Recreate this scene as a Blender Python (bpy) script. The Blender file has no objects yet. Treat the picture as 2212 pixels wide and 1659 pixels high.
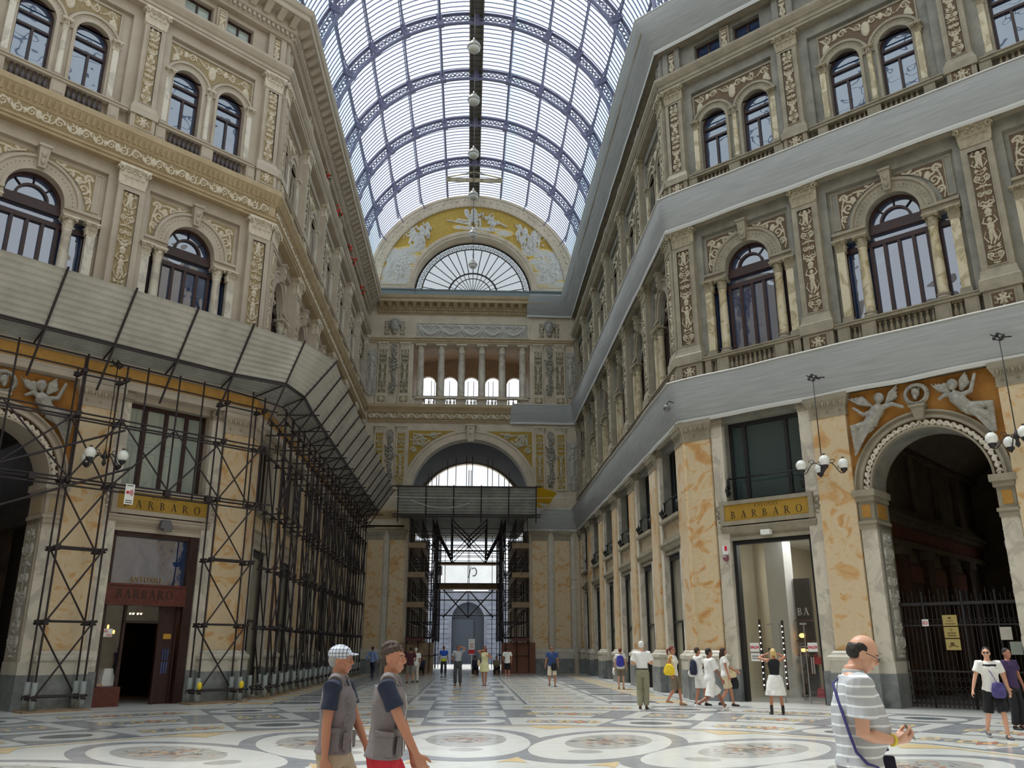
import bpy, bmesh, math, random
import numpy as np
from mathutils import Vector, Matrix, noise
random.seed(7); rng = np.random.default_rng(5)
SC = bpy.context.scene
COL = bpy.data.collections.new('scene'); SC.collection.children.link(COL)
SC.view_layers[0].layer_collection.children['scene'].exclude = True      # keeps mesh evaluation fast while building; switched back on at the end
PI = math.pi; R2 = math.sqrt(2)
I4 = Matrix.Identity(4)

# ------------------------------------------------------------------ mesh builder
class MB:
    def __init__(s): s.v = []; s.f = []; s.m = []; s.sm = []; s.M = I4
    def at(s, M): s.M = M; return s
    def add(s, vs, fs, mi=0, smooth=False):
        n = len(s.v); M = s.M
        if M is I4: s.v.extend([tuple(p) for p in vs])
        else: s.v.extend([tuple(M @ Vector(p)) for p in vs])
        for f in fs: s.f.append(tuple(i + n for i in f)); s.m.append(mi); s.sm.append(smooth)
    def box(s, x0, x1, y0, y1, z0, z1, mi=0):
        s.add([(x0,y0,z0),(x1,y0,z0),(x1,y1,z0),(x0,y1,z0),(x0,y0,z1),(x1,y0,z1),(x1,y1,z1),(x0,y1,z1)],
              [(0,3,2,1),(4,5,6,7),(0,1,5,4),(1,2,6,5),(2,3,7,6),(3,0,4,7)], mi)
    def cbox(s, c, d, mi=0): s.box(c[0]-d[0]/2,c[0]+d[0]/2,c[1]-d[1]/2,c[1]+d[1]/2,c[2]-d[2]/2,c[2]+d[2]/2,mi)
    def taper(s, x0,x1,y0,y1,z0, X0,X1,Y0,Y1,z1, mi=0):
        s.add([(x0,y0,z0),(x1,y0,z0),(x1,y1,z0),(x0,y1,z0),(X0,Y0,z1),(X1,Y0,z1),(X1,Y1,z1),(X0,Y1,z1)],
              [(0,3,2,1),(4,5,6,7),(0,1,5,4),(1,2,6,5),(2,3,7,6),(3,0,4,7)], mi)
    def tube(s, pts, r, n=6, mi=0, closed=False, cap=True, rs=None, smooth=True, ell=None):
        P = [Vector(p) for p in pts]; N = len(P); rings = []
        up = None
        for i in range(N):
            a = P[(i-1) % N] if (i > 0 or closed) else P[i]
            b = P[(i+1) % N] if (i < N-1 or closed) else P[i]
            t = (b - a)
            if t.length < 1e-9: t = Vector((0,0,1))
            t.normalize()
            if up is None:
                up = Vector((0,0,1)) if abs(t.z) < .9 else Vector((0,1,0))
            u = up - t * up.dot(t)
            if u.length < 1e-6: u = t.orthogonal()
            u.normalize(); w = t.cross(u); up = u
            rr = rs[i] if rs else r
            e = ell if ell else (1, 1)
            rings.append([P[i] + u*math.cos(2*PI*k/n)*rr*e[0] + w*math.sin(2*PI*k/n)*rr*e[1] for k in range(n)])
        vs = [v for rg in rings for v in rg]; fs = []
        for i in range(N if closed else N-1):
            j = (i+1) % N
            for k in range(n):
                l = (k+1) % n
                fs.append((i*n+k, j*n+k, j*n+l, i*n+l))
        if cap and not closed:
            fs.append(tuple(range(n))); fs.append(tuple((N-1)*n + k for k in reversed(range(n))))
        s.add(vs, fs, mi, smooth)
    def bar(s, a, b, w, mi=0, h=None):   # square bar between points
        s.tube([a, b], w/2*1.414, 4, mi, smooth=False)
    def lathe(s, prof, n=16, mi=0, c=(0,0,0), smooth=True, a0=0, a1=2*PI):
        full = abs(a1-a0-2*PI) < 1e-6; m = n if full else n+1
        vs = []; fs = []
        for r, z in prof:
            for k in range(m):
                a = a0 + (a1-a0)*k/n
                vs.append((c[0]+r*math.cos(a), c[1]+r*math.sin(a), c[2]+z))
        for i in range(len(prof)-1):
            for k in range(n):
                l = (k+1) % m if full else k+1
                fs.append((i*m+k, i*m+l, (i+1)*m+l, (i+1)*m+k))
        if prof[0][0] > 1e-6 and full: fs.append(tuple(reversed(range(m))))
        if prof[-1][0] > 1e-6 and full: fs.append(tuple((len(prof)-1)*m + k for k in range(m)))
        s.add(vs, fs, mi, smooth)
    def sheet(s, grid, mi=0, smooth=True, wrap=False):
        R = len(grid); C = len(grid[0]); vs = [p for row in grid for p in row]; fs = []
        for i in range(R-1):
            for j in range(C if wrap else C-1):
                k = (j+1) % C
                fs.append((i*C+j, i*C+k, (i+1)*C+k, (i+1)*C+j))
        s.add(vs, fs, mi, smooth)
    def ell(s, c, r, n=12, m=8, mi=0, M=None):
        vs = []; fs = []
        for i in range(m+1):
            ph = PI*i/m
            for k in range(n):
                a = 2*PI*k/n
                p = Vector((r[0]*math.sin(ph)*math.cos(a), r[1]*math.sin(ph)*math.sin(a), r[2]*math.cos(ph)))
                if M: p = M @ p
                vs.append(p + Vector(c))
        for i in range(m):
            for k in range(n):
                l = (k+1) % n
                fs.append((i*n+k, (i+1)*n+k, (i+1)*n+l, i*n+l))
        s.add(vs, fs, mi, True)
    def mesh(s, name, mats):
        me = bpy.data.meshes.new(name); me.from_pydata(s.v, [], s.f); me.update()
        if not isinstance(mats, (list, tuple)): mats = [mats]
        for m in mats: me.materials.append(m)
        if len(mats) > 1: me.polygons.foreach_set('material_index', s.m)
        me.polygons.foreach_set('use_smooth', s.sm); me.update()
        return me
    def build(s, name, mats, parent=None, M=None):
        for a, b, r in getattr(s, 'poles', []):     # every tube is an object of its own, sharing one unit tube
            d = b-a; L = d.length; q = d.to_track_quat('Z', 'Y').to_matrix().to_4x4()
            obj(name, unit_tube(mats), parent, Matrix.Translation(a) @ q @ Matrix.Diagonal((r, r, L, 1)))
        if not s.v: return None
        return obj(name, s.mesh(name, mats), parent, M)
UT = {}
def unit_tube(mat):
    if mat.name not in UT:
        m = MB(); m.tube([(0,0,0), (0,0,1)], 1, 6); UT[mat.name] = m.mesh('tube', mat)
    return UT[mat.name]
def pole(mb, a, b, r=.028):
    if not hasattr(mb, 'poles'): mb.poles = []
    a = mb.M @ Vector(a); b = mb.M @ Vector(b); mb.poles.append((a, b, r))

def obj(name, me, parent=None, M=None):
    o = bpy.data.objects.new(name, me); COL.objects.link(o)
    if parent is not None: o.parent = parent
    if M is not None: o.matrix_basis = M
    return o
def tag(o, label=None, cat=None, group=None, kind=None):
    if label: o['label'] = label
    if cat: o['category'] = cat
    if group: o['group'] = group
    if kind: o['kind'] = kind
    return o
def thing(name, label, cat, M=None, group=None, kind=None):
    o = bpy.data.objects.new(name, None); COL.objects.link(o); o.empty_display_size = .1
    if M is not None: o.matrix_basis = M
    return tag(o, label, cat, group, kind)
def T(x=0, y=0, z=0): return Matrix.Translation((x, y, z))
def RZ(a): return Matrix.Rotation(a, 4, 'Z')
def RX(a): return Matrix.Rotation(a, 4, 'X')
def RY(a): return Matrix.Rotation(a, 4, 'Y')
def frame(o, ex, ey):
    return Matrix(((ex[0], ey[0], 0, o[0]), (ex[1], ey[1], 0, o[1]), (0, 0, 1, 0), (0, 0, 0, 1)))
W = 7.8; YC = 30.2; YF = 60.6; FL = 16.6; OC = YC - (W + FL/R2 - 0) + W - W   # octagon helper
h = 1/R2
RF = frame((W, YC), (h, -h), (h, h)); LF = frame((-W, YC), (h, h), (-h, h))
RA = frame((W, 0), (0, -1), (1, 0)); LA = frame((-W, 0), (0, 1), (-1, 0)); FW = frame((0, YF), (1, 0), (0, 1))
OCY = YC - (FL/R2 + W)          # y of the octagon centre

def fix_normals(me):
    bm = bmesh.new(); bm.from_mesh(me); bmesh.ops.recalc_face_normals(bm, faces=bm.faces); bm.to_mesh(me); bm.free()

# filled 2D outline with holes, extruded: local x,z plane, from y0 to y1
def plate(mb, loops, y0, y1, mi=0):
    cu = bpy.data.curves.new('t', 'CURVE'); cu.dimensions = '2D'; cu.fill_mode = 'BOTH'; cu.extrude = (y1-y0)/2
    for lp in loops:
        sp = cu.splines.new('POLY'); sp.points.add(len(lp)-1); sp.use_cyclic_u = True
        for i, p in enumerate(lp): sp.points[i].co = (p[0], p[1], 0, 1)
    o = bpy.data.objects.new('t', cu); SC.collection.objects.link(o)
    dg = bpy.context.evaluated_depsgraph_get(); me = bpy.data.meshes.new_from_object(o.evaluated_get(dg))
    ym = (y0+y1)/2
    vs = [(v.co.x, ym - v.co.z, v.co.y) for v in me.vertices]
    fs = [tuple(p.vertices) for p in me.polygons]
    bpy.data.objects.remove(o); bpy.data.curves.remove(cu); bpy.data.meshes.remove(me)
    mb.add(vs, fs, mi)
def arc(cx, cz, r, a0, a1, n=16, rz=None):
    rz = rz or r
    return [(cx + r*math.cos(math.radians(a0+(a1-a0)*i/n)), cz + rz*math.sin(math.radians(a0+(a1-a0)*i/n))) for i in range(n+1)]
def rect(x0, x1, z0, z1): return [(x0,z0),(x1,z0),(x1,z1),(x0,z1)]
def arched(cx, r, z0, zs, n=16): return [(cx-r, z0)] + [(cx+r, z0)] + arc(cx, zs, r, 0, 180, n)
def archring(mb, cx, zs, r0, r1, y0, y1, n=20, mi=0, a0=0, a1=180):
    plate(mb, [arc(cx, zs, r1, a0, a1, n) + arc(cx, zs, r0, a1, a0, n)], y0, y1, mi)

# ------------------------------------------------------------------ materials
def nmat(name):
    m = bpy.data.materials.new(name); m.use_nodes = True; nt = m.node_tree
    b = nt.nodes['Principled BSDF']; return m, nt, b
def node(nt, t, **k):
    n = nt.nodes.new(t)
    for a, v in k.items():
        if a in ('operation','blend_type','data_type','noise_dimensions','wave_type','bands_direction','feature','rings_direction','voronoi_dimensions'): setattr(n, a, v)
        else: n.inputs[a].default_value = v
    return n
def ramp(nt, fac, stops, interp='LINEAR'):
    r = nt.nodes.new('ShaderNodeValToRGB'); r.color_ramp.interpolation = interp
    while len(r.color_ramp.elements) < len(stops): r.color_ramp.elements.new(.5)
    for e, (p, c) in zip(r.color_ramp.elements, stops): e.position = p; e.color = (*c, 1)
    nt.links.new(fac, r.inputs[0]); return r.outputs[0]
def S(c):   # sRGB 0-255 to linear
    return tuple(((x/255)/12.92 if x <= 10 else ((x/255+.055)/1.055)**2.4) for x in c)
def bump(nt, b, hsock, st, dist=.02):
    n = nt.nodes.new('ShaderNodeBump'); n.inputs['Strength'].default_value = st; n.inputs['Distance'].default_value = dist
    nt.links.new(hsock, n.inputs['Height']); nt.links.new(n.outputs[0], b.inputs['Normal'])
def coord(nt, kind='Object'): return nt.nodes.new('ShaderNodeTexCoord').outputs[kind]
def wpos(nt): return nt.nodes.new('ShaderNodeNewGeometry').outputs['Position']
def simple(name, c, rough=.6, metal=0, spec=.5, **k):
    m, nt, b = nmat(name); b.inputs['Base Color'].default_value = (*c, 1); b.inputs['Roughness'].default_value = rough
    b.inputs['Metallic'].default_value = metal; b.inputs['Specular IOR Level'].default_value = spec
    for a, v in k.items(): b.inputs[a.replace('_', ' ')].default_value = v
    return m
def mottled(name, c1, c2, scale=2., rough=.7, bst=.25, bscale=30., detail=6, c3=None, pos='w', spec=.4):
    m, nt, b = nmat(name)
    p = wpos(nt) if pos == 'w' else coord(nt)
    n = node(nt, 'ShaderNodeTexNoise', Scale=scale, Detail=detail, Roughness=.65); nt.links.new(p, n.inputs['Vector'])
    st = [(.3, c1), (.7, c2)] if c3 is None else [(.25, c1), (.5, c2), (.75, c3)]
    col = ramp(nt, n.outputs['Fac'], st); nt.links.new(col, b.inputs['Base Color'])
    n2 = node(nt, 'ShaderNodeTexNoise', Scale=bscale, Detail=3.); nt.links.new(p, n2.inputs['Vector'])
    bump(nt, b, n2.outputs['Fac'], bst, .01); b.inputs['Roughness'].default_value = rough; b.inputs['Specular IOR Level'].default_value = spec
    return m
def veined(name, base, vein, dark, scale=1.1, rough=.35, stretch=(1,1,.8), bandscale=2.2, vamt=.5):
    m, nt, b = nmat(name); p = wpos(nt)
    mp = node(nt, 'ShaderNodeMapping', Scale=stretch); nt.links.new(p, mp.inputs[0])
    n = node(nt, 'ShaderNodeTexNoise', Scale=scale, Detail=5., Roughness=.55, Distortion=1.6); nt.links.new(mp.outputs[0], n.inputs['Vector'])
    w = node(nt, 'ShaderNodeMath', operation='MULTIPLY'); nt.links.new(n.outputs['Fac'], w.inputs[0]); w.inputs[1].default_value = bandscale*6
    s = node(nt, 'ShaderNodeMath', operation='SINE'); nt.links.new(w.outputs[0], s.inputs[0])
    a = node(nt, 'ShaderNodeMath', operation='MULTIPLY_ADD'); nt.links.new(s.outputs[0], a.inputs[0]); a.inputs[1].default_value = .5; a.inputs[2].default_value = .5
    c = ramp(nt, a.outputs[0], [(0., base), (vamt, base), (min(.97, vamt+.25), vein), (1., dark)])
    n2 = node(nt, 'ShaderNodeTexNoise', Scale=scale*7, Detail=4.); nt.links.new(p, n2.inputs['Vector'])
    mx = node(nt, 'ShaderNodeMix', data_type='RGBA', blend_type='OVERLAY', Factor=.35) if False else nt.nodes.new('ShaderNodeMixRGB')
    mx.blend_type = 'OVERLAY'; mx.inputs[0].default_value = .12; nt.links.new(c, mx.inputs[1]); nt.links.new(n2.outputs['Fac'], mx.inputs[2])
    nt.links.new(mx.outputs[0], b.inputs['Base Color']); b.inputs['Roughness'].default_value = rough
    return m
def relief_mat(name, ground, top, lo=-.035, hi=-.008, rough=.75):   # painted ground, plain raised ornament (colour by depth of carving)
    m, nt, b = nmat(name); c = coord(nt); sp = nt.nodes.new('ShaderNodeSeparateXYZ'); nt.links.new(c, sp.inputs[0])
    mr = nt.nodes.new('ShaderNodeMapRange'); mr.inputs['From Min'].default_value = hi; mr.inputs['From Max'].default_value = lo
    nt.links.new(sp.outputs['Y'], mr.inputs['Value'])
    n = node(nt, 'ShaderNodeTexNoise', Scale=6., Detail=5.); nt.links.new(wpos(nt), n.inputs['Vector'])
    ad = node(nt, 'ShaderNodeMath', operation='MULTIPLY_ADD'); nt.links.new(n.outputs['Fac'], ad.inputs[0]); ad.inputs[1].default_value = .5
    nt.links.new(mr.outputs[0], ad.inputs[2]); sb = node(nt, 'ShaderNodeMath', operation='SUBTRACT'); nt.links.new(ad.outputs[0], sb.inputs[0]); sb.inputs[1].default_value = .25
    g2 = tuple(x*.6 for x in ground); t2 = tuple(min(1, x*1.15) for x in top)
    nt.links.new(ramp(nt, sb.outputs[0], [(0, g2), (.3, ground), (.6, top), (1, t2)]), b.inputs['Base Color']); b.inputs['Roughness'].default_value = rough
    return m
M = {}
M['stoneR'] = mottled('grey_stone', S((100,98,90)), S((130,127,117)), 1.3, c3=S((148,144,132)))
M['stoneR2'] = mottled('brown_stone', S((128,120,104)), S((158,148,128)), 2.)
M['stoneL'] = mottled('cream_stone', S((160,147,130)), S((174,161,144)), .9, c3=S((184,172,156)))
M['stoneL2'] = mottled('warm_stone', S((158,138,106)), S((176,156,124)), 1.6)
M['stoneF'] = mottled('pale_brown_stone', S((176,162,142)), S((204,190,168)), 1.1)
M['marbleO'] = veined('ochre_marble', S((208,186,152)), S((203,165,116)), S((188,134,80)), 1.0, .3, stretch=(1,1,1.3), bandscale=1.7, vamt=.12)
M['marbleW'] = veined('pale_marble', S((205,196,180)), S((196,187,171)), S((178,169,156)), 1.2, .4, vamt=.5)
M['marbleY'] = veined('yellowish_marble', S((196,184,156)), S((186,172,138)), S((160,146,116)), 1.5, .4)
M['plinth'] = mottled('grey_plinth_marble', S((92,96,98)), S((140,143,142)), 2.4, .35, .1)
M['plinthL'] = mottled('light_plinth_marble', S((178,172,158)), S((205,198,184)), 2., .4, .1)
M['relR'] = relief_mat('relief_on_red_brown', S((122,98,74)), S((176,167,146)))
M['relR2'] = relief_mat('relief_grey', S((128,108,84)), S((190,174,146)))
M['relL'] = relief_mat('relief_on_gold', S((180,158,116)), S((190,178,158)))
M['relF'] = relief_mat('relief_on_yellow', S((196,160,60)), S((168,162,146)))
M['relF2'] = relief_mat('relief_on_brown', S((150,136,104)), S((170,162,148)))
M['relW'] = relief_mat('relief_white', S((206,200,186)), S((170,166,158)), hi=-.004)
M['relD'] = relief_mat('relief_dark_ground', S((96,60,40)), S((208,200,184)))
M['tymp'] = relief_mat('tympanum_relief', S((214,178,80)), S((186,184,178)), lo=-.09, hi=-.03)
M['capR'] = mottled('capital_stone', S((142,132,110)), S((168,157,132)), 6.)
M['capL'] = mottled('capital_pale', S((190,178,158)), S((212,200,182)), 6.)
M['goldband'] = mottled('gold_band', S((156,112,46)), S((182,136,64)), 3.)
M['ocherwall'] = mottled('ochre_spandrel', S((140,90,34)), S((178,124,52)), 2.)
M['woodD'] = mottled('dark_wood', S((40,24,22)), S((64,38,34)), 8., .45, .1)
M['woodR'] = mottled('red_wood', S((74,34,28)), S((104,52,42)), 8., .4, .1)
M['black'] = simple('black_metal', (.012,.012,.014), .4)
M['iron'] = simple('dark_iron', (.03,.026,.026), .55, .3)
M['steelV'] = simple('roof_steel', S((124,124,150)), .5, .2)
M['dark'] = simple('doorway_shade', (.012,.011,.01), .9)  # near-black colour standing in for the shade inside a doorway
M['bal'] = simple('baluster_dark', S((84,74,76)), .6)
M['balR'] = mottled('baluster_stone', S((112,100,84)), S((150,138,116)), 5.)
M['balW'] = mottled('baluster_white', S((190,182,170)), S((214,206,192)), 5.)
M['white'] = simple('white_paint', (.78,.77,.74), .6)
M['winged'] = mottled('stucco_figure', S((124,120,112)), S((172,167,157)), 7., .6)
def glassy(name, c, ior=1.9, wav=.35, sc=1.4, rough=.02):
    m, nt, b = nmat(name); b.inputs['Base Color'].default_value = (*c, 1); b.inputs['Roughness'].default_value = rough; b.inputs['IOR'].default_value = ior
    n = node(nt, 'ShaderNodeTexNoise', Scale=sc, Detail=1.); nt.links.new(wpos(nt), n.inputs['Vector']); bump(nt, b, n.outputs['Fac'], wav, .05); return m
M['pane'] = glassy('window_glass_sky_tint', S((36,56,92)), 2.6)  # blue of the reflected sky is put into the base colour
M['paneG'] = glassy('green_grey_glass', S((52,66,66)), 1.5, .1)
M['paneC'] = glassy('curtained_glass', S((150,158,148)), 1.6, .1)
def clear(name, tint=(1,1,1), amt=.12, rough=.02, col=None):
    m, nt, b = nmat(name); nt.nodes.remove(b); o = nt.nodes['Material Output']
    t = node(nt, 'ShaderNodeBsdfTransparent', Color=(*tint, 1)); g = nt.nodes.new('ShaderNodeBsdfGlossy'); g.inputs['Roughness'].default_value = rough
    if col: g = node(nt, 'ShaderNodeBsdfTranslucent', Color=(*col, 1))
    x = nt.nodes.new('ShaderNodeMixShader'); x.inputs[0].default_value = amt
    nt.links.new(t.outputs[0], x.inputs[1]); nt.links.new(g.outputs[0], x.inputs[2]); nt.links.new(x.outputs[0], o.inputs[0]); return m
M['shopglass'] = clear('shop_glass', (.86,.88,.87), .13)
M['roofglass'] = clear('roof_glass', (.95,.985,.99), .1, col=(.9,.97,1))
M['roofglassC'] = clear('roof_glass_cyan', (.80,.96,.98), .12, col=(.8,.97,1))
def emis(name, c, s):
    m, nt, b = nmat(name); b.inputs['Base Color'].default_value = (*c, 1); b.inputs['Emission Color'].default_value = (*c, 1); b.inputs['Emission Strength'].default_value = s; return m
M['bulb'] = emis('lit_bulb', (1,.8,.5), 8.); M['bulbo'] = emis('orange_bulb', (1,.45,.12), 4.)
def cloth(name, c1, c2, scale=1.2, trans=.25, stretch=(1,1,1)):
    m, nt, b = nmat(name); p = wpos(nt); mp = node(nt, 'ShaderNodeMapping', Scale=stretch); nt.links.new(p, mp.inputs[0])
    n = node(nt, 'ShaderNodeTexNoise', Scale=scale, Detail=6., Roughness=.6); nt.links.new(mp.outputs[0], n.inputs['Vector'])
    c = ramp(nt, n.outputs['Fac'], [(.3, c1), (.7, c2)]); nt.links.new(c, b.inputs['Base Color']); b.inputs['Roughness'].default_value = .8
    o = nt.nodes['Material Output']; t = nt.nodes.new('ShaderNodeBsdfTranslucent'); nt.links.new(c, t.inputs[0])
    x = nt.nodes.new('ShaderNodeMixShader'); x.inputs[0].default_value = trans; nt.links.new(b.outputs[0], x.inputs[1]); nt.links.new(t.outputs[0], x.inputs[2]); nt.links.new(x.outputs[0], o.inputs[0]); return m
M['net'] = cloth('netting_cloth', S((166,168,168)), S((186,188,188)), 1.5, .22, (.5,.5,9))
def text(name, s, size, mat, parent, Mx, ext=.004, space=1.0, align='CENTER', shear=0, bold=0):
    cu = bpy.data.curves.new(name, 'FONT'); cu.body = s; cu.size = size; cu.extrude = ext; cu.align_x = align; cu.space_character = space; cu.shear = shear; cu.resolution_u = 3; cu.offset = bold
    o = bpy.data.objects.new('t', cu); SC.collection.objects.link(o); me = bpy.data.meshes.new_from_object(o.evaluated_get(bpy.context.evaluated_depsgraph_get()))
    bpy.data.objects.remove(o); me.name = name; me.materials.clear(); me.materials.append(mat)
    return obj(name, me, parent, Mx @ RX(PI/2))     # stands upright, facing local -Y

# serif capitals built from thick and thin strokes (cap height 1)
def _bar(x0, z0, x1, z1, w): return [(x0-w/2, z0), (x0+w/2, z0), (x1+w/2, z1), (x1-w/2, z1)]
def _ser(x, z, w=.3): return rect(x-w/2, x+w/2, z, z+.045) if z < .5 else rect(x-w/2, x+w/2, z-.045, z)
def _bowl(x, z0, z1, r, n=14):
    zc = (z0+z1)/2; hz = (z1-z0)/2
    o = [(x+r*math.sin(PI*i/n), zc+hz*math.cos(PI*i/n)) for i in range(n+1)]; q = [(x+(r-.13)*math.sin(PI*i/n), zc+(hz-.05)*math.cos(PI*i/n)) for i in range(n, -1, -1)]
    return o+q
GLY = {'I': (.34, [[_bar(.17, 0, .17, 1, .14)], [_ser(.17, 0)], [_ser(.17, 1)]]),
 'T': (.8, [[_bar(.4, 0, .4, 1, .14)], [_ser(.4, 0)], [rect(.04, .76, .955, 1)], [_bar(.06, .8, .05, 1, .05)], [_bar(.74, .8, .75, 1, .05)]]),
 'A': (.86, [[_bar(.13, 0, .43, 1, .05)], [_bar(.72, 0, .42, 1, .16)], [rect(.22, .62, .3, .345)], [_ser(.13, 0, .22)], [_ser(.72, 0, .3)]]),
 'N': (.9, [[_bar(.16, 0, .16, 1, .05)], [_bar(.76, 0, .76, 1, .05)], [[(.1, 1), (.26, 1), (.785, 0), (.7, 0)]], [_ser(.16, 0, .24)], [_ser(.14, 1, .22)], [_ser(.76, 1, .24)]]),
 'O': (.96, [[[(.48+.42*math.cos(2*PI*i/28), .5+.52*math.sin(2*PI*i/28)) for i in range(28)], [(.48+.28*math.cos(2*PI*i/28), .5+.475*math.sin(2*PI*i/28)) for i in range(28)]]]),
 'B': (.74, [[_bar(.17, 0, .17, 1, .14)], [_bowl(.2, .5, 1, .38)], [_bowl(.2, 0, .54, .46)], [rect(.02, .3, 0, .045)], [rect(.02, .3, .955, 1)]]),
 'R': (.84, [[_bar(.17, 0, .17, 1, .14)], [_bowl(.2, .46, 1, .42)], [_bar(.72, 0, .38, .48, .15)], [_ser(.17, 0)], [rect(.02, .3, .955, 1)], [_ser(.76, 0, .2)]])}
def serif(name, txt, size, mat, parent, Mx, gap=.12):
    w = sum(GLY[c][0] for c in txt) + gap*(len(txt)-1); x = -w/2; mb = MB(); k = 0
    for c in txt:
        mb.at(Mx @ Matrix.Scale(size, 4) @ T(x, 0, 0))
        for lp in GLY[c][1]: k += 1; plate(mb, lp, -.02-.001*(k % 5), .0)
        x += GLY[c][0] + gap
    return mb.build(name, mat, parent)
# ------------------------------------------------------------------ carved relief panels (height fields)
def spiral(cx, cz, r, a0, turns=1.4, d=1, n=18, rin=.12):
    return [(cx + d*(r*(1-t*(1-rin)))*math.cos(a0 + d*0 + t*turns*2*PI), cz + (r*(1-t*(1-rin)))*math.sin(a0 + t*turns*2*PI)) for t in [i/n for i in range(n+1)]]
def relief(name, x0, x1, z0, z1, nx, nz, curves, mat, amp=.05, mask=None, noise_amp=.15, base=True):
    xs = np.linspace(x0, x1, nx); zs = np.linspace(z0, z1, nz); X, Z = np.meshgrid(xs, zs)
    H = np.zeros_like(X)
    for pts, w, a in curves:
        P = np.array(pts, float)
        if len(P) == 1:
            d2 = ((X-P[0,0])/w[0])**2 + ((Z-P[0,1])/w[1])**2; H = np.maximum(H, a*np.sqrt(np.clip(1-d2, 0, 1))); continue
        A = P[:-1]; B = P[1:]
        lo = P.min(0)-w; hi = P.max(0)+w
        i0, i1 = np.searchsorted(zs, [lo[1], hi[1]]); j0, j1 = np.searchsorted(xs, [lo[0], hi[0]])
        if i1 <= i0 or j1 <= j0: continue
        x = X[i0:i1, j0:j1, None]; z = Z[i0:i1, j0:j1, None]
        dx = B[:,0]-A[:,0]; dz = B[:,1]-A[:,1]; L = dx*dx+dz*dz+1e-12
        t = np.clip(((x-A[:,0])*dx+(z-A[:,1])*dz)/L, 0, 1)
        D = np.sqrt((x-A[:,0]-t*dx)**2 + (z-A[:,1]-t*dz)**2)
        ww = w*np.linspace(1, .55, len(dx)) if True else w
        hgt = a*np.sqrt(np.clip(1-(D/ww)**2, 0, 1)); hgt = hgt.max(2)
        H[i0:i1, j0:j1] = np.maximum(H[i0:i1, j0:j1], hgt)
    H = H*(1 + noise_amp*rng.standard_normal(H.shape)) ; H = np.clip(H, 0, None)*amp
    vs = [(X[i,j], -H[i,j], Z[i,j]) for i in range(nz) for j in range(nx)]
    fs = []
    for i in range(nz-1):
        for j in range(nx-1):
            if mask:
                cx = (xs[j]+xs[j+1])/2; cz = (zs[i]+zs[i+1])/2
                if not mask(cx, cz): continue
            fs.append((i*nx+j, i*nx+j+1, (i+1)*nx+j+1, (i+1)*nx+j))
    me = bpy.data.meshes.new(name); me.from_pydata(vs, [], fs); me.materials.append(mat)
    me.polygons.foreach_set('use_smooth', [True]*len(fs)); me.update(); return me
def mirror(pts): return [(-x, z) for x, z in pts]
def candelabra(w, hgt, seed, fig=True):
    r = random.Random(seed); C = []; z = .02; k = 0; hw = w/2
    C.append(([(0, 0), (0, hgt)], .012, .5))
    while z < hgt - .3:
        kind = ('scroll', 'figure', 'vase', 'scroll2')[k % 4] if fig else ('scroll', 'vase', 'scroll2')[k % 3]
        u = {'scroll': .62, 'figure': .95, 'vase': .42, 'scroll2': .6}[kind]*(w/.5)
        u = min(u, hgt - z)
        if kind == 'scroll':
            for sg in (1, -1):
                q = spiral(hw*.5, z+u*.45, hw*.42, -PI/2, 1.5)
                q2 = [(0, z), (hw*.3, z+.03)]+[]
                for c in (q, q2, spiral(hw*.55, z+u*.88, hw*.22, PI/2, 1.1)): C.append(([(sg*a, b) for a, b in c], .03, 1))
            for t in range(5):
                zz = z + u*(.15+.18*t)
                for sg in (1, -1): C.append(([(sg*hw*.15, zz), (sg*hw*(.5+.35*r.random()), zz+.07*r.uniform(-1, 1)+.04)], .022, .8))
        elif kind == 'scroll2':
            for sg in (1, -1):
                C.append(([(sg*a, b) for a, b in spiral(hw*.5, z+u*.6, hw*.38, PI*.9, 1.4)], .03, 1))
                C.append(([(sg*.02, z+.02), (sg*hw*.4, z+u*.14), (sg*hw*.85, z+u*.05), (sg*hw*.8, z+u*.3)], .03, 1))
                C.append(([(sg*hw*.2, z+u), (sg*hw*.8, z+u*.95)], .03, .9))
        elif kind == 'vase':
            C.append(([(0, z+u*.35)], (hw*.45, u*.3), 1.1)); C.append(([(-hw*.5, z+u*.7), (hw*.5, z+u*.7)], .03, 1))
            C.append(([(-hw*.3, z+.02), (hw*.3, z+.02)], .03, 1))
            for sg in (1, -1):
                for a in (.3, .6, .9): C.append(([(0, z+u*.7), (sg*hw*a, z+u)], .022, .9))
        else:
            C.append(([(0, z+u*.86)], (.075*w/.5, .09*w/.5), 1.4)); C.append(([(0, z+u*.62)], (.105*w/.5, .17*w/.5), 1.3)); C.append(([(0, z+u*.42)], (.1*w/.5, .1*w/.5), 1.25))
            s = r.choice((1, -1))
            for sg in (1, -1):
                C.append(([(sg*.04, z+u*.4), (sg*.07+s*.02, z+u*.2), (sg*.05-s*.02, z+.03)], .05*w/.5, 1.1))
                C.append(([(sg*.08, z+u*.72), (sg*hw*.8, z+u*.8), (sg*hw*.55, z+u*.97)], .032, 1.1))
                C.append(([(sg*hw*.5, z+u*.1), (sg*hw*.9, z+u*.3), (sg*hw*.6, z+u*.5)], .025, .8))
        z += u; k += 1
    return C
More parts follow.
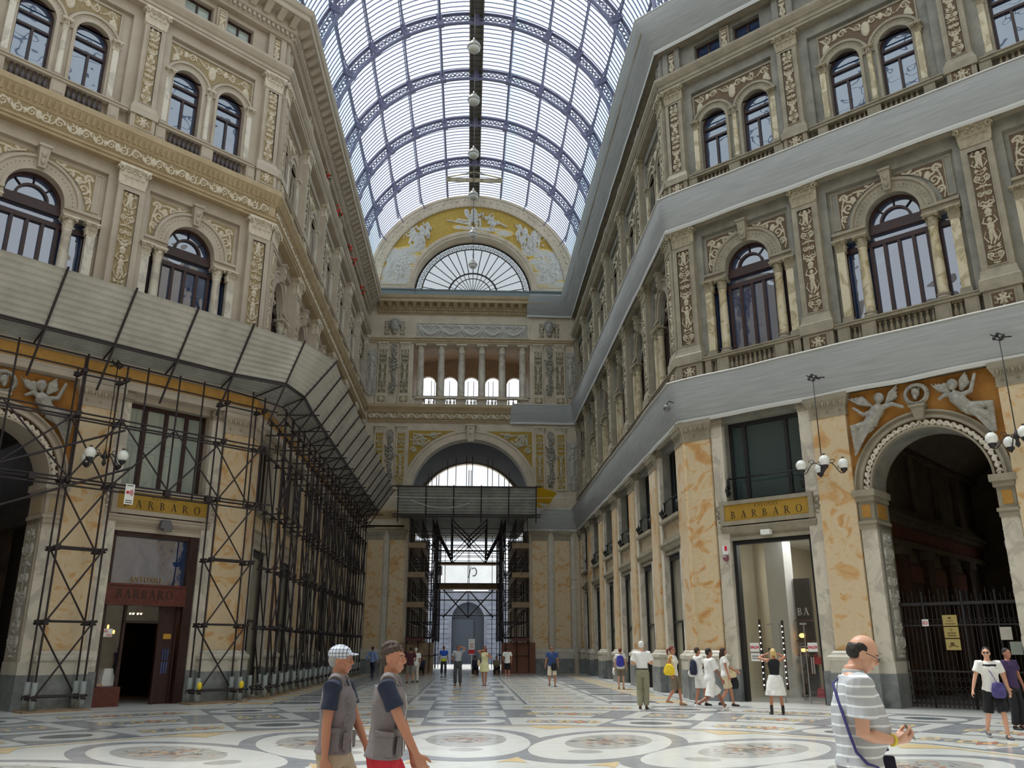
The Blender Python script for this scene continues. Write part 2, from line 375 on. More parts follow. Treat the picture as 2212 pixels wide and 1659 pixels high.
def running(w0, w1, z0, z1, step, seed, blob=True):   # rinceau along x
    C = []; zc = (z0+z1)/2; hh = (z1-z0)/2; x = w0 + step/2; k = 0; r = random.Random(seed)
    while x < w1 - step*.3:
        d = 1 if k % 2 else -1
        C.append((spiral(x, zc, hh*.8, 0 if d > 0 else PI, 1.5*1), hh*.16, 1)); C.append(([(x-step/2, zc-d*hh*.6), (x, zc+d*hh*.85), (x+step/2, zc+d*hh*.5)], hh*.13, .9))
        if blob and k % 3 == 0: C.append(([(x+step/2, zc)], (hh*.45, hh*.8), 1.3))
        for t in range(3):
            a = r.uniform(0, 6.28); C.append(([(x+hh*.6*math.cos(a), zc+hh*.6*math.sin(a)), (x+hh*1.1*math.cos(a+.3), zc+hh*.95*math.sin(a+.3))], hh*.12, .8))
        x += step; k += 1
    return C
def rosette(cx, cz, r):
    C = [([(cx, cz)], (r*.3, r*.3), 1.2)]
    for k in range(6):
        a = k*PI/3; C.append(([(cx+r*.25*math.cos(a), cz+r*.25*math.sin(a)), (cx+r*.9*math.cos(a), cz+r*.9*math.sin(a))], r*.25, 1))
        C.append((spiral(cx+r*1.2*math.cos(a+.5), cz+r*.9*math.sin(a+.5), r*.3, a, 1.), r*.12, .8))
    return C

RM = {}   # relief meshes by side
def make_reliefs(side, mp, ms, mfr):
    R = {}
    R['p1'] = relief('relief', -.25, .25, 0, 3.85, 34, 230, candelabra(.5, 3.85, 3), mp)
    R['p2'] = relief('relief', -.2, .2, 0, 3.1, 26, 170, candelabra(.4, 3.1, 5, False), mp)
    R['pa'] = relief('relief', -.13, .13, 0, 1.0, 14, 46, candelabra(.26, 1.0, 9, False), mp)
    R['ped'] = relief('relief', -.3, .3, 0, .46, 30, 24, rosette(0, .23, .17), mp)
    R['sp'] = relief('spandrel_relief', .1, 1.62, 15.45, 16.86, 46, 44,
        [(spiral(1.28, 16.2, .25, PI/2, 1.6), .05, 1), (spiral(.8, 16.6, .16, PI, 1.5), .045, 1), (spiral(1.42, 15.8, .14, 0, 1.4), .04, 1),
         ([(.35, 16.8), (.6, 16.68), (1., 16.72), (1.4, 16.62), (1.5, 16.2), (1.55, 15.7), (1.5, 15.5)], .04, 1), (spiral(1.38, 16.6, .15, 0, 1.3), .05, 1.2),
         ([(1.05, 16.35), (1.1, 16.5)], .09, 1.3), ([(.5, 16.74), (.62, 16.8)], .05, 1)], ms, mask=lambda x, z: (x*x+(z-15.35)**2) > 1.43**2)
    C = running(-1.65, 1.65, 22.95, 23.33, .55, 4)
    C += [([(0, 22.9)], (.16, .32), 1.5), ([(-1.45, 22.8)], (.14, .2), 1.3), ([(1.45, 22.8)], (.14, .2), 1.3)] + [(spiral(s*1.5, 22.65, .1, 0, 1.2), .04, 1) for s in (1, -1)]
    R['fr'] = relief('frieze_relief', -1.68, 1.68, 22.2, 23.35, 96, 36, C, mfr,
        mask=lambda x, z: ((abs(x)-.9)**2+(z-21.87)**2) > .98**2 and (z > 22.6 or abs(x) > 1.0 or abs(x) < .3))
    return R
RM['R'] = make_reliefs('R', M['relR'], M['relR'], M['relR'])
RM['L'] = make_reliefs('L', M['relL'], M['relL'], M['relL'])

# ------------------------------------------------------------------ capitals, columns, balusters
def leaf(mb, w, hgt, out, M0):
    n = 6; g = []
    for i in range(n+1):
        t = i/n; z = hgt*(math.sin(t*PI*.62)/math.sin(PI*.5)) if t < .8 else hgt*(.95-.5*(t-.8)); y = -out*(t**1.8)*1.0
        ww = w*(.55+.45*math.sin(PI*min(1, t*1.15)))*(1 if t < .85 else .6)
        g.append([(-ww/2, y+.012, z), (-ww/4, y-.004, z), (0, y-.022, z+.004), (ww/4, y-.004, z), (ww/2, y+.012, z)])
    o = mb.M; mb.at(o @ M0); mb.sheet(g); mb.at(o)
def volute(mb, c, r, M0):
    pts = [(r*(1-.8*t)*math.cos(t*9), 0, r*(1-.8*t)*math.sin(t*9)) for t in [i/14 for i in range(15)]]
    o = mb.M; mb.at(o @ T(*c) @ M0); mb.tube(pts, r*.28, 5, rs=[r*(.34-.2*i/14) for i in range(15)]); mb.at(o)
def pil_capital(w, hgt, d, mat):    # z 0..hgt, front plane y=0, body to y=d
    mb = MB(); wb = w*.82
    mb.taper(-wb/2, wb/2, .0, d, 0, -wb/2-.02, wb/2+.02, -.05, d, hgt*.8)
    mb.box(-wb/2-.03, wb/2+.03, -.03, d, 0, hgt*.06)
    mb.box(-w/2-.06, w/2+.06, -.13, d, hgt*.87, hgt)
    mb.box(-w/2-.02, w/2+.02, -.09, d, hgt*.8, hgt*.87)
    nl = 4
    for i in range(nl): leaf(mb, wb/nl*1.05, hgt*.42, .1, T(-wb/2+wb*(i+.5)/nl, -.01, hgt*.05))
    for i in range(nl+1): leaf(mb, wb/nl*1.0, hgt*.66, .12, T(-wb/2+wb*i/nl, .005, hgt*.08))
    for sg in (1, -1):
        volute(mb, (sg*(w/2-.02), -.1, hgt*.74), hgt*.15, RZ(sg*.5) @ (I4 if sg > 0 else Matrix.Scale(-1, 4, (1,0,0))))
        volute(mb, (sg*w*.14, -.07, hgt*.72), hgt*.09, I4)
        for yy in (.06, .16): leaf(mb, .12, hgt*.45, .08, T(sg*wb/2, yy, hgt*.05) @ RZ(sg*PI/2))
    mb.ell((0, -.12, hgt*.9), (.06, .05, .05), 8, 5)
    return mb.mesh('capital', mat)
def col_capital(r, hgt, mat):
    mb = MB(); mb.lathe([(r*1.08, 0), (r*1.08, .02), (r*.95, .03), (r, hgt*.4), (r*1.35, hgt*.8)], 14)
    a = r*1.75; mb.box(-a, a, -a, a, hgt*.87, hgt); mb.box(-a*.9, a*.9, -a*.9, a*.9, hgt*.79, hgt*.87)
    for k in range(8): leaf(mb, r*.8, hgt*.42, r*.45, RZ(k*PI/4) @ T(0, -r*.98, hgt*.04))
    for k in range(8): leaf(mb, r*.75, hgt*.68, r*.5, RZ((k+.5)*PI/4) @ T(0, -r*.98, hgt*.06))
    for k in range(4): volute(mb, tuple(RZ(k*PI/2+PI/4) @ Vector((0, -a*1.12, hgt*.74))), hgt*.13, RZ(k*PI/2+PI/4))
    return mb.mesh('capital', mat)
def column_meshes(r, z0, z1, hc, mats, mcap, mbase):   # z0..z1 overall, capital hc
    b = MB(); a = r*1.5; b.box(-a, a, -a, a, 0, .1)
    b.lathe([(r*1.45, .1), (r*1.5, .14), (r*1.42, .18), (r*1.2, .2), (r*1.15, .24), (r*1.28, .26), (r*1.28, .3), (r*1.05, .32)], 16)
    s = MB(); L = z1-z0-hc-.3; s.lathe([(r*1.02, 0), (r, .05), (r*1.0, L*.35), (r*.86, L-.06), (r*.94, L-.04), (r*.94, L)], 16)
    return b.mesh('base', mbase), s.mesh('shaft', mats), col_capital(r*.86, hc, mcap), L
def baluster_mesh(hgt, r, mat):
    mb = MB(); q = r*1.05
    mb.box(-q, q, -q, q, 0, hgt*.09); mb.box(-q*.9, q*.9, -q*.9, q*.9, hgt*.93, hgt)
    mb.lathe([(r*.8, hgt*.09), (r*.8, hgt*.13), (r*.45, hgt*.17), (r*.62, hgt*.22), (r*1.0, hgt*.34), (r*.92, hgt*.46), (r*.42, hgt*.72), (r*.38, hgt*.78), (r*.68, hgt*.83), (r*.68, hgt*.86), (r*.5, hgt*.93)], 10)
    return mb.mesh('baluster', mat)
CAP = {}; COLM = {}; BALM = {}
for sd, mc, mcol, mbase, mbal in (('R', M['capR'], M['marbleY'], M['stoneR2'], M['balR']), ('L', M['capL'], M['marbleW'], M['stoneL'], M['bal'])):
    CAP[sd, 1] = pil_capital(.98, .75, .25, mc); CAP[sd, 2] = pil_capital(.86, .68, .25, mc); CAP[sd, 'pier'] = pil_capital(.36, .45, .2, mc); CAP[sd, 'pier2'] = pil_capital(.26, .36, .2, mc)
    COLM[sd, 1] = column_meshes(.165, 11.97, 15.05, .46, mcol, mc, mbase); COLM[sd, 2] = column_meshes(.115, 19.62, 22.12, .36, mcol, mc, mbase)
    BALM[sd] = (baluster_mesh(.62, .085, mbal), baluster_mesh(.6, .078, mbal))

# ------------------------------------------------------------------ label helpers
ORD = ['first', 'second', 'third', 'fourth', 'fifth', 'sixth', 'seventh', 'eighth', 'ninth']
def place_words(region, k):
    return {'RF': ['right diagonal front, bay next the hall', 'right diagonal front, gated arch bay', 'right diagonal front, bay at picture edge'],
            'LF': ['left diagonal front, bay next the hall', 'left diagonal front, tall arch bay', 'left diagonal front, bay at picture edge'],
            'RA': [f'right hall wall, {ORD[i]} bay back' for i in range(6)],
            'LA': [f'left hall wall, {ORD[i]} bay back' for i in range(6)]}[region][k]
FRM = {'RF': RF, 'LF': LF, 'RA': RA, 'LA': LA}
ARMC = [33.14 + 5.04*i for i in range(6)]
BAYS = {'RF': [(3.025, 'A', 2.475), (8.3, 'B', 2.8), (13.575, 'A', 2.475)], 'LF': [(-3.025, 'A', 2.475), (-8.3, 'B', 2.8), (-13.575, 'A', 2.475)],
        'RA': [(-y, 'C', 2.52) for y in ARMC], 'LA': [(y, 'C', 2.52) for y in ARMC]}
PILS = {'RF': [.55, 5.5, 11.1, 16.05], 'LF': [-.55, -5.5, -11.1, -16.05], 'RA': [-30.68]+[-(35.66+5.04*i) for i in range(5)]+[-60.25], 'LA': [30.68]+[35.66+5.04*i for i in range(5)]+[60.25]}
PN = {'RF': ['at the far corner of the right diagonal front', 'second on the right diagonal front, between shop bay and arch', 'third on the right diagonal front, right of the arch', 'fourth on the right diagonal front'],
      'LF': ['at the far corner of the left diagonal front', 'second on the left diagonal front, between shop bay and arch', 'third on the left diagonal front, left of the arch', 'fourth on the left diagonal front']}
for rg, nm in (('RA', 'right'), ('LA', 'left')):
    PN[rg] = [f'on the {nm} hall wall at its near corner'] + [f'on the {nm} hall wall, {ORD[i]} back from the near corner' for i in range(5)] + [f'on the {nm} hall wall against the end wall']

# ------------------------------------------------------------------ wall plates
def wall_bay(mb, kind, hb):
    # ground storey
    if kind == 'B':
        plate(mb, [[(-hb, 0), (-1.7, 0)] + [(-1.7, 6.4)] + arc(0, 6.4, 1.7, 180, 0, 24) + [(1.7, 0), (hb, 0), (hb, 9.65), (-hb, 9.65)]], .25, 1.3)
    else:
        plate(mb, [[(-hb, 0), (-1.42, 0), (-1.42, 5.22), (1.42, 5.22), (1.42, 0), (hb, 0), (hb, 9.65), (-hb, 9.65)], rect(-1.4, 1.4, 6.55, 9.42)], .25, .75)
    mb.box(-hb, hb, .12, .75, 9.65, 11.1)
    # first floor
    e = 1.6 if kind != 'B' else 1.75
    hole = [(-e, 12.0), (e, 12.0), (e, 15.05), (.88, 15.05), (.88, 15.35)] + arc(0, 15.35, .88, 0, 180, 20) + [(-.88, 15.05), (-e, 15.05)]
    plate(mb, [rect(-hb, hb, 11.1, 17.5), hole], .4, .8)
    q = hb-.72
    plate(mb, [rect(-hb, hb, 11.1, 17.5), rect(-q, q, 11.9, 17.02)], .25, .4)
    mb.box(-hb, hb, .12, .8, 17.5, 18.86)
    # second floor
    plate(mb, [rect(-hb, hb, 18.86, 24.6), arched(-.9, .57, 19.62, 21.87), arched(.9, .57, 19.62, 21.87)], .4, .75)
    plate(mb, [rect(-hb, hb, 18.86, 24.6), rect(-q, q, 19.5, 23.55)], .25, .4)
    # attic
    plate(mb, [rect(-hb, hb, 24.6, 26.3), rect(-1.46, -.3, 24.66, 25.72), rect(.3, 1.46, 24.66, 25.72)], .25, .7)
    mb.box(-hb, hb, .25, .9, 26.3, 28.1)
for rg, (nm, mat) in {'RF': ('wall_right_diagonal', M['stoneR']), 'LF': ('wall_left_diagonal', M['stoneL']), 'RA': ('wall_right', M['stoneR']), 'LA': ('wall_left', M['stoneL'])}.items():
    mb = MB()
    for c, kind, hb in BAYS[rg]: mb.at(FRM[rg] @ T(c)); wall_bay(mb, kind, hb)
    if rg in ('RF', 'LF'):
        sg = 1 if rg == 'RF' else -1
        for a, b in ((0.1, .55), (16.05, 16.6)):
            mb.at(FRM[rg]); mb.box(min(sg*a, sg*b), max(sg*a, sg*b), .25, .8, 0, 28.1)
    me = mb.mesh(nm, mat); fix_normals(me)
    o = obj(nm, me); tag(o, {'RF': 'grey stone right diagonal front with arched upper windows', 'LF': 'cream stone left diagonal front with arched upper windows', 'RA': 'grey stone right hall wall receding to the end wall', 'LA': 'cream stone left hall wall receding to the end wall'}[rg], kind='structure')

# ------------------------------------------------------------------ mouldings running along a wall path
def path_pts(side, o, xe=None, full=True):
    sg = 1 if side == 'R' else -1; k = R2-1
    L = 16.6/R2
    a = (W + L - o/R2 - 0, YC - L - o/R2); b = (W-o, YC - o*k); c = (W-o, YF-o)
    p = [a, b, c] + ([(xe, YF-o)] if xe is not None else [])
    return [(sg*x, y) for x, y in p]
def mould(mb, side, prof, xe=None, mi=0):
    P = [[(x, y, z) for x, y in path_pts(side, o, xe)] for o, z in prof]
    mb.sheet(P, mi, smooth=False)
PROF = {
 'string1': [(-.14, 9.62), (.06, 9.66), (.06, 9.82), (.0, 9.84), (.0, 9.95), (-.02, 9.95), (-.02, 10.4), (.05, 10.42), (.12, 10.55), (.32, 10.8), (.36, 10.9), (.36, 11.0), (.3, 11.1), (-.3, 11.1)],
 'string2': [(-.3, 17.45), (.05, 17.45), (.05, 17.56), (.1, 17.57), (.1, 17.66), (.15, 17.7), (.0, 17.72), (.0, 18.18), (.03, 18.2), (.06, 18.26), (.11, 18.4), (.2, 18.56), (.22, 18.6), (.24, 18.62), (.24, 18.76), (.2, 18.8), (.2, 18.86), (-.3, 18.86)],
 'attic': [(-.3, 24.0), (.04, 24.0), (.04, 24.12), (.08, 24.13), (.08, 24.26), (.14, 24.3), (.22, 24.42), (.26, 24.5), (.26, 24.6), (.1, 24.64), (-.3, 24.64)],
 'cornice': [(-.3, 25.95), (.02, 25.95), (.05, 26.02), (.1, 26.06), (.1, 26.26), (.22, 26.3), (.26, 26.36), (.26, 26.74), (.78, 26.76), (.8, 26.82), (.8, 26.98), (.88, 27.04), (.93, 27.16), (.96, 27.26), (-.26, 27.3)]}
n = 0
for side, st, st2, gold in (('R', M['stoneR2'], M['stoneR'], M['goldband']), ('L', M['stoneL'], M['stoneL2'], M['goldband'])):
    nm = 'right' if side == 'R' else 'left'
    for key, lab in (('string1', 'string course over the shops'), ('string2', 'frieze and cornice between first and second floor'), ('attic', 'moulded band below the attic windows'), ('cornice', 'crowning roof cornice')):
        n += 1; mb = MB(); mould(mb, side, PROF[key])
        if key == 'cornice':    # dentils and modillions
            for (fr, s0, s1) in ((RF if side == 'R' else LF, 0, 16.4), (RA if side == 'R' else LA, 30.2, 60.2)):
                d = 1 if (fr is RF or fr is LA) else -1
                mb.at(fr); s = s0+.1
                while s < s1:
                    mb.box(d*s-.06, d*s+.06, -.2, -.08, 26.1, 26.26); s += .22
                s = s0+.2
                while s < s1-.1:
                    x = d*s
                    mb.taper(x-.13, x+.13, -.36, -.2, 26.42, x-.15, x+.15, -.74, -.2, 26.76); s += .62
                mb.at(I4)
        if key == 'string2':
            for (fr, s0, s1) in ((RF if side == 'R' else LF, 0, 16.4), (RA if side == 'R' else LA, 30.2, 60.2)):
                d = 1 if (fr is RF or fr is LA) else -1
                mb.at(fr); s = s0+.1
                while s < s1:
                    x = d*s; mb.taper(x-.05, x+.05, -.12, -.02, 18.3, x-.05, x+.05, -.22, -.1, 18.55, 1); s += .2
                mb.at(I4)
        o = mb.build(f'trim_{n}', [st2 if key == 'string2' and side == 'L' else st, M['stoneL2'] if side == 'L' else M['stoneR2']]); tag(o, f'{lab} along the {nm} walls', kind='structure')
# carved frieze of the left string course, and its gold band, as relief strips
fz = relief('frieze_relief', 0, 2.52, 0, .44, 110, 22, running(0, 2.52, 0, .44, .42, 8), M['relL'], amp=.045)
cnt = 0
def strip_objs(mesh, L, rg, s0, s1, z, y, name, par):
    s = s0
    while s < s1 - .5:
        d = 1 if rg in ('RF', 'LA') else -1
        x = d*s if d > 0 else d*(s+L)
        obj(name, mesh, par, FRM[rg] @ T(x, y, z)); s += L
fzt = thing('carved_frieze', 'scrollwork frieze in gold and cream along the left wall below the second floor', 'frieze')
strip_objs(fz, 2.52, 'LF', .3, 15.5, 17.73, -.01, 'frieze_panel', fzt); strip_objs(fz, 2.52, 'LA', 30.3, 60., 17.73, -.01, 'frieze_panel', fzt)
gb = MB(); gb.sheet([[(x, y, 9.97) for x, y in path_pts('L', -.01)], [(x, y, 10.38) for x, y in path_pts('L', -.01)]], smooth=False)
tag(gb.build('painted_band', M['goldband']), 'gold painted band above the left shops under the metal canopy', 'band')

# ------------------------------------------------------------------ pilasters
def ground_pilaster_meshes(corner=False):
    G = {}
    b = MB(); b.box(-.74, .74, -.2, .3, 0, .95); G['plinth'] = b.mesh('plinth', M['plinth'])
    b = MB(); b.box(-.72, .72, -.18, .3, .95, 1.3)
    pr = [(.19, 1.3), (.22, 1.34), (.22, 1.42), (.19, 1.46), (.12, 1.5), (.12, 1.53), (.06, 1.6)]
    b.sheet([[(-.56-o, .3, z), (-.56-o, -o, z), (.56+o, -o, z), (.56+o, .3, z)] for o, z in pr], smooth=False)
    G['base'] = b.mesh('base', M['plinthL'])
    b = MB(); b.box(-.57, .57, 0, .3, 1.6, 8.9); G['shaft'] = b.mesh('shaft', M['marbleO'])
    b = MB()
    pr = [(0, 8.9), (.03, 8.9), (.03, 8.96), (.02, 8.97), (.02, 9.2), (.05, 9.22), (.05, 9.26), (.14, 9.44), (.16, 9.46), (.16, 9.62), (0, 9.62)]
    b.sheet([[(-.58-o, .3, z), (-.58-o, -o, z), (.58+o, -o, z), (.58+o, .3, z)] for o, z in pr], smooth=False)
    for k in range(6):
        x = -.5+.2*k; b.ell((x, -.1, 9.34), (.055, .05, .09), 8, 6)
        if k < 5: b.box(x+.09, x+.11, -.13, -.06, 9.24, 9.44)
    for x in (-.42, 0, .42):
        for a in range(5): b.ell((x+.035*math.cos(a*1.257), -.03, 9.08+.035*math.sin(a*1.257)), (.024, .02, .024), 6, 4)
    G['capital'] = b.mesh('capital', M['stoneR2'])
    G['capitalL'] = b.mesh('capital', M['stoneL'])
    b = MB(); b.box(-.22, .22, 0, .2, 1.0, 9.3); G['side'] = b.mesh('side_shaft', M['marbleW'])
    b = MB(); b.box(-.24, .24, -.03, .2, 9.3, 9.4); b.box(-.27, .27, -.07, .2, 9.4, 9.62); G['sidecap'] = b.mesh('side_capital', M['stoneR2'])
    b = MB(); b.box(-.24, .24, -.02, .2, 0, 1.0); G['sideplinth'] = b.mesh('side_plinth', M['plinth'])
    return G
GP = ground_pilaster_meshes()
def up_pil(sd, fl):
    st = M['stoneR2'] if sd == 'R' else M['stoneL']; b = MB(); s = MB(); p = MB()
    if fl == 1: w, z0, zb, zs, pw, pz, ped0 = .92, 11.97, 12.52, 16.72, .5, 12.66, 11.1
    else: w, z0, zb, zs, pw, pz, ped0 = .76, 19.62, 19.98, 23.32, .4, 20.1, 18.86
    pr = [(.12, z0), (.12, z0+(zb-z0)*.4), (.08, z0+(zb-z0)*.5), (.05, z0+(zb-z0)*.75), (.03, zb)]
    b.sheet([[(-w/2-o, .25, z), (-w/2-o, -o, z), (w/2+o, -o, z), (w/2+o, .25, z)] for o, z in pr], smooth=False)
    b.box(-w/2-.12, w/2+.12, -.12, .25, z0-.02, z0)
    ph = {1: 3.85, 2: 3.1}[fl]
    plate(s, [rect(-w/2, w/2, zb, zs), rect(-pw/2-.02, pw/2+.02, pz-.02, pz+ph+.02)], -.0, .06); s.box(-w/2, w/2, .055, .25, zb, zs)
    plate(s, [rect(-pw/2-.05, pw/2+.05, pz-.05, pz+ph+.05), rect(-pw/2-.02, pw/2+.02, pz-.02, pz+ph+.02)], -.02, .05)
    p.box(-w/2-.06, w/2+.06, -.06, .25, ped0, z0-.13); p.box(-w/2-.12, w/2+.12, -.12, .25, z0-.13, z0-.02)
    plate(p, [rect(-.36, .36, ped0+.12, ped0+.68), rect(-.3, .3, ped0+.17, ped0+.63)], -.08, -.05)
    return b.mesh('base', st), s.mesh('shaft', st), p.mesh('pedestal', st), pz, ped0
UP = {(sd, fl): up_pil(sd, fl) for sd in 'RL' for fl in (1, 2)}
def att_pil(sd):
    st = M['stoneR'] if sd == 'R' else M['stoneL']; b = MB(); plate(b, [rect(-.4, .4, 24.64, 26.06), rect(-.16, .16, 24.86, 25.9)], .05, .14); b.box(-.4, .4, .13, .25, 24.64, 26.06); return b.mesh('block', st)
AT = {s: att_pil(s) for s in 'RL'}
SDN = {'R': 'grey', 'L': 'cream'}
for rg in ('RF', 'LF', 'RA', 'LA'):
    sd = rg[0]
    for k, x in enumerate(PILS[rg]):
        where = PN[rg][k]; Mx = FRM[rg] @ T(x)
        t = thing('marble_pilaster', f'ochre veined marble pilaster {where}', 'pilaster', Mx, group=None)
        obj('plinth', GP['plinth'], t); obj('base', GP['base'], t); obj('shaft', GP['shaft'], t); obj('capital', GP['capital' if sd == 'R' else 'capitalL'], t)
        endk = len(PILS[rg])-1
        for sg in (1, -1):
            d = 1 if rg in ('RF', 'LA') else -1
            if (k == 0 and sg == -d) or (k == endk and sg == d): continue
            if rg in ('RF', 'LF') and ((k == 1 and sg == d) or (k == 2 and sg == -d)): continue
            obj('side_shaft', GP['side'], t, T(sg*.82, .1)); obj('side_capital', GP['sidecap'], t, T(sg*.82, .1)); obj('side_plinth', GP['sideplinth'], t, T(sg*.82, .1))
        for fl in (1, 2):
            b, s, p, pz, p0 = UP[sd, fl]
            t = thing('carved_pilaster', f'{SDN[sd]} carved {"first" if fl == 1 else "second"}-floor pilaster {where}', 'pilaster', Mx)
            obj('base', b, t); obj('shaft', s, t); pd = obj('pedestal', p, t); obj('capital', CAP[sd, fl], t, T(0, 0, 16.72 if fl == 1 else 23.32))
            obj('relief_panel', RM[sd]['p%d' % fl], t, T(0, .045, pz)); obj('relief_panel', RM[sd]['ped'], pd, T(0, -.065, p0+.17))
        t = thing('attic_pilaster', f'short {SDN[sd]} attic pilaster {where}', 'pilaster', Mx)
        obj('block', AT[sd], t); obj('relief_panel', RM[sd]['pa'], t, T(0, .12, 24.88))

# ------------------------------------------------------------------ windows
WN = 0
def win1(e, wood, pane):
    f = MB(); p = MB(); d = .62
    # lower openings
    for a, b in ((-e, e),): f.box(a, b, d-.05, d+.1, 11.98, 12.1); f.box(a, b, d-.06, d+.1, 14.62, 14.78)
    f.box(-.98, .98, d-.12, d+.1, 15.02, 15.2); f.box(-.98, .98, d-.08, d+.1, 15.2, 15.36)
    for x in (-.9, -.46, 0, .46, .9): f.box(x-.05, x+.05, d-.05, d+.1, 12.0, 14.7)
    for sg in (1, -1): f.box(sg*e-.05, sg*e+.05, d-.04, d+.1, 12., 15.05); f.box(sg*1.3-.04, sg*1.3+.04, d-.04, d+.1, 12., 15.05)
    f.box(-.46, .46, d-.04, d+.1, 15.3, 15.4)
    archring(f, 0, 15.35, .78, .9, d-.05, d+.1, 20); archring(f, 0, 15.35, .44, .52, d-.04, d+.1, 14)
    for a in (45, 90, 135): f.tube([(.5*math.cos(math.radians(a)), d, 15.35+.5*math.sin(math.radians(a))), (.82*math.cos(math.radians(a)), d, 15.35+.82*math.sin(math.radians(a)))], .025, 4)
    p.add([(-e, d+.04, 12), (e, d+.04, 12), (e, d+.04, 15.05), (-e, d+.04, 15.05)], [(0, 1, 2, 3)])
    q = arc(0, 15.35, .86, 0, 180, 16); p.add([(x, d+.04, z) for x, z in q] + [(-.86, d+.04, 15.05), (.86, d+.04, 15.05)], [tuple(range(len(q)+2))])
    return f.mesh('frame', wood), p.mesh('pane', pane)
def win2(wood, pane):
    f = MB(); p = MB(); d = .58; r = .57
    archring(f, 0, 21.87, r-.07, r, d-.04, d+.08, 16)
    for sg in (1, -1): f.box(sg*(r-.035)-.035, sg*(r-.035)+.035, d-.04, d+.08, 19.6, 21.87)
    f.box(-.04, .04, d-.04, d+.08, 19.6, 21.3)
    for z in (21.27, 21.72): f.box(-r, r, d-.05, d+.08, z, z+.09)
    f.box(-r, r, d-.04, d+.08, 19.6, 19.7)
    q = arc(0, 21.87, r-.02, 0, 180, 14); p.add([(x, d+.03, z) for x, z in q] + [(-r+.02, d+.03, 19.62), (r-.02, d+.03, 19.62)], [tuple(range(len(q)+2))])
    return f.mesh('frame', wood), p.mesh('pane', pane)
def winA(wood, pane):
    f = MB(); p = MB(); d = .5
    plate(f, [rect(-.58, .58, 24.66, 25.72), rect(-.5, -.04, 24.72, 25.64), rect(.04, .5, 24.72, 25.64)], d-.04, d+.05)
    p.add([(-.56, d+.01, 24.68), (.56, d+.01, 24.68), (.56, d+.01, 25.7), (-.56, d+.01, 25.7)], [(0, 1, 2, 3)])
    return f.mesh('frame', wood), p.mesh('pane', pane)
def winG(wood, pane, xs):
    f = MB(); p = MB(); d = .6
    f.box(-1.4, 1.4, d-.05, d+.08, 6.55, 6.68); f.box(-1.4, 1.4, d-.05, d+.08, 9.28, 9.42)
    for x in [-1.35]+xs+[1.35]: f.box(x-.06, x+.06, d-.05, d+.08, 6.55, 9.42)
    p.add([(-1.4, d+.03, 6.55), (1.4, d+.03, 6.55), (1.4, d+.03, 9.42), (-1.4, d+.03, 9.42)], [(0, 1, 2, 3)])
    return f.mesh('frame', wood), p.mesh('pane', pane)
WM = {'1A': win1(1.6, M['woodD'], M['pane']), '1B': win1(1.75, M['woodD'], M['pane']), '2': win2(M['woodD'], M['pane']), 'a': winA(M['woodD'], M['pane']), 'aL': winA(M['woodD'], M['paneC']),
      'gR': winG(M['black'], M['paneG'], [-.8, .75]), 'gL': winG(M['woodD'], M['paneC'], [-.72, 0., .72])}
def window(key, Mx, label):
    global WN; WN += 1
    t = thing(f'window_{WN}', label, None, Mx, kind='structure'); f, p = WM[key]; obj('frame', f, t); obj('pane', p, t); return t

# archivolts, keystones, spandrels etc. per bay
def dress1(sd, kind):
    st = M['stoneR2'] if sd == 'R' else M['stoneL']; b = MB(); e = 1.6 if kind != 'B' else 1.75; q = 1.75 if kind != 'B' else 2.05
    archring(b, 0, 15.35, .88, 1.0, .27, .42, 24); archring(b, 0, 15.35, 1.0, 1.3, .31, .42, 24); archring(b, 0, 15.35, 1.3, 1.4, .26, .42, 24)
    for sg in (1, -1):
        x0, x1 = sorted((sg*.88, sg*(q))); b.box(x0, x1, .28, .42, 15.05, 15.14); b.box(x0, x1, .31, .42, 15.14, 15.26); b.box(x0, x1, .24, .42, 15.26, 15.36)
        if kind == 'B':
            x0, x1 = sorted((sg*1.72, sg*1.98)); plate(b, [rect(x0, x1, 15.5, 16.95), rect(x0+.04, x1-.04, 15.56, 16.88)], .37, .41)
    for k in range(26):
        a = PI*(k+.5)/26; b.ell((1.15*math.cos(a), .3, 15.35+1.15*math.sin(a)), (.025, .025, .025), 5, 4)
    return b.mesh('archivolt', st)
def keystone(st):
    b = MB(); b.taper(-.11, .11, .14, .4, 16.3, -.17, .17, .06, .4, 17.0); b.box(-.2, .2, .02, .4, 17.0, 17.08)
    b.ell((0, .1, 16.75), (.09, .07, .12), 10, 8); b.ell((0, .06, 16.73), (.03, .04, .04), 6, 5); b.ell((0, .1, 16.5), (.07, .05, .12), 8, 6)
    for s in (1, -1): b.ell((s*.1, .12, 16.8), (.05, .05, .1), 7, 6)
    return b.mesh('keystone', st)
def dress2(sd):
    st = M['stoneR2'] if sd == 'R' else M['stoneL']; b = MB()
    for c in (-.9, .9):
        archring(b, c, 21.87, .57, .68, .3, .42, 20); archring(b, c, 21.87, .68, .84, .33, .42, 20); archring(b, c, 21.87, .84, .93, .27, .42, 20)
        for k in range(20):
            a = PI*(k+.5)/20; b.ell((c+.76*math.cos(a), .32, 21.87+.76*math.sin(a)), (.02, .02, .02), 5, 4)
        for s in (1, -1): b.box(min(c+s*.57, c+s*.68), max(c+s*.57, c+s*.68), .3, .42, 19.62, 21.87)
    plate(b, [rect(-1.74, 1.74, 22.15, 23.42), rect(-1.69, 1.69, 22.15, 23.36)], .34, .42)
    return b.mesh('archivolt', st)
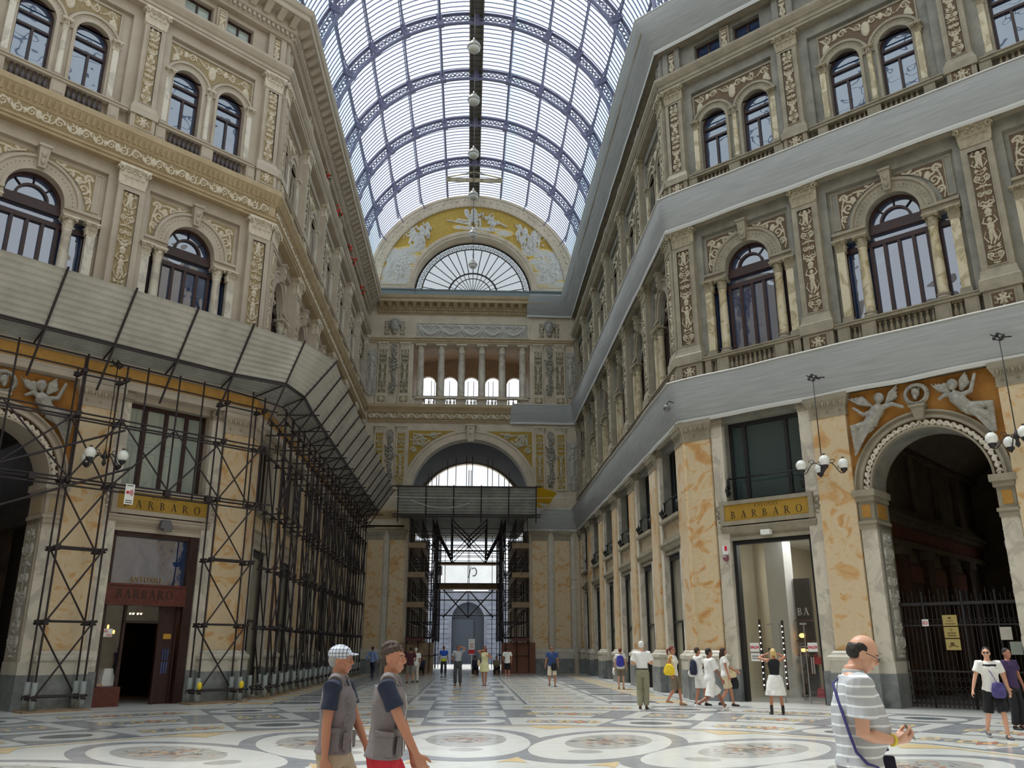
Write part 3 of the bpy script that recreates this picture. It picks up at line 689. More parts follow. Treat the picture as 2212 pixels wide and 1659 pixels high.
def pier_mesh(w, z0, z1, mat, base):
    b = MB(); b.box(-w/2, w/2, .24, .42, z0+.28, z1); b2 = MB(); b2.box(-w/2-.05, w/2+.05, .18, .42, z0, z0+.22); b2.box(-w/2-.03, w/2+.03, .2, .42, z0+.22, z0+.28)
    return b.mesh('shaft', mat), b2.mesh('base', base)
DR = {}; KS = {}; D2 = {}; PIER = {}
for sd in 'RL':
    for kd in 'AB': DR[sd, kd] = dress1(sd, kd)
    KS[sd] = keystone(M['stoneR2'] if sd == 'R' else M['stoneL']); D2[sd] = dress2(sd)
    mm, bs = (M['marbleY'], M['stoneR2']) if sd == 'R' else (M['marbleW'], M['stoneL'])
    PIER[sd, 1] = pier_mesh(.27, 11.97, 14.6, mm, bs); PIER[sd, 2] = pier_mesh(.2, 19.62, 21.76, mm, bs)
def rail_mesh(hb, z0, zt, peds, st, w=.55):
    b = MB(); q = hb-w; b.box(-q, q, -.02, .28, z0, z0+.1); b.box(-q, q, -.04, .3, zt-.14, zt-.04); b.box(-q, q, -.08, .32, zt-.04, zt)
    for x, ww in peds: b.box(x-ww/2, x+ww/2, 0, .28, z0+.1, zt-.14); b.box(x-ww/2+.06, x+ww/2-.06, -.015, .02, z0+.18, zt-.22)
    return b.mesh('rail', st)
RAILM = {}
for rg in ('RF', 'LF', 'RA', 'LA'):
    sd = rg[0]; st = M['stoneR2'] if sd == 'R' else M['stoneL']; Mf = FRM[rg]
    for k, (c, kind, hb) in enumerate(BAYS[rg]):
        pw = place_words(rg, k); Mx = Mf @ T(c); kd = 'B' if kind == 'B' else 'A'; cn = SDN[sd]
        window('1'+kd, Mx, f'first-floor arched window with dark wood frame, {pw}')
        for sg, wd in ((-1, 'left'), (1, 'right')):
            window('2', Mx @ T(sg*.9), f'{wd} one of a pair of second-floor arched windows, {pw}')
            window('a' if sd == 'R' else 'aL', Mx @ T(sg*.88), f'{wd} one of a pair of small square attic windows, {pw}')
        if kind != 'B': window('g'+sd, Mx, f'{"green-grey" if sd == "R" else "curtained"} mezzanine window over the shop front, {pw}')
        t = thing('window_surround', f'{cn} stone arch surround, first floor, {pw}', 'arch', Mx)
        obj('archivolt', DR[sd, kd], t); obj('keystone', KS[sd], t)
        off = 0 if kd == 'A' else .12
        for sg in (1, -1): obj('spandrel_relief', RM[sd]['sp'], t, T(sg*off, .385) @ Matrix.Scale(sg, 4, (1, 0, 0)))
        t = thing('twin_surround', f'{cn} stone twin arch surround, second floor, {pw}', 'arch', Mx)
        obj('archivolt', D2[sd], t); obj('frieze_relief', RM[sd]['fr'], t, T(0, .385))
        b, s, cp, L = COLM[sd, 1]
        for sg, wd in ((-1, 'left'), (1, 'right')):
            t = thing('column', f'{wd} small marble column, first-floor window, {pw}', 'column', Mx @ T(sg*1.13, .42, 11.97))
            obj('base', b, t); obj('shaft', s, t, T(0, 0, .3)); obj('capital', cp, t, T(0, 0, .3+L))
            t = thing('window_pier', f'{wd} flat marble pier, first-floor window, {pw}', 'pilaster', Mx @ T(sg*(1.62 if kd == 'A' else 1.82)))
            obj('shaft', PIER[sd, 1][0], t); obj('base', PIER[sd, 1][1], t); obj('capital', CAP[sd, 'pier'], t, T(0, .26, 14.6))
            t = thing('window_pier', f'{wd} flat marble pier, second-floor windows, {pw}', 'pilaster', Mx @ T(sg*1.66))
            obj('shaft', PIER[sd, 2][0], t); obj('base', PIER[sd, 2][1], t); obj('capital', CAP[sd, 'pier2'], t, T(0, .26, 21.76))
        b, s, cp, L = COLM[sd, 2]
        t = thing('column', f'marble column between second-floor windows, {pw}', 'column', Mx @ T(0, .4, 19.62))
        obj('base', b, t); obj('shaft', s, t, T(0, 0, .3)); obj('capital', cp, t, T(0, 0, .3+L))
        # balustrades
        for fl, z0, zt, peds, xs in ((1, 11.1, 11.97, [(-1.13, .46), (1.13, .46)] + ([(-1.95, .4), (1.95, .4)] if kind == 'B' else [(-1.72, .25), (1.72, .25)]),
                                      [-.82+.182*i for i in range(10)] + ([-1.62, -1.46, 1.46, 1.62] if kind == 'B' else [-1.47, 1.47])),
                                     (2, 18.86, 19.62, [(0, .46), (-1.8, .36), (1.8, .36)], [.36+.17*i for i in range(7)] + [-.36-.17*i for i in range(7)])):
            key = (sd, fl, kind)
            if key not in RAILM: RAILM[key] = rail_mesh(hb, z0, zt, peds, st)
            if rg == 'LA' and fl == 1: continue
            t = thing('balustrade', f'{cn} stone balustrade, {"first" if fl == 1 else "second"} floor, {pw}', 'balustrade', Mx)
            obj('rail', RAILM[key], t)
            for x in xs: obj('baluster', BALM[sd][fl-1], t, T(x, .14, z0+.1))
# attic window mullion reliefs
ma = MB(); ma.box(-.2, .2, .12, .3, 24.66, 25.8)
AM = {s: ma.mesh('block', M['stoneR2'] if s == 'R' else M['stoneL']) for s in 'RL'}
for rg in ('RF', 'LF', 'RA', 'LA'):
    for k, (c, kind, hb) in enumerate(BAYS[rg]):
        t = thing('attic_pier', f'carved pier between attic windows, {place_words(rg, k)}', 'pilaster', FRM[rg] @ T(c)); obj('block', AM[rg[0]], t); obj('relief_panel', RM[rg[0]]['pa'], t, T(0, .11, 24.74))
# ------------------------------------------------------------------ iron and glass barrel vault
ZC = 28.1; RG = 8.5; RIBY = [55.3-5.0*i for i in range(6)]
vault = thing('ceiling', 'iron and glass barrel vault over the hall', None, kind='structure')
def vp(R, th, y): return (R*math.sin(th), y, ZC + R*math.cos(th))    # th from the crown, + = right
mb = MB(); N = 36; ys = [30.2, 61.2]
for i in range(N):
    a0 = -PI/2 + PI*i/N; a1 = a0 + PI/N; dg = math.degrees((a0+a1)/2)
    mi = 1 if (abs(dg) > 62 or 15 < dg < 20) else 0
    mb.add([vp(RG, a0, 30.2), vp(RG, a1, 30.2), vp(RG, a1, 61.2), vp(RG, a0, 61.2)], [(0, 1, 2, 3)], mi, True)
mb.build('roof_pane', [M['roofglass'], M['roofglassC']], vault)
def ribmesh():
    mb = MB(); R0, R1 = 7.78, 8.42; n = 72
    for R, w, hh in ((R0, .2, .07), (R1, .2, .07), (R0+.1, .04, .05), (R1-.1, .04, .05)):
        g = []
        for i in range(n+1):
            a = -PI/2 + PI*i/n; g.append([vp(R-hh/2, a, -w/2), vp(R+hh/2, a, -w/2), vp(R+hh/2, a, w/2), vp(R-hh/2, a, w/2)])
        mb.sheet(g, smooth=False, wrap=True)
    Rm = (R0+R1)/2
    for k in range(12):
        A0 = -PI/2 + PI*k/12
        for j in range(4):
            a = A0 + PI/12*(j+.5)/4; da = .115/Rm
            for dr, dt in ((.12, 0), (-.12, 0), (0, 1), (0, -1)):
                c = []
                for q in range(9):
                    t = q/8*2*PI; c.append(vp(Rm+dr+.115*math.cos(t), a+dt*.12/Rm+.115*math.sin(t)/Rm, 0))
                mb.tube(c, .026, 4, smooth=False)
            e = PI/12/8
            for s in (1, -1): mb.tube([vp(Rm-.26, a+s*e, 0), vp(Rm-.1, a+s*e*.55, 0)], .025, 4); mb.tube([vp(Rm+.26, a+s*e, 0), vp(Rm+.1, a+s*e*.55, 0)], .025, 4)
            mb.tube([vp(R0, a+e, 0), vp(R1, a+e, 0)], .02, 4)
        o = mb.M; mb.at(T(*vp(Rm, A0, 0)) @ RY(A0)); mb.cbox((0, 0, 0), (.3, .34, .72)); mb.at(o)
    return mb.mesh('rib', M['steelV'])
RIB = ribmesh()
for y in RIBY: obj('rib', RIB, vault, T(0, y, 0))
def purlin(th, solid=False):
    mb = MB(); L = 5.0; n = 12
    if solid:
        o = mb.M; mb.at(RY(0)); c = vp(8.25, th, L/2); mb.at(T(*c) @ RY(th)); mb.cbox((0, 0, 0), (.12, L, .34)); mb.at(o); return mb.mesh('purlin', M['steelV'])
    lo = [(t*L, 7.82+.5*(1-(2*t-1)**4)*1.0) for t in [i/n for i in range(n+1)]]
    mb.tube([vp(R, th, y) for y, R in lo], .045, 4, smooth=False); mb.tube([vp(8.4, th, 0), vp(8.4, th, L)], .045, 4, smooth=False)
    mb.tube([vp(8.4, th-.012, 0), vp(8.4, th-.012, L)], .03, 4, smooth=False)
    for i in range(n):
        y, R = lo[i]; y2, r2_ = lo[i+1]
        if R < 8.3 or r2_ < 8.3: mb.tube([vp(R, th, y), vp(8.4, th, y2)], .02, 4); mb.tube([vp(8.4, th, y), vp(r2_, th, y2)], .02, 4)
    return mb.mesh('purlin', M['steelV'])
for k in range(1, 12):
    th = -PI/2 + PI*k/12
    if k == 6: continue
    me = purlin(th, k in (5, 7))
    for y in RIBY[:-1] + [60.3]: obj('purlin', me, vault, T(0, y-5.0, 0))
mb = MB(); mb.box(-.42, .42, 29., 61, ZC+8.28, ZC+8.33); mb.box(-.42, -.34, 29, 61, ZC+8.1, ZC+8.4); mb.box(.34, .42, 29, 61, ZC+8.1, ZC+8.4)
for i in range(64): mb.box(-.4, .4, 29.2+i*.5, 29.26+i*.5, ZC+8.2, ZC+8.3)
mb.build('ridge_walkway', simple('walkway_metal', S((98,92,84)), .7), vault)
mb = MB(); y = 30.4
while y < 61:
    g = []
    for i in range(37):
        a = -PI/2 + PI*i/36; g.append([vp(RG-.05, a, y-.011), vp(RG+.02, a, y-.011), vp(RG+.02, a, y+.011), vp(RG-.05, a, y+.011)])
    mb.sheet(g, smooth=False, wrap=True); y += .36
mb.build('glazing_bar', M['steelV'], vault)
mb = MB()   # gabled gantry hung at the ridge
for a, b in (((-2.1, 56.6, 35.55), (0, 56.6, 36.1)), ((0, 56.6, 36.1), (2.1, 56.6, 35.55)), ((-2.1, 56.6, 35.5), (2.1, 56.6, 35.5)), ((-2.1, 56.6, 35.3), (2.1, 56.6, 35.3))): mb.tube([a, b], .06, 4)
mb.box(-2.1, 2.1, 56.55, 56.75, 35.28, 35.42)
tag(mb.build('gantry', M['marbleY']), 'small gabled gantry hanging under the roof ridge near the end wall', 'gantry')
# dome over the crossing (behind and above the camera, mirrored in the windows)
dome = thing('ceiling', 'glass dome over the crossing', None, kind='structure')
mb = MB(); ring = []
RD = 20.4
for i in range(9):
    a = PI/2*i/9*.96; ring.append((RD*math.cos(a), 37.6+15*math.sin(a)))
mb.lathe(ring, 16, c=(0, OCY, 0), a0=PI/16, a1=2*PI+PI/16); mb.build('dome_pane', M['roofglass'], dome)
mb = MB()
for k in range(16):
    a = PI/16 + k*PI/8; mb.tube([(r*.985*math.cos(a), OCY+r*.985*math.sin(a), z) for r, z in ring], .22, 4, smooth=False)
for r, z in ring[1:]:
    mb.tube([(r*.98*math.cos(PI/16+k*PI/8), OCY+r*.98*math.sin(PI/16+k*PI/8), z) for k in range(16)], .12, 4, closed=True, smooth=False)
mb.build('dome_rib', M['steelV'], dome)
# plain walls closing the rest of the crossing behind the camera
L_ = FL/R2
P8 = [(W, OCY-W-L_), (W+L_, OCY-W), (W+L_, OCY+W)]
mb = MB()
def vwall(a, b, z0=0, z1=28.1): mb.add([(a[0], a[1], z0), (b[0], b[1], z0), (b[0], b[1], z1), (a[0], a[1], z1)], [(0, 1, 2, 3)])
for s in (1, -1):
    vwall((s*W, OCY-W-L_), (s*(W+L_), OCY-W)); vwall((s*W, OCY-W-L_), (s*W, OCY-W-L_-14))
    for yy in (OCY-W, OCY+W): vwall((s*(W+L_), yy), (s*(W+L_+14), yy))
    vwall((s*(W+L_+14), OCY-W), (s*(W+L_+14), OCY+W), 0, 36)
vwall((-W, OCY-W-L_-14), (W, OCY-W-L_-14), 0, 36)
tag(mb.build('wall_back', M['stoneF']), 'plain stone walls of the crossing behind the camera', kind='structure')
mb = MB()
for s in (1, -1):
    x0 = W+L_-1.5; mb.add([(s*x0, OCY-W-.5, 36), (s*(x0+16), OCY-W-.5, 36), (s*(x0+16), OCY+W+.5, 36), (s*x0, OCY+W+.5, 36)], [(0, 1, 2, 3)])
mb.add([(-W-.5, OCY-W-L_+1.5, 36), (W+.5, OCY-W-L_+1.5, 36), (W+.5, OCY-W-L_-15, 36), (-W-.5, OCY-W-L_-15, 36)], [(0, 1, 2, 3)])
tag(mb.build('ceiling', M['roofglass']), 'glass roof over the side halls behind the camera', kind='structure')
# ------------------------------------------------------------------ hanging lamps
lm = MB(); lm.lathe([(.04, .62), (.05, .5), (.12, .46), (.16, .42), (.14, .38), (.3, .22), (.34, .1), (.34, .04), (.31, .02)], 20)
LMm = lm.mesh('lamp_shade', simple('lamp_metal', S((150,146,138)), .4, .6))
lg = MB(); lg.lathe([(.31, .03), (.3, -.06), (.22, -.16), (.1, -.2), (.001, -.21)], 20); LGm = lg.mesh('lens', simple('lamp_lens', S((190,188,180)), .25))
lc = MB(); lc.tube([(0, 0, .6), (0, 0, 6.4)], .015, 5); LCm = lc.mesh('cable', M['iron'])
lk = MB(); lk.tube([(.0, 0, .62), (.1, .05, .72), (-.08, 0, .86), (.1, 0, .98), (0, 0, 1.1)], .02, 5); LKm = lk.mesh('hook', M['iron'])
for i, y in enumerate([34.8, 39.0, 44.2, 49.1, 54.5, 59.6]):
    t = thing('hanging_lamp', f'bell-shaped metal lamp under the roof ridge, {["nearest", "second nearest", "third nearest", "third from the end wall", "second from the end wall", "nearest the end wall"][i]}', 'lamp', T(-.12+.02*i, y, 29.7), 'bell lamps hanging along the roof ridge')
    obj('lamp_shade', LMm, t); obj('lens', LGm, t); obj('cable', LCm, t); obj('hook', LKm, t)
# ------------------------------------------------------------------ end wall
F1 = M['stoneF']
mb = MB(); mb.at(FW)
port = [(-8.1, 0), (-4.25, 0), (-4.25, 12.0)] + arc(0, 12.0, 4.25, 180, 0, 32) + [(4.25, 0), (8.1, 0), (8.1, 26.3), (-8.1, 26.3)]
plate(mb, [port, rect(-4.4, 4.4, 18.86, 23.62)], .0, 1.0)
mb.box(-8.1, 8.1, -.02, 1.0, 26.3, 28.1)
plate(mb, [[(-8.3, 28.1)] + [(8.3, 28.1)] + arc(0, 28.1, 8.3, 0, 180, 40), [(-4.62, 28.12), (4.62, 28.12)] + arc(0, 28.12, 4.62, 0, 180, 32)], .0, 1.4)
me = mb.mesh('wall_far', F1); fix_normals(me); tag(obj('wall_far', me), 'tall end wall with portal arch, colonnade and lunette', kind='structure')
n += 1
mb = MB(); mb.at(FW)
for key, x in (('string2', 7.6), ('cornice', 7.2)):
    P = [[(-x, -max(o, -.02), z), (x, -max(o, -.02), z)] for o, z in PROF[key]]; mb.sheet(P, smooth=False)
P = [(.02, 23.66), (.08, 23.68), (.08, 23.8), (.14, 23.84), (.14, 23.95), (.2, 24.02), (.02, 24.06)]
mb.sheet([[(-7.6, -o, z), (7.6, -o, z)] for o, z in P], smooth=False)
k = -7.0
while k < 7.0:
    mb.box(k-.06, k+.06, -.2, -.08, 26.1, 26.26); k += .22
k = -6.9
while k < 7.0:
    mb.taper(k-.13, k+.13, -.36, -.2, 26.42, k-.15, k+.15, -.74, -.2, 26.76); k += .62
for sx in (-1, 1):
    a, b = sorted((sx*4.6, sx*7.7)); mb.sheet([[(a, -max(o, -.02), z), (b, -max(o, -.02), z)] for o, z in PROF['string1']], smooth=False)
tag(mb.build(f'trim_{n}', M['stoneL2']), 'cornices and string courses across the end wall', kind='structure')
n += 1; mb = MB(); mb.at(FW); mb.box(-7.8, -4.5, -.12, .3, 27.2, 28.05); mb.box(4.5, 7.8, -.12, .3, 27.2, 28.05); mb.box(-4.5, 4.5, -.05, .3, 27.2, 28.05)
mb.box(-7.8, -4.45, -.2, .3, 28.0, 28.1); mb.box(4.45, 7.8, -.2, .3, 28.0, 28.1); mb.box(-4.5, 4.5, -.1, .3, 28.02, 28.1)
tag(mb.build(f'trim_{n}', simple('blue_grey_paint', S((112,122,124)), .7)), 'blue-grey ledge below the lunette', kind='structure')
n += 1; mb = MB(); mb.at(FW); Z0 = 28.1
archring(mb, 0, Z0, 7.45, 8.1, -.12, .1, 40); archring(mb, 0, Z0, 7.2, 7.45, -.2, .1, 40); archring(mb, 0, Z0, 8.02, 8.14, -.16, .1, 40)
archring(mb, 0, Z0, 4.62, 4.8, -.08, .1, 32); archring(mb, 0, Z0, 4.8, 5.05, -.16, .1, 32)
for i in range(44):
    a = PI*(i+.5)/44; mb.ell((7.78*math.cos(a), -.13, Z0+7.78*math.sin(a)), (.13, .04, .13), 7, 5)
for i in range(70):
    a = PI*(i+.5)/70; mb.ell((7.32*math.cos(a), -.21, Z0+7.32*math.sin(a)), (.06, .04, .08), 5, 4); mb.ell((4.93*math.cos(a), -.17, Z0+4.93*math.sin(a)), (.05, .04, .06), 5, 4)
mb.box(-7.3, -5.05, -.1, .05, 28.1, 28.5); mb.box(5.05, 7.3, -.1, .05, 28.1, 28.5)
for x0 in (-7.1, 5.1):
    for i in range(16): mb.ell((x0+.12*i+.05, -.12, 28.4), (.04, .04, .05), 5, 4)
# portal archivolt
archring(mb, 0, 12.0, 4.25, 4.42, -.1, .1, 36); archring(mb, 0, 12.0, 4.42, 4.85, -.04, .1, 36); archring(mb, 0, 12.0, 4.78, 4.92, -.1, .1, 36)
tag(mb.build(f'trim_{n}', M['stoneF']), 'arched mouldings of the end wall lunette and portal', kind='structure')
# tympanum relief
C = []
def fig(cx, cz, s, rot=0, pose=0):
    R_ = lambda x, z: (cx + s*(x*math.cos(rot)-z*math.sin(rot)), cz + s*(x*math.sin(rot)+z*math.cos(rot)))
    C.append(([R_(0, .9)], (.16*s, .19*s), 1.25)); C.append(([R_(0, .75), R_(.05, .25), R_(.0, 0)], .26*s, 1.2))
    if pose == 0: L = [[(0, 0), (.45, .1), (.5, -.45)], [(0, -.05), (.25, -.25), (.15, -.75)], [(.02, .6), (.4, .45), (.65, .6)], [(-.02, .6), (-.3, .35), (-.15, .1)]]
    elif pose == 1: L = [[(0, 0), (.1, -.5), (.05, -1.)], [(0, 0), (-.15, -.5), (-.1, -1.)], [(0, .6), (.35, .3), (.3, 0)], [(0, .6), (-.35, .75), (-.5, 1.05)]]
    else: L = [[(0, 0), (-.5, -.05), (-1.0, .05)], [(0, -.1), (-.5, -.25), (-1.05, -.2)], [(0, .55), (.4, .6), (.75, .4)], [(0, .5), (.3, .2), (.5, .15)]]
    for q in L: C.append(([R_(*p) for p in q], .13*s, 1.1))
    C.append(([R_(-.2, .1), R_(-.35, -.3), R_(-.1, -.7)], .14*s, .8))
r = random.Random(3)
fig(.0, 34.05, 1.05, 0, 0); C.append(([(.35, 34.6), (.75, 34.75), (.7, 34.3)], .06, 1.2))
for a in ([(-.6, 34.9), (-.5, 34.5), (-.3, 34.1)],): C.append((a, .22, .9))
fig(1.55, 34.1, .75, 1.2, 2); C.append(([(1.2, 33.9), (1.9, 34.0), (2.6, 33.6)], .14, .8))
C.append(([(-.3, 33.75), (-1.4, 33.95), (-2.1, 34.05)], .12, .8)); C.append(([(-.2, 34.), (-1.3, 34.15)], .1, .7))
for x, z, w_, h_ in ((-.2, 33.4, 1.6, .22), (1.2, 33.3, 1.4, .25), (2.4, 33.0, .9, .4), (-1.2, 33.45, .6, .25)): C.append(([(x, z)], (w_, h_), .55))
for sx in (-1, 1):
    for x, z, s, ps in ((4.7, 32.3, .95, 0), (4.0, 32.6, .9, 1), (3.6, 33.1, .7, 1), (4.4, 31.9, .8, 0), (6.1, 29.6, 1.0, 0), (5.5, 29.6, .6, 1), (6.5, 29.9, .8, 1)): fig(sx*x, z, s, -.1*sx, ps)
    for i in range(26):
        x = r.uniform(4.6, 7.1); z = 28.4 + r.uniform(0, 2.6); C.append(([(sx*x, z)], (r.uniform(.6, 1.1), r.uniform(.35, .6)), .55))
    for i in range(60): C.append(([(sx*(5.2+r.gauss(0, .35)), 33.0+r.gauss(0, .45)-(0)), ], (.1, .1), r.uniform(.4, 1.))) if r.random() < .8 else None
    for i in range(10): C.append(([(sx*(4.2+.24*i), 31.5-.05*i+r.uniform(-.15, .15))], (.6, .5), .55))
    for i in range(25): C.append(([(sx*(5.3+r.gauss(0, .2)), 30.5+r.gauss(0, .35))], (.12, .12), .9))
tm = relief('tympanum_relief', -7.2, 7.2, 28.5, 35.35, 300, 150, C, M['tymp'], amp=.14, mask=lambda x, z: 5.02 < math.hypot(x, z-28.1) < 7.22)
tag(obj('tympanum_relief', tm, None, FW @ T(0, -.03)), 'semicircular relief of figures on yellow ground above the end wall', 'relief')
# lunette window
WN += 1; t = thing(f'window_{WN}', 'fan-shaped lunette window in the end wall', None, FW @ T(0, 1.2, 28.12), kind='structure')
f = MB()
def ringt(R, w_): f.tube([(R*math.cos(PI*i/40), 0, R*math.sin(PI*i/40)) for i in range(41)], w_, 4, smooth=False)
for R, w_ in ((4.55, .07), (4.05, .05), (1.95, .07), (1.5, .04), (.55, .04)): ringt(R, w_)
for i in range(1, 18):
    a = PI*i/18; f.tube([(1.95*math.cos(a), 0, 1.95*math.sin(a)), (4.05*math.cos(a), 0, 4.05*math.sin(a))], .035, 4)
for i in range(1, 16):
    a = PI*i/16; f.tube([(.55*math.cos(a), 0, .55*math.sin(a)), (1.95*math.cos(a), 0, 1.95*math.sin(a))], .025, 4)
for i in range(34):
    a = PI*(i+.5)/34; c = (4.3*math.cos(a), 4.3*math.sin(a))
    f.tube([(c[0]+.13*math.cos(q), 0, c[1]+.13*math.sin(q)) for q in [a+.7+j*.61 for j in range(9)]], .018, 4)
    f.tube([(4.1*math.cos(a), 0, 4.1*math.sin(a)), (4.42*math.cos(a), 0, 4.42*math.sin(a))], .022, 4)
    a = PI*i/34; f.tube([(4.05*math.cos(a), 0, 4.05*math.sin(a)), (4.55*math.cos(a), 0, 4.55*math.sin(a))], .02, 4)
f.box(-4.6, 4.6, -.06, .06, -.05, .06)
f.build('frame', M['iron'], t)
p_ = MB(); q = arc(0, 0, 4.5, 0, 180, 30); p_.add([(x, .05, z) for x, z in q], [tuple(range(len(q)))]); p_.build('pane', clear('milky_glass', (.24,.26,.265), .35, col=(.55,.58,.6)), t)
# frieze with garlands, masks
C = []
for i in range(6):
    x = -3.95 + 7.9*i/5; C += [([(x, .78)], (.16, .2), 1.2), ([(x, .6), (x-.2, .3), (x-.28, .12)], .07, 1), ([(x, .6), (x+.15, .3), (x+.25, .1)], .07, 1), ([(x-.3, .95), (x, .8), (x+.3, .98)], .06, .9)]
    if i < 5: C.append(([(x+1.58*t, .72-.5*math.sin(PI*t)) for t in [j/10 for j in range(11)]], .14, 1.2)); C.append((spiral(x+.79, .85, .16, 0, 1.2), .05, .8)); C.append(([(x+.2, .8), (x+.5, .95), (x+.8, .75), (x+1.1, .95), (x+1.4, .8)], .05, .8))
t = thing('garland_frieze', 'white carved frieze with garlands above the end wall colonnade', 'frieze', FW @ T(0, -.03, 24.17))
obj('panel', relief('panel', -4.2, 4.2, 0, 1.08, 230, 36, C, M['relW'], amp=.09), t)
b = MB(); plate(b, [rect(-4.36, 4.36, -.05, 1.2), rect(-4.22, 4.22, -.0, 1.1)], -.03, .03); b.build('border', M['stoneF'], t)
for sg, wd in ((-1, 'left'), (1, 'right')):
    t = thing('carved_mask', f'large white carved head high on the end wall, {wd} of the frieze', 'mask', FW @ T(sg*5.88, -.1, 25.0))
    b = MB(); b.ell((0, -.05, 0), (.34, .25, .48), 16, 12); b.ell((0, -.28, 0), (.05, .07, .12), 8, 6); b.ell((0, -.22, -.22), (.12, .05, .04), 8, 5)
    for s in (1, -1): b.ell((s*.12, -.24, .1), (.07, .04, .04), 8, 5); b.ell((s*.12, -.26, .17), (.09, .03, .025), 8, 4)
    b.build('face', M['winged'], t)
    b = MB()
    for i in range(14): a = PI*i/13; b.ell((.4*math.cos(a), .0, .12+.42*math.sin(a)), (.1, .1, .1), 8, 6)
    b.ell((0, -.02, -.52), (.22, .15, .14), 10, 6); b.build('hair', M['winged'], t)
pan = relief('relief_panel', -.18, .18, 0, 1.1, 20, 50, candelabra(.36, 1.1, 12, False), M['relF2'])
cand2 = relief('relief_panel', -.28, .28, 0, 3.3, 28, 150, candelabra(.56, 3.3, 21), M['relF2'], amp=.06)
cand1 = relief('relief_panel', -.26, .26, 0, 3.5, 28, 150, candelabra(.52, 3.5, 23), M['relF'], amp=.06)
wide = relief('relief_panel', -.42, .42, 0, 3.6, 40, 150, candelabra(.84, 3.6, 31), M['relW'], amp=.09)
gar = MB(); r = random.Random(9)
for i in range(150):
    z = r.uniform(0, 3.5); w_ = .16+.2*abs(math.sin(z*2.1))*(1 if z > .3 else .4); gar.ell((r.gauss(0, w_*.5), -.08, z), (.07, .09, .07), 6, 4)
gar.tube([(0, 0, 0), (0, 0, 3.7)], .08, 6)
gar.tube([(.22*math.cos(i*PI/6), -.08, 3.6+.28*math.sin(i*PI/6)) for i in range(13)], .05, 6)
GAR = gar.mesh('garland', M['winged'])
capF = pil_capital(.74, .5, .12, M['capL'])
def fpil(x, z0, z1, pmesh, ph, label):
    t = thing('carved_pilaster', label, 'pilaster', FW @ T(x, -.12))
    b = MB(); plate(b, [rect(-.36, .36, z0, z1), rect(-.29, .29, z0+.1, z1-.08)], -.0, .05); b.box(-.36, .36, .04, .13, z0, z1); b.build('shaft', M['stoneF'], t)
    obj('relief_panel', pmesh, t, T(0, .035, z0+.12) @ Matrix.Diagonal((1, 1, (z1-z0-.22)/ph, 1))); obj('capital', capF, t, T(0, 0, z1))
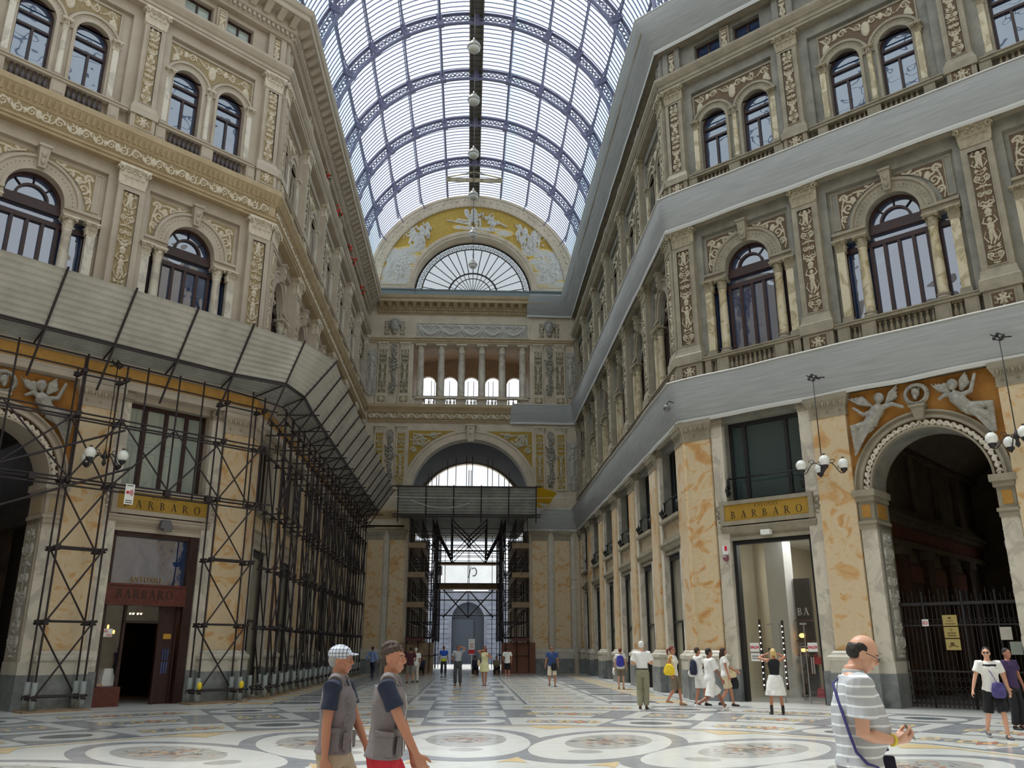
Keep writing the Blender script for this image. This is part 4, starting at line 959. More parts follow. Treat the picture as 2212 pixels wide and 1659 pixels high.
for sg, wd in ((-1, 'left'), (1, 'right')):
    for x, inn in ((5.02, 'inner'), (6.66, 'outer')):
        fpil(sg*x, 19.6, 23.16, cand2, 3.3, f'{inn} carved pilaster beside the end wall colonnade, {wd} side')
        t = thing('pedestal', f'carved pedestal of the {inn} upper pilaster on the end wall, {wd} side', 'pedestal', FW @ T(sg*x, -.18, 18.86))
        b = MB(); b.box(-.42, .42, 0, .2, 0, .74); b.build('block', M['stoneF'], t); obj('relief_panel', RM['L']['ped'], t, T(0, -.01, .12))
    for x, inn in ((5.07, 'inner'), (6.64, 'outer')):
        fpil(sg*x, 12.5, 16.7, cand1, 3.5, f'{inn} yellow carved pilaster beside the end wall portal arch, {wd} side')
    t = thing('stone_garland', f'long stone fruit garland beside the end wall colonnade, {wd} side', 'garland', FW @ T(sg*5.85, -.06, 19.7)); obj('garland', GAR, t)
    t = thing('stone_garland', f'long stone fruit garland beside the end wall portal arch, {wd} side', 'garland', FW @ T(sg*5.87, -.06, 12.8)); obj('garland', GAR, t, Matrix.Diagonal((1, 1, 1.05, 1)))
    for z0, w_ in ((19.5, 'upper'), (12.5, 'lower')):
        t = thing('relief_panel', f'{w_} tall white relief panel in the {wd} corner of the end wall', 'relief', FW @ T(sg*7.5, -.04, z0)); obj('panel', wide, t)
    for x in (5.3, 6.45):
        t = thing('relief_panel', f'small carved panel {"inside" if x < 6 else "outside"} the {wd} stone head of the end wall', 'relief', FW @ T(sg*x, -.03, 24.3)); obj('panel', pan, t)
    # lower marble pilasters
    for x, inn in ((5.0, 'inner'), (6.58, 'outer')):
        t = thing('marble_pilaster', f'{inn} wide ochre marble pilaster {wd} of the portal scaffold', 'pilaster', FW @ T(sg*x, -.12))
        sc = Matrix.Diagonal((.92, .45, 1, 1))
        obj('base', GP['base'], t, sc); obj('plinth', GP['plinth'], t, sc); obj('shaft', GP['shaft'], t, sc); obj('capital', GP['capital'], t, sc)
    b = MB(); b.at(FW)
    for x in (5.79, 7.35):
        a, c = sorted((sg*(x-.14), sg*(x+.14))); b.box(a, c, -.06, 0, .95, 9.2)
        b.box(a-.05, c+.05, -.09, 0, 5.6, 5.75); b.box(a-.05, c+.05, -.09, 0, 6.25, 6.4)
    n += 1; tag(b.build(f'trim_{n}', M['plinthL']), f'pale stone strips between the {wd} marble pilasters of the end wall', kind='structure')
    m_ = lambda x, z: math.hypot(x, z-12.0) > 4.98
    C = [(spiral(3.7, 16.1, .42, 0, 1.6), .08, 1.), (spiral(2.7, 16.45, .26, 0, 1.5), .06, 1.), (spiral(4.15, 15.4, .22, 0, 1.5), .05, 1.), ([(3.0, 16.1), (3.5, 15.7), (4.2, 15.9)], .07, 1), ([(2.2, 16.65), (3., 16.5), (4.2, 16.6), (4.2, 15.2)], .07, .9)] + [([(3.7+r.gauss(0, .3), 16.1+r.gauss(0, .25))], (.08, .08), 1) for _ in range(18)]
    t = thing('spandrel_relief', f'yellow carved spandrel {wd} of the end wall portal arch', 'relief', FW @ T(0, -.03)); obj('panel', relief('panel', .9, 4.5, 14.2, 16.86, 84, 62, C, M['relF'], amp=.09, mask=m_), t, Matrix.Scale(sg, 4, (1, 0, 0)))
t = thing('carved_frieze', 'gold scrollwork frieze across the end wall above the portal arch', 'frieze')
for i in range(6): obj('frieze_panel', fz, t, FW @ T(-7.56+2.52*i, -.06, 17.73))
t = thing('portal_keystone', 'tall carved keystone at the top of the portal arch', 'keystone', FW @ T(0, -.3, 0) @ Matrix.Diagonal((1.4, 1, 1, 1)) @ T(0, 0, -.0)); b = MB()
b.taper(-.16, .16, 0, .4, 16.05, -.22, .22, -.1, .4, 17.2); b.box(-.28, .28, -.14, .4, 17.2, 17.32); b.ell((0, -.03, 16.7), (.1, .08, .2), 10, 8); b.ell((0, -.06, 17.0), (.07, .07, .08), 8, 6); b.build('block', M['stoneF'], t)
# colonnade
b, s_, cp, L = column_meshes(.27, 19.3, 23.62, .6, M['marbleW'], M['capL'], M['stoneF'])
for i, x in enumerate([-3.85, -2.3, -.77, .77, 2.3, 3.85]):
    t = thing('column', f'grey marble column of the end wall colonnade, {ORD[i]} from the left', 'column', FW @ T(x, .3, 19.3)); obj('base', b, t); obj('shaft', s_, t, T(0, 0, .3)); obj('capital', cp, t, T(0, 0, .3+L))
t = thing('balustrade', 'stone balustrade between the columns of the end wall colonnade', 'balustrade', FW @ T(0, .15))
b = MB(); b.box(-4.4, 4.4, 0, .32, 18.86, 18.95); b.box(-4.4, 4.4, -.04, .34, 19.42, 19.55)
for x in (-4.05, -2.3, -.77, .77, 2.3, 4.05): q = .38 if abs(x) < 4 else .45; b.box(x-q, x+q, -.04, .34, 18.9, 19.5)
b.build('rail', M['balW'], t); bw = baluster_mesh(.5, .085, M['balW'])
for a, c in ((-3.5, -2.8), (-1.8, -1.28), (-.28, .28), (1.28, 1.8), (2.8, 3.5)):
    for i in range(3): obj('baluster', bw, t, T(a+(c-a)*i/2, .16, 18.94))
# room behind the colonnade
mb = MB(); mb.at(FW); mb.box(-4.6, 4.6, .9, 9., 18.6, 18.86)
mb.sheet([[(-4.6+9.2*i/12, .9, 23.7+.5*math.sin(PI*i/12)) for i in range(13)], [(-4.6+9.2*i/12, 9., 25.+.5*math.sin(PI*i/12)) for i in range(13)]])
for s in (-1, 1): mb.add([(s*4.6, .9, 18.8), (s*4.6, 9, 18.8), (s*4.6, 9, 25.1), (s*4.6, .9, 23.8)], [(0, 1, 2, 3)])
h5 = [rect(-4.6, 4.6, 18.7, 25.6)]
for x in (-3.7, -1.85, 0, 1.85, 3.7): h5.append(arched(x, .68, 18.9, 23.2, 12))
plate(mb, h5, 8.8, 9.2)
me = mb.mesh('wall_loggia', mottled('pinkish_plaster', S((182,162,140)), S((204,186,164)), 2.)); fix_normals(me); tag(obj('wall_loggia', me), 'plastered room behind the end wall colonnade', kind='structure')
t = thing('rooftop_scaffold', 'scaffold poles and rails seen through the colonnade windows', 'scaffold'); b = MB(); b.at(FW)
for x in (-3.5, -3.2, -1.9, -1.2, -.3, .2, 1.5, 1.9, 3.3): b.tube([(x, 10.5, 12), (x, 10.5, 24)], .035, 5)
for z in (20.2, 20.6, 21.0, 21.3, 22.6): b.tube([(-5, 10.45, z), (5, 10.45, z)], .035, 5)
b.box(-5, 5, 10.3, 10.8, 21.55, 21.8); b.build('tubes', M['iron'], t)
# ------------------------------------------------------------------ portal passage and the street beyond
mb = MB(); mb.at(FW); xs = 4.95; PE = 13.
for s in (-1, 1): mb.add([(s*xs, 1, 0), (s*xs, PE, 0), (s*xs, PE, 12.), (s*xs, 1, 12.)], [(0, 1, 2, 3)])
mb.sheet([[(x, y, z) for x, z in arc(0, 12.3, xs, 0, 180, 24)] for y in (.9, PE)])
for z in (12.9, 13.4, 13.9): mb.tube([(-4.5, PE+2, z), (4.5, PE+2, z)], .04, 5)
for x in (-3, -2.8, -.1, .1, 2.6, 3.1): mb.tube([(x, PE+2, 10), (x, PE+2, 17)], .04, 5)
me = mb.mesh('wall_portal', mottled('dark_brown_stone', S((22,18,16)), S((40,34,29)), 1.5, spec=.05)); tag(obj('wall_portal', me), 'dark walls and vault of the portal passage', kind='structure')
mb = MB(); mb.at(FW); plate(mb, [[(-9, 0), (-3.35, 0), (-3.35, 10.4), (-4.6, 10.4), (-4.6, 12.57)] + arc(0, 12.57, 4.6, 180, 0, 24) + [(4.6, 10.4), (3.35, 10.4), (3.35, 0), (9, 0), (9, 27.5), (-9, 27.5)], rect(-4.6, 4.6, 18.7, 26.6)], PE, PE+.6)  # lower jambs drawn in to block side light from the street
me = mb.mesh('wall_outer', M['stoneF']); fix_normals(me); tag(obj('wall_outer', me), 'outer arch of the portal toward the street, jambs narrowed to block side light', kind='structure')
# building across the street with a tall arched doorway, banner above
t = thing('street_building', 'grey rusticated building across the street with tall arched doorway', 'building', FW @ T(0, 34, 0))
b = MB(); plate(b, [[(-14, 0), (-1.75, 0), (-1.75, 4.6)] + arc(0, 4.6, 1.75, 180, 0, 16) + [(1.75, 0), (14, 0), (14, 9.6), (-14, 9.6)]], 0, 1.)
b.box(-14, 14, -.25, 0, 8.9, 9.3)
for i in range(12):
    for sx in (-1, 1):
        a, c = sorted((sx*2.0, sx*14)); b.box(a, c, -.07, 0, .1+.5*i, .1+.5*i+.42)
b.build('wall', mottled('blue_grey_stone', S((98,104,118)), S((126,132,144)), 1.), t)
b = MB(); b.box(-1.75, .6, .6, .9, 0, 4.6); b.add([(-1.75, .9, 0), (1.75, .9, 0), (1.75, .9, 6.4), (-1.75, .9, 6.4)], [(0, 1, 2, 3)]); b.build('door', simple('slate_door', S((48,56,68)), .6), t)
# ------------------------------------------------------------------ inlaid marble floor
FM = [mottled('floor_white', S((198,198,194)), S((216,216,211)), 1.2, .2, .02, 8., c3=S((208,204,196))), mottled('floor_grey', S((136,138,142)), S((162,163,166)), 2.5, .2, .02),
      mottled('floor_ochre', S((206,178,128)), S((222,202,164)), 3., .22, .02), mottled('floor_dark', S((96,102,106)), S((120,124,128)), 3., .2, .02), mottled('floor_pink', S((186,120,96)), S((214,160,138)), 3., .15, .02), mottled('floor_pale_grey', S((176,176,172)), S((200,198,192)), 2., .12, .02)]
for m in FM: m.node_tree.nodes['Principled BSDF'].inputs['Specular IOR Level'].default_value = .55
mb = MB(); mb.box(-40, 40, -35, 130, -.3, 0)
lev = [.001]
def flat(pts, mi, z=None):
    lev[0] += 4e-7; z = (z or .001) + lev[0]; mb.add([(x, y, z) for x, y in pts], [tuple(range(len(pts)))], mi)
def rot(pts, a, c=(0, OCY)):   # polar frame: local (t, r): t across, r outward from crossing centre, a = bearing from +Y clockwise
    return [(c[0] + r*math.sin(a) + t*math.cos(a), c[1] + r*math.cos(a) - t*math.sin(a)) for t, r in pts]
def ellp(t0, r0, a_, b_, n=40): return [(t0 + a_*math.cos(2*PI*i/n), r0 + b_*math.sin(2*PI*i/n)) for i in range(n)]
def fr(x0, x1, y0, y1): return [(x0, y0), (x1, y0), (x1, y1), (x0, y1)]
rf = random.Random(4)
ANG = [i*PI/8 for i in range(16)]
for a in ANG:    # dark rings of the sixteen medallions
    flat(rot(ellp(0, 6.55, 1.5, 2.85), a), 1, .001)
for k, a in enumerate(ANG):
    flat(rot(ellp(0, 6.55, 1.2, 2.42), a), 0, .002); flat(rot(ellp(0, 7.05, .78, 1.35), a), 5, .003); flat(rot(ellp(0, 5.3, .3, .25), a), 5, .003)
    for j in range(95):      # broken inlaid figure in dark and reddish stone
        t, r = rf.gauss(0, .3), 7.1+rf.gauss(0, .38); l = rf.uniform(.08, .3); q = rf.uniform(-.7, .7); w_ = rf.uniform(.015, .045)
        c, s = math.cos(q), math.sin(q); mi = rf.choice([4, 4, 3, 2, 3])
        flat(rot([(t-l*c/2, r-l*s/2), (t, r-w_), (t+l*c/2, r+l*s/2), (t+.02, r+w_)], a), mi, .004+.00002*j)
    # ochre darts between the rings
    a2 = a + PI/16
    for r0, r1 in ((10.0, 9.2), (3.6, 4.3)): flat(rot([(-.55*r0/8, r0), (0, r1), (.55*r0/8, r0), (0, r0+.12)], a2), 2, .002)
def ringpoly(r, w_, mi, z=.0015):
    for i in range(16):
        a = ANG[i]; hw = math.tan(PI/16); flat(rot([(-r*hw, r), (r*hw, r), ((r+w_)*hw, r+w_), (-(r+w_)*hw, r+w_)], a), mi, z)
ringpoly(9.75, .12, 2)
for r in (10.05, 12.35, 14.95, 17.3): ringpoly(r, .13, 1)
def starrow(P, t0, t1, r0, r1, a):   # ochre and grey zigzag
    rc = (r0+r1)/2; hh = (r1-r0)/2; t = t0; st = .36; i = 0
    flat(P([(t0, rc-hh*.42), (t1, rc-hh*.42), (t1, rc+hh*.42), (t0, rc+hh*.42)], a), 5, .002)
    while t < t1-.05:
        flat(P([(t, rc), (t+st/2, rc-hh*.6), (t+st, rc), (t+st/2, rc+hh*.6)], a), (2, 1, 2, 4)[i % 4], .0022); flat(P([(t+st*.3, rc), (t+st/2, rc-hh*.25), (t+st*.7, rc), (t+st/2, rc+hh*.25)], a), (1, 2, 3, 2)[i % 4], .0024); t += st; i += 1
for a in ANG:
    hw = 1.05
    for r0, r1 in ((10.2, 12.3), (15.05, 17.25)):
        flat(rot(fr(-hw, hw, r0, r1), a), 1, .002); rc = (r0+r1)/2; flat(rot(ellp(0, rc, .95, .82), a), 0, .003); flat(rot(ellp(0, rc, .5, .42), a), 3, .004)
    flat(rot(fr(-.6, .6, 12.9, 14.6), a), 1, .002); starrow(rot, -.55, .55, 12.95, 14.55, a)
    for s in (-1, 1): flat(rot(fr(s*hw-.02 if s > 0 else -hw-.75, s*hw+.75 if s > 0 else -hw+.02, 12.5, 14.9), a), 1, .002)
    # panels between the radial strips
    a2 = a + PI/16; 
    for r0, r1, w_ in ((10.5, 12.0, .75), (12.9, 14.5, 1.1), (15.4, 16.9, 1.5)): starrow(rot, -w_, w_, r0, r1, a2)
# nave of the hall
def nav(P, a): return P
hwN = 1.05; y = OCY+17.5; i = 0
while y < 60:
    if i % 2 == 0:
        flat(fr(-hwN, hwN, y, y+2.1), 1, .002); flat([(p[0], p[1]) for p in ellp(0, y+1.05, .95, .8)], 0, .003); flat(ellp(0, y+1.05, .5, .4), 3, .004)
    else:
        flat(fr(-.6, .6, y+.2, y+1.9), 2, .002); flat([(0, y+.3), (.4, y+1.05), (0, y+1.8), (-.4, y+1.05)], 1, .003)
        for s in (-1, 1): flat(fr(min(s*hwN, s*(hwN+.6)), max(s*hwN, s*(hwN+.6)), y, y+2.1), 1, .002)
    flat(fr(-7.3, 7.3, y+2.12, y+2.22), 1, .0018)
    for s in (-1, 1):
        def P(pts, a): return pts
        t0, t1 = sorted((s*2.0, s*4.0)); starrow(P, t0, t1, y+.5, y+1.6, 0)
        c = s*5.4
        if i % 2: flat(fr(c-.55, c+.55, y, y+2.1), 1, .002)
        else: flat(ellp(c, y+1.05, .8, .6), 3, .003); 
        t0, t1 = sorted((s*6.1, s*7.1)); flat(fr(t0, t1, y+.4, y+1.6), 2, .002)
    y += 2.25; i += 1
for s in (-1, 1):
    for x in (1.8, 4.5, 6.0, 7.3): flat(fr(min(s*x, s*(x+.1)), max(s*x, s*(x+.1)), OCY+17.6, 60), 1, .0019)
tag(mb.build('floor', FM), 'polished inlaid marble floor with ring of oval medallions', kind='structure')
# ------------------------------------------------------------------ grey netting strips on the right
def smooth_path(P, seg=1.0):
    out = []
    for a, b in zip(P[:-1], P[1:]):
        a = Vector(a); b = Vector(b); m = max(1, int((b-a).length/seg))
        for i in range(m): out.append(a.lerp(b, i/m))
    out.append(Vector(P[-1])); return out
def netting(z0, o0, z1, o1, xe, label, bulge=.12, lip=True):
    a = path_pts('R', o0, xe); b = path_pts('R', o1, xe+(.15 if xe else 0)); mb = MB(); rows = []
    A = []; B = []
    for i in range(3):
        A0, A1, B0, B1 = Vector((*a[i], z0)), Vector((*a[i+1], z0)), Vector((*b[i], z1)), Vector((*b[i+1], z1)); m = max(2, int((A1-A0).length/.4))
        for j in range(m if i < 2 else m+1): A.append(A0.lerp(A1, j/m)); B.append(B0.lerp(B1, j/m))
    nr = 7
    for q in range(nr+1):
        t = q/nr; row = []
        for u, v in zip(A, B):
            p = u.lerp(v, t); c = Vector((0, OCY, p.z)); dirv = Vector((-1, -1, 0)).normalized()
            dd = bulge*math.sin(PI*t) + .05*(noise.noise(Vector((p.x*.35, p.y*.35, p.z*1.2)))); p = p + dirv*dd*.7 + Vector((0, 0, .05*noise.noise(Vector((p.y*.5, p.x*.5, 3*t)))))
            row.append(p)
        rows.append(row)
    mb.sheet(rows); t = thing('netting_strip', label, 'netting'); mb.build('cloth', M['net'], t)
    mb = MB(); mb.sheet([[p + Vector((-.0, 0, -.10)) for p in rows[0]], [p + Vector((-.03, -.03, -.02)) for p in rows[0]], [p + Vector((-.03, -.03, .05)) for p in rows[0]]], smooth=False)
    mb.build('hem', simple('hem_white', S((196,196,192)), .8), t)
    mb = MB(); mb.tube([p + Vector((-.02, -.02, 0)) for p in rows[-1]], .025, 4); mb.build('edge_cord', M['white'], t)
    return t
netting(9.66, .12, 11.12, .5, 3.9, 'grey protective netting strip above the ground-floor shops, right side')
netting(17.5, .16, 18.86, .42, 2.9, 'grey protective netting strip between first and second floor, right side')
netting(25.98, .2, 27.36, 1.02, 4.2, 'wide grey protective netting strip along the roof cornice, right side', .2)
# ------------------------------------------------------------------ corrugated canopy on the left
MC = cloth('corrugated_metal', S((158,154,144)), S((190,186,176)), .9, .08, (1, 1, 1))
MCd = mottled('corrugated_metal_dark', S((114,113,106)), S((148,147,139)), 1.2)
def lpath(o, z, corner):
    a = path_pts('L', o)[0]; return [Vector((*a, z)), Vector(corner[0]), Vector(corner[1]), Vector((-(W-o), 58.2, z))]
TOP = lpath(2.57, 12.02, ((-5.95, 28.6, 12.02), (-5.15, 30.7, 12.02))); BRK = lpath(1.58, 10.56, ((-6.5, 28.74, 10.56), (-6.15, 30.4, 10.56))); INN = lpath(.85, 10.26, ((-7.7, 29.36, 10.26), (-6.95, 30.6, 10.26)))
can = thing('metal_canopy', 'corrugated metal debris canopy on scaffolding along the left walls', 'canopy')
def corr(p00, p01, p10, p11, nrid, mat, name, amp=.035, thick=.02):   # ridges run from side 0 to side 1
    N = (p01-p00).cross(p10-p00).normalized(); rows = []
    for i in range(nrid*4+1):
        t = i/(nrid*4); a = p00.lerp(p10, t); b = p01.lerp(p11, t); hgt = amp*(1 if i % 4 in (1, 2) else 0)
        rows.append([a+N*hgt, a.lerp(b, .5)+N*hgt, b+N*hgt])
    mb = MB(); mb.sheet(rows, smooth=False); mb.build(name, mat, can)
def at_len(P, seg, t): return P[seg].lerp(P[seg+1], t)
poles = MB()
# facade stations s (from the corner) for panel joints
fs = [-.1, 1.93, 3.93, 5.93, 7.93, 9.93, 11.93, 13.93, 16.3]
def fp(s, o, z): return LF @ Vector((-s, -o, z))
st = [(fp(s, 2.57, 12.02), fp(s, 1.58, 10.56), fp(max(s, .35), .85, 10.26)) for s in fs]
st[0] = (TOP[1], BRK[1], INN[1])
ays = [30.7] + [32.6+2.0*i for i in range(13)] + [58.2]
st2 = [(Vector((-(W-2.57), y, 12.02)), Vector((-(W-1.58), y, 10.56)), Vector((-(W-.85), y, 10.26))) for y in ays]; st2[0] = (TOP[2], BRK[2], INN[2])
allst = list(reversed(st)) + st2
mcs = [MC, M['net'], MC]
for i in range(len(allst)-1):
    a, b = allst[i], allst[i+1]
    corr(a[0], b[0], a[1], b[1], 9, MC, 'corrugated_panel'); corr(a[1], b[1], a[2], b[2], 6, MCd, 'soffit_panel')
PO = simple('scaffold_steel', S((52,44,46)), .5, .4)
pm = MB()
for a in allst:
    d = (a[1]-a[0]).normalized(); pole(pm, a[0]-d*.12+Vector((0,0,-.04)), a[1]+d*1.55+Vector((0,0,-.04)), .035)
    pole(pm, a[1]+Vector((0,0,-.06)), a[2]+Vector((0,0,-.06)))
pm.build('strut', PO, can)
pm = MB()
for a, b in zip(allst[:-1], allst[1:]):
    for k, dz in ((1, -.1), (1, -.02), (2, -.08)): pole(pm, a[k]+Vector((0,0,dz)), b[k]+Vector((0,0,dz)))
pm.build('edge_tube', PO, can)
# towers and ledgers
CL = MB(); CL.cbox((0, 0, 0), (.12, .13, .14)); CL.tube([(-.1, .05, -.05), (.1, -.05, .06)], .03, 5); CLm = CL.mesh('clamp', PO)
LIFT = [.4, 2.4, 4.45, 6.42, 8.4]
SLV = MB(); SLV.lathe([(.08, 0), (.085, .4), (.078, .76), (.05, .76)], 10); SLVm = SLV.mesh('foot_sleeve', simple('plastic_sleeve', S((140,146,144)), .5))
YB = MB(); YB.ell((0, 0, 0), (.08, .07, .12), 10, 8); YBm = YB.mesh('yellow_guard', simple('yellow_plastic', S((232,204,40)), .5))
def tower(Mx, x0, x1, label, sleeves=True, ztop=9.9, plank=True):
    t = thing('scaffold_tower', label, 'scaffold', Mx)
    ys_ = (-.32, -.85)
    for x in (x0, x1):
        for y in ys_:
            m = MB(); pole(m, (x, y, .05), (x + .0, y, ztop + (.3 if y < -.5 else 0))); m.build('standard', PO, t)
            if sleeves: obj('foot_sleeve', SLVm, t, T(x, y, .02))
    led = MB(); br = MB()
    for i, z in enumerate(LIFT + [9.75]):
        for y in ys_: pole(led, (x0-.12, y-.05, z), (x1+.12, y-.05, z))
        for x in (x0, x1): pole(led, (x+.05, ys_[0]+.1, z-.08), (x+.05, ys_[1]-.1, z-.08))
        for x in (x0, x1):
            for y in ys_: obj('coupler', CLm, t, T(x, y-.02, z-.03))
    L5 = LIFT + [9.75]
    for i in range(4):
        pole(br, (x0, ys_[1]-.07, L5[i]), (x1, ys_[1]-.07, L5[i+1])); pole(br, (x1, ys_[0], L5[i]), (x0, ys_[0], L5[i+1]))
    led.build('ledger', PO, t); br.build('brace', PO, t)
    if plank:
        b = MB(); b.box(x0-.25, x1+.25, -.97, -.2, 0, .05); b.build('sole_board', mottled('weathered_wood', S((120,98,74)), S((160,136,108)), 4.) if 'WW' not in M else M['WW'], t)
    return t
M['WW'] = mottled('weathered_wood', S((120,98,74)), S((160,136,108)), 4.)
tower(LF, -6.42, -5.13, 'scaffold tower in front of the second left marble pilaster', True)
tower(LF, -1.65, -.2, 'scaffold tower at the near corner of the left front', True)
tower(LF, -11.9, -10.6, 'scaffold tower at the left picture edge')
g = thing('yellow_guard', 'yellow plastic guard on the foot of the corner scaffold tower, left leg', 'guard', LF @ T(-1.65, -.95, .55)); obj('guard', YBm, g)
g = thing('yellow_guard', 'yellow plastic guard on the foot of the corner scaffold tower, right leg', 'guard', LF @ T(-.2, -.95, .55)); obj('guard', YBm, g)
for i in range(6):
    y = 31.3 + 5.04*i; tower(LA, y, y+1.35, f'scaffold tower along the left hall wall, {ORD[i]} back from the corner')
for i in range(5):
    y = 33.9 + 5.04*i; tower(LA, y, y+1.0, f'slim scaffold tower between shop fronts of the left hall wall, {ORD[i]} back')
t = thing('scaffold_ledgers', 'long horizontal scaffold tubes and cross braces along the left front', 'scaffold', LF); m = MB()
for z in (6.42, 8.4): 
    for y in (-.34, -.9): pole(m, (-12.5, y, z), (.4, y, z)); pole(m, (-12.5, y, z-.22), (.2, y, z-.22)) if y < -.5 else None
pole(m, (-12.5, -.9, 9.75), (.3, -.9, 9.75)); m.build('ledger', PO, t)
m = MB()
for s0, s1 in ((1.65, 3.4), (3.4, 5.13), (6.42, 8.5), (8.5, 10.6)):
    pole(m, (-s0, -.92, 6.42), (-s1, -.92, 8.4)); pole(m, (-s1, -.92, 6.42), (-s0, -.92, 8.4))
pole(m, (-4.6, -.9, 7.0), (-8.6, -1.2, 5.2), .035); pole(m, (-5.0, -.95, 8.1), (-9.5, -1.2, 6.0), .035); m.build('brace', PO, t)
for s in (.68, 2.54, 4.47, 6.36, 8.32, 10.3, 3.4): m = MB(); pole(m, (-s, -.85, 6.2), (-s, -.85, 10.35)); m.build('standard', PO, t)
for s in (2.0, 3.4, 4.6, 7.4): m = MB(); m.cbox((-s, -.88, 6.35), (.2, .16, .2)); m.build('coupler', PO, t)
t = thing('scaffold_ledgers', 'long horizontal scaffold tubes and cross braces along the left hall wall', 'scaffold', LA); m = MB()
for z in (2.4, 4.45, 6.42, 8.4, 9.75):
    for y in (-.36, -.9):
        if z > 6: pole(m, (30.6, y, z), (58.2, y, z))
m.build('ledger', PO, t); m = MB(); y = 31.
while y < 57: pole(m, (y, -.92, 6.42), (y+1.26, -.92, 8.4)); pole(m, (y+1.26, -.92, 6.42), (y, -.92, 8.4)); y += 2.52
m.build('brace', PO, t); m = MB()
for i in range(22): pole(m, (31.2+1.26*i, -.85, 6.2), (31.2+1.26*i, -.85, 10.3))
m.build('standard', PO, t); m = MB()
for i in range(11): pole(m, (31.2+2.52*i, -.5, 10.05), (31.2+2.52*i, -2.1, 10.05)); pole(m, (31.0+2.52*i, -.2, 9.2), (31.+2.52*i, -1.6, 9.2))
m.build('transom', PO, t)
RED = simple('red_print', S((200,40,60)), .6); BLK = simple('black_print', S((30,30,34)), .6)
t = thing('alarm_notice', 'small white alarm notice hung on the left scaffold beside the sign', 'sign', LF @ T(-4.62, -.98, 5.85))
b = MB(); b.box(-.14, .14, 0, .012, 0, .62); b.build('board', M['white'], t); b = MB(); b.ell((-.06, -.005, .36), (.05, .01, .05), 10, 6); 
for r in (.08, .12, .16): b.tube([(-.06+r*math.cos(a), -.008, .36+r*math.sin(a)) for a in (-.7, -.35, 0, .35, .7)], .01, 4)
b.build('symbol', RED, t); b = MB()
for z in (.04, .1, .56): b.box(-.1, .1, -.004, 0, z, z+.025)
b.build('print', BLK, t)
# ------------------------------------------------------------------ canopy and scaffold at the portal
t = thing('portal_canopy', 'corrugated metal canopy across the portal of the end wall', 'canopy'); can = t; YP = 58.4
xs_ = [-4.93, -3.0, -1.1, .8, 2.7, 4.6]
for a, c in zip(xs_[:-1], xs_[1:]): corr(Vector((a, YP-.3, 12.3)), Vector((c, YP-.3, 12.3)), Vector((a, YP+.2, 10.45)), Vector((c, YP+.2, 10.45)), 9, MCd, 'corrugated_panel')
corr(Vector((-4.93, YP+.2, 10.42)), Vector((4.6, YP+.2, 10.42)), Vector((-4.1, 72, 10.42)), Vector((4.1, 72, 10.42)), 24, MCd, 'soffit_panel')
m = MB()
for x in xs_: pole(m, (x, YP-.36, 12.4), (x, YP+.3, 9.9), .045)
for z, y in ((12.3, YP-.33), (10.45, YP+.18), (10.3, YP+.3)): pole(m, (-5.3, y, z), (4.95, y, z), .045)
m.build('strut', PO, t)
t = thing('advert_hoarding', 'yellow and white printed panel at the right end of the portal canopy', 'panel'); b = MB()
b.add([(4.65, YP-.35, 12.35), (6.25, 60.2, 12.3), (5.5, 60.2, 11.2), (4.65, YP+.15, 10.5)], [(0, 1, 2, 3)], 0); b.add([(4.66, YP-.02, 11.25), (5.6, 59.6, 11.4), (5.45, 60.1, 11.1), (4.66, YP+.12, 10.5)], [(0, 1, 2, 3)], 1)
for v in range(len(b.v)): pass
b.v[4:] = [(x-.02, y-.03, z) for x, y, z in b.v[4:]]
b.build('panel', [simple('yellow_print', S((236,190,20)), .6), M['white']], t)
for sg, wd in ((-1, 'left'), (1, 'right')):
    t = thing('scaffold_tower', f'dense scaffold stack with boarded decks inside the portal, {wd} side', 'scaffold')
    m = MB(); r = random.Random(5)
    for y in [60.0, 61.2, 62.4, 63.8, 65.2, 66.8, 68.4, 70., 71.5]:
        for x in (2.55, 3.3, 4.1): pole(m, (sg*(x+r.uniform(-.08, .08)), y, .1), (sg*x, y, 10.4))
        pole(m, (sg*2.3, y, 2.1), (sg*2.3, y, 10.4))
    m.build('standard', PO, t); m = MB()
    for z in (1.1, 2.3, 3.3, 4.4, 5.4, 6.4, 7.4, 8.4, 9.4):
        for x in (2.5, 3.3, 4.1): pole(m, (sg*x, 59.8, z), (sg*x, 72, z))
        for y in (60., 62.4, 65.2, 68.4): pole(m, (sg*2.2, y, z+.05), (sg*4.2, y, z+.05))
    m.build('ledger', PO, t); m = MB()
    for i, z in enumerate((2.3, 4.4, 6.4, 8.4)):
        for y in (60.1, 65.2): pole(m, (sg*2.5, y, z), (sg*4.1, y, z+2)); pole(m, (sg*2.5, y+.1, z), (sg*2.5, y+4, z+2))
    m.build('brace', PO, t)
    for z in (2.2, 4.4, 6.4, 8.4):
        m = MB(); m.box(*sorted((sg*3.0, sg*4.2)), 59.8, 66, z-.1, z-.02); m.box(*sorted((sg*3.0, sg*4.2)), 59.75, 59.8, z-.1, z+.25 if z > 3 else z+.1); m.build('deck', M['WW'] if z > 3 else M['woodR'], t)
    m = MB(); m.box(*sorted((sg*2.3, sg*4.6)), 60.2, 60.3, 0, 2.0)
    m.box(*sorted((sg*2.5, sg*2.65)), 60.15, 60.2, 0, 2.0); m.build('hoarding', M['WW'] if sg < 0 else simple('brown_hoarding', S((120,74,58)), .7), t)
t = thing('scaffold_gantry', 'scaffold truss and boarded decks spanning the middle of the portal', 'scaffold'); m = MB(); YG = 70.
for z in (5.3, 5.9, 6.6, 9.2, 10.1): pole(m, (-3., YG, z), (3., YG, z), .035)
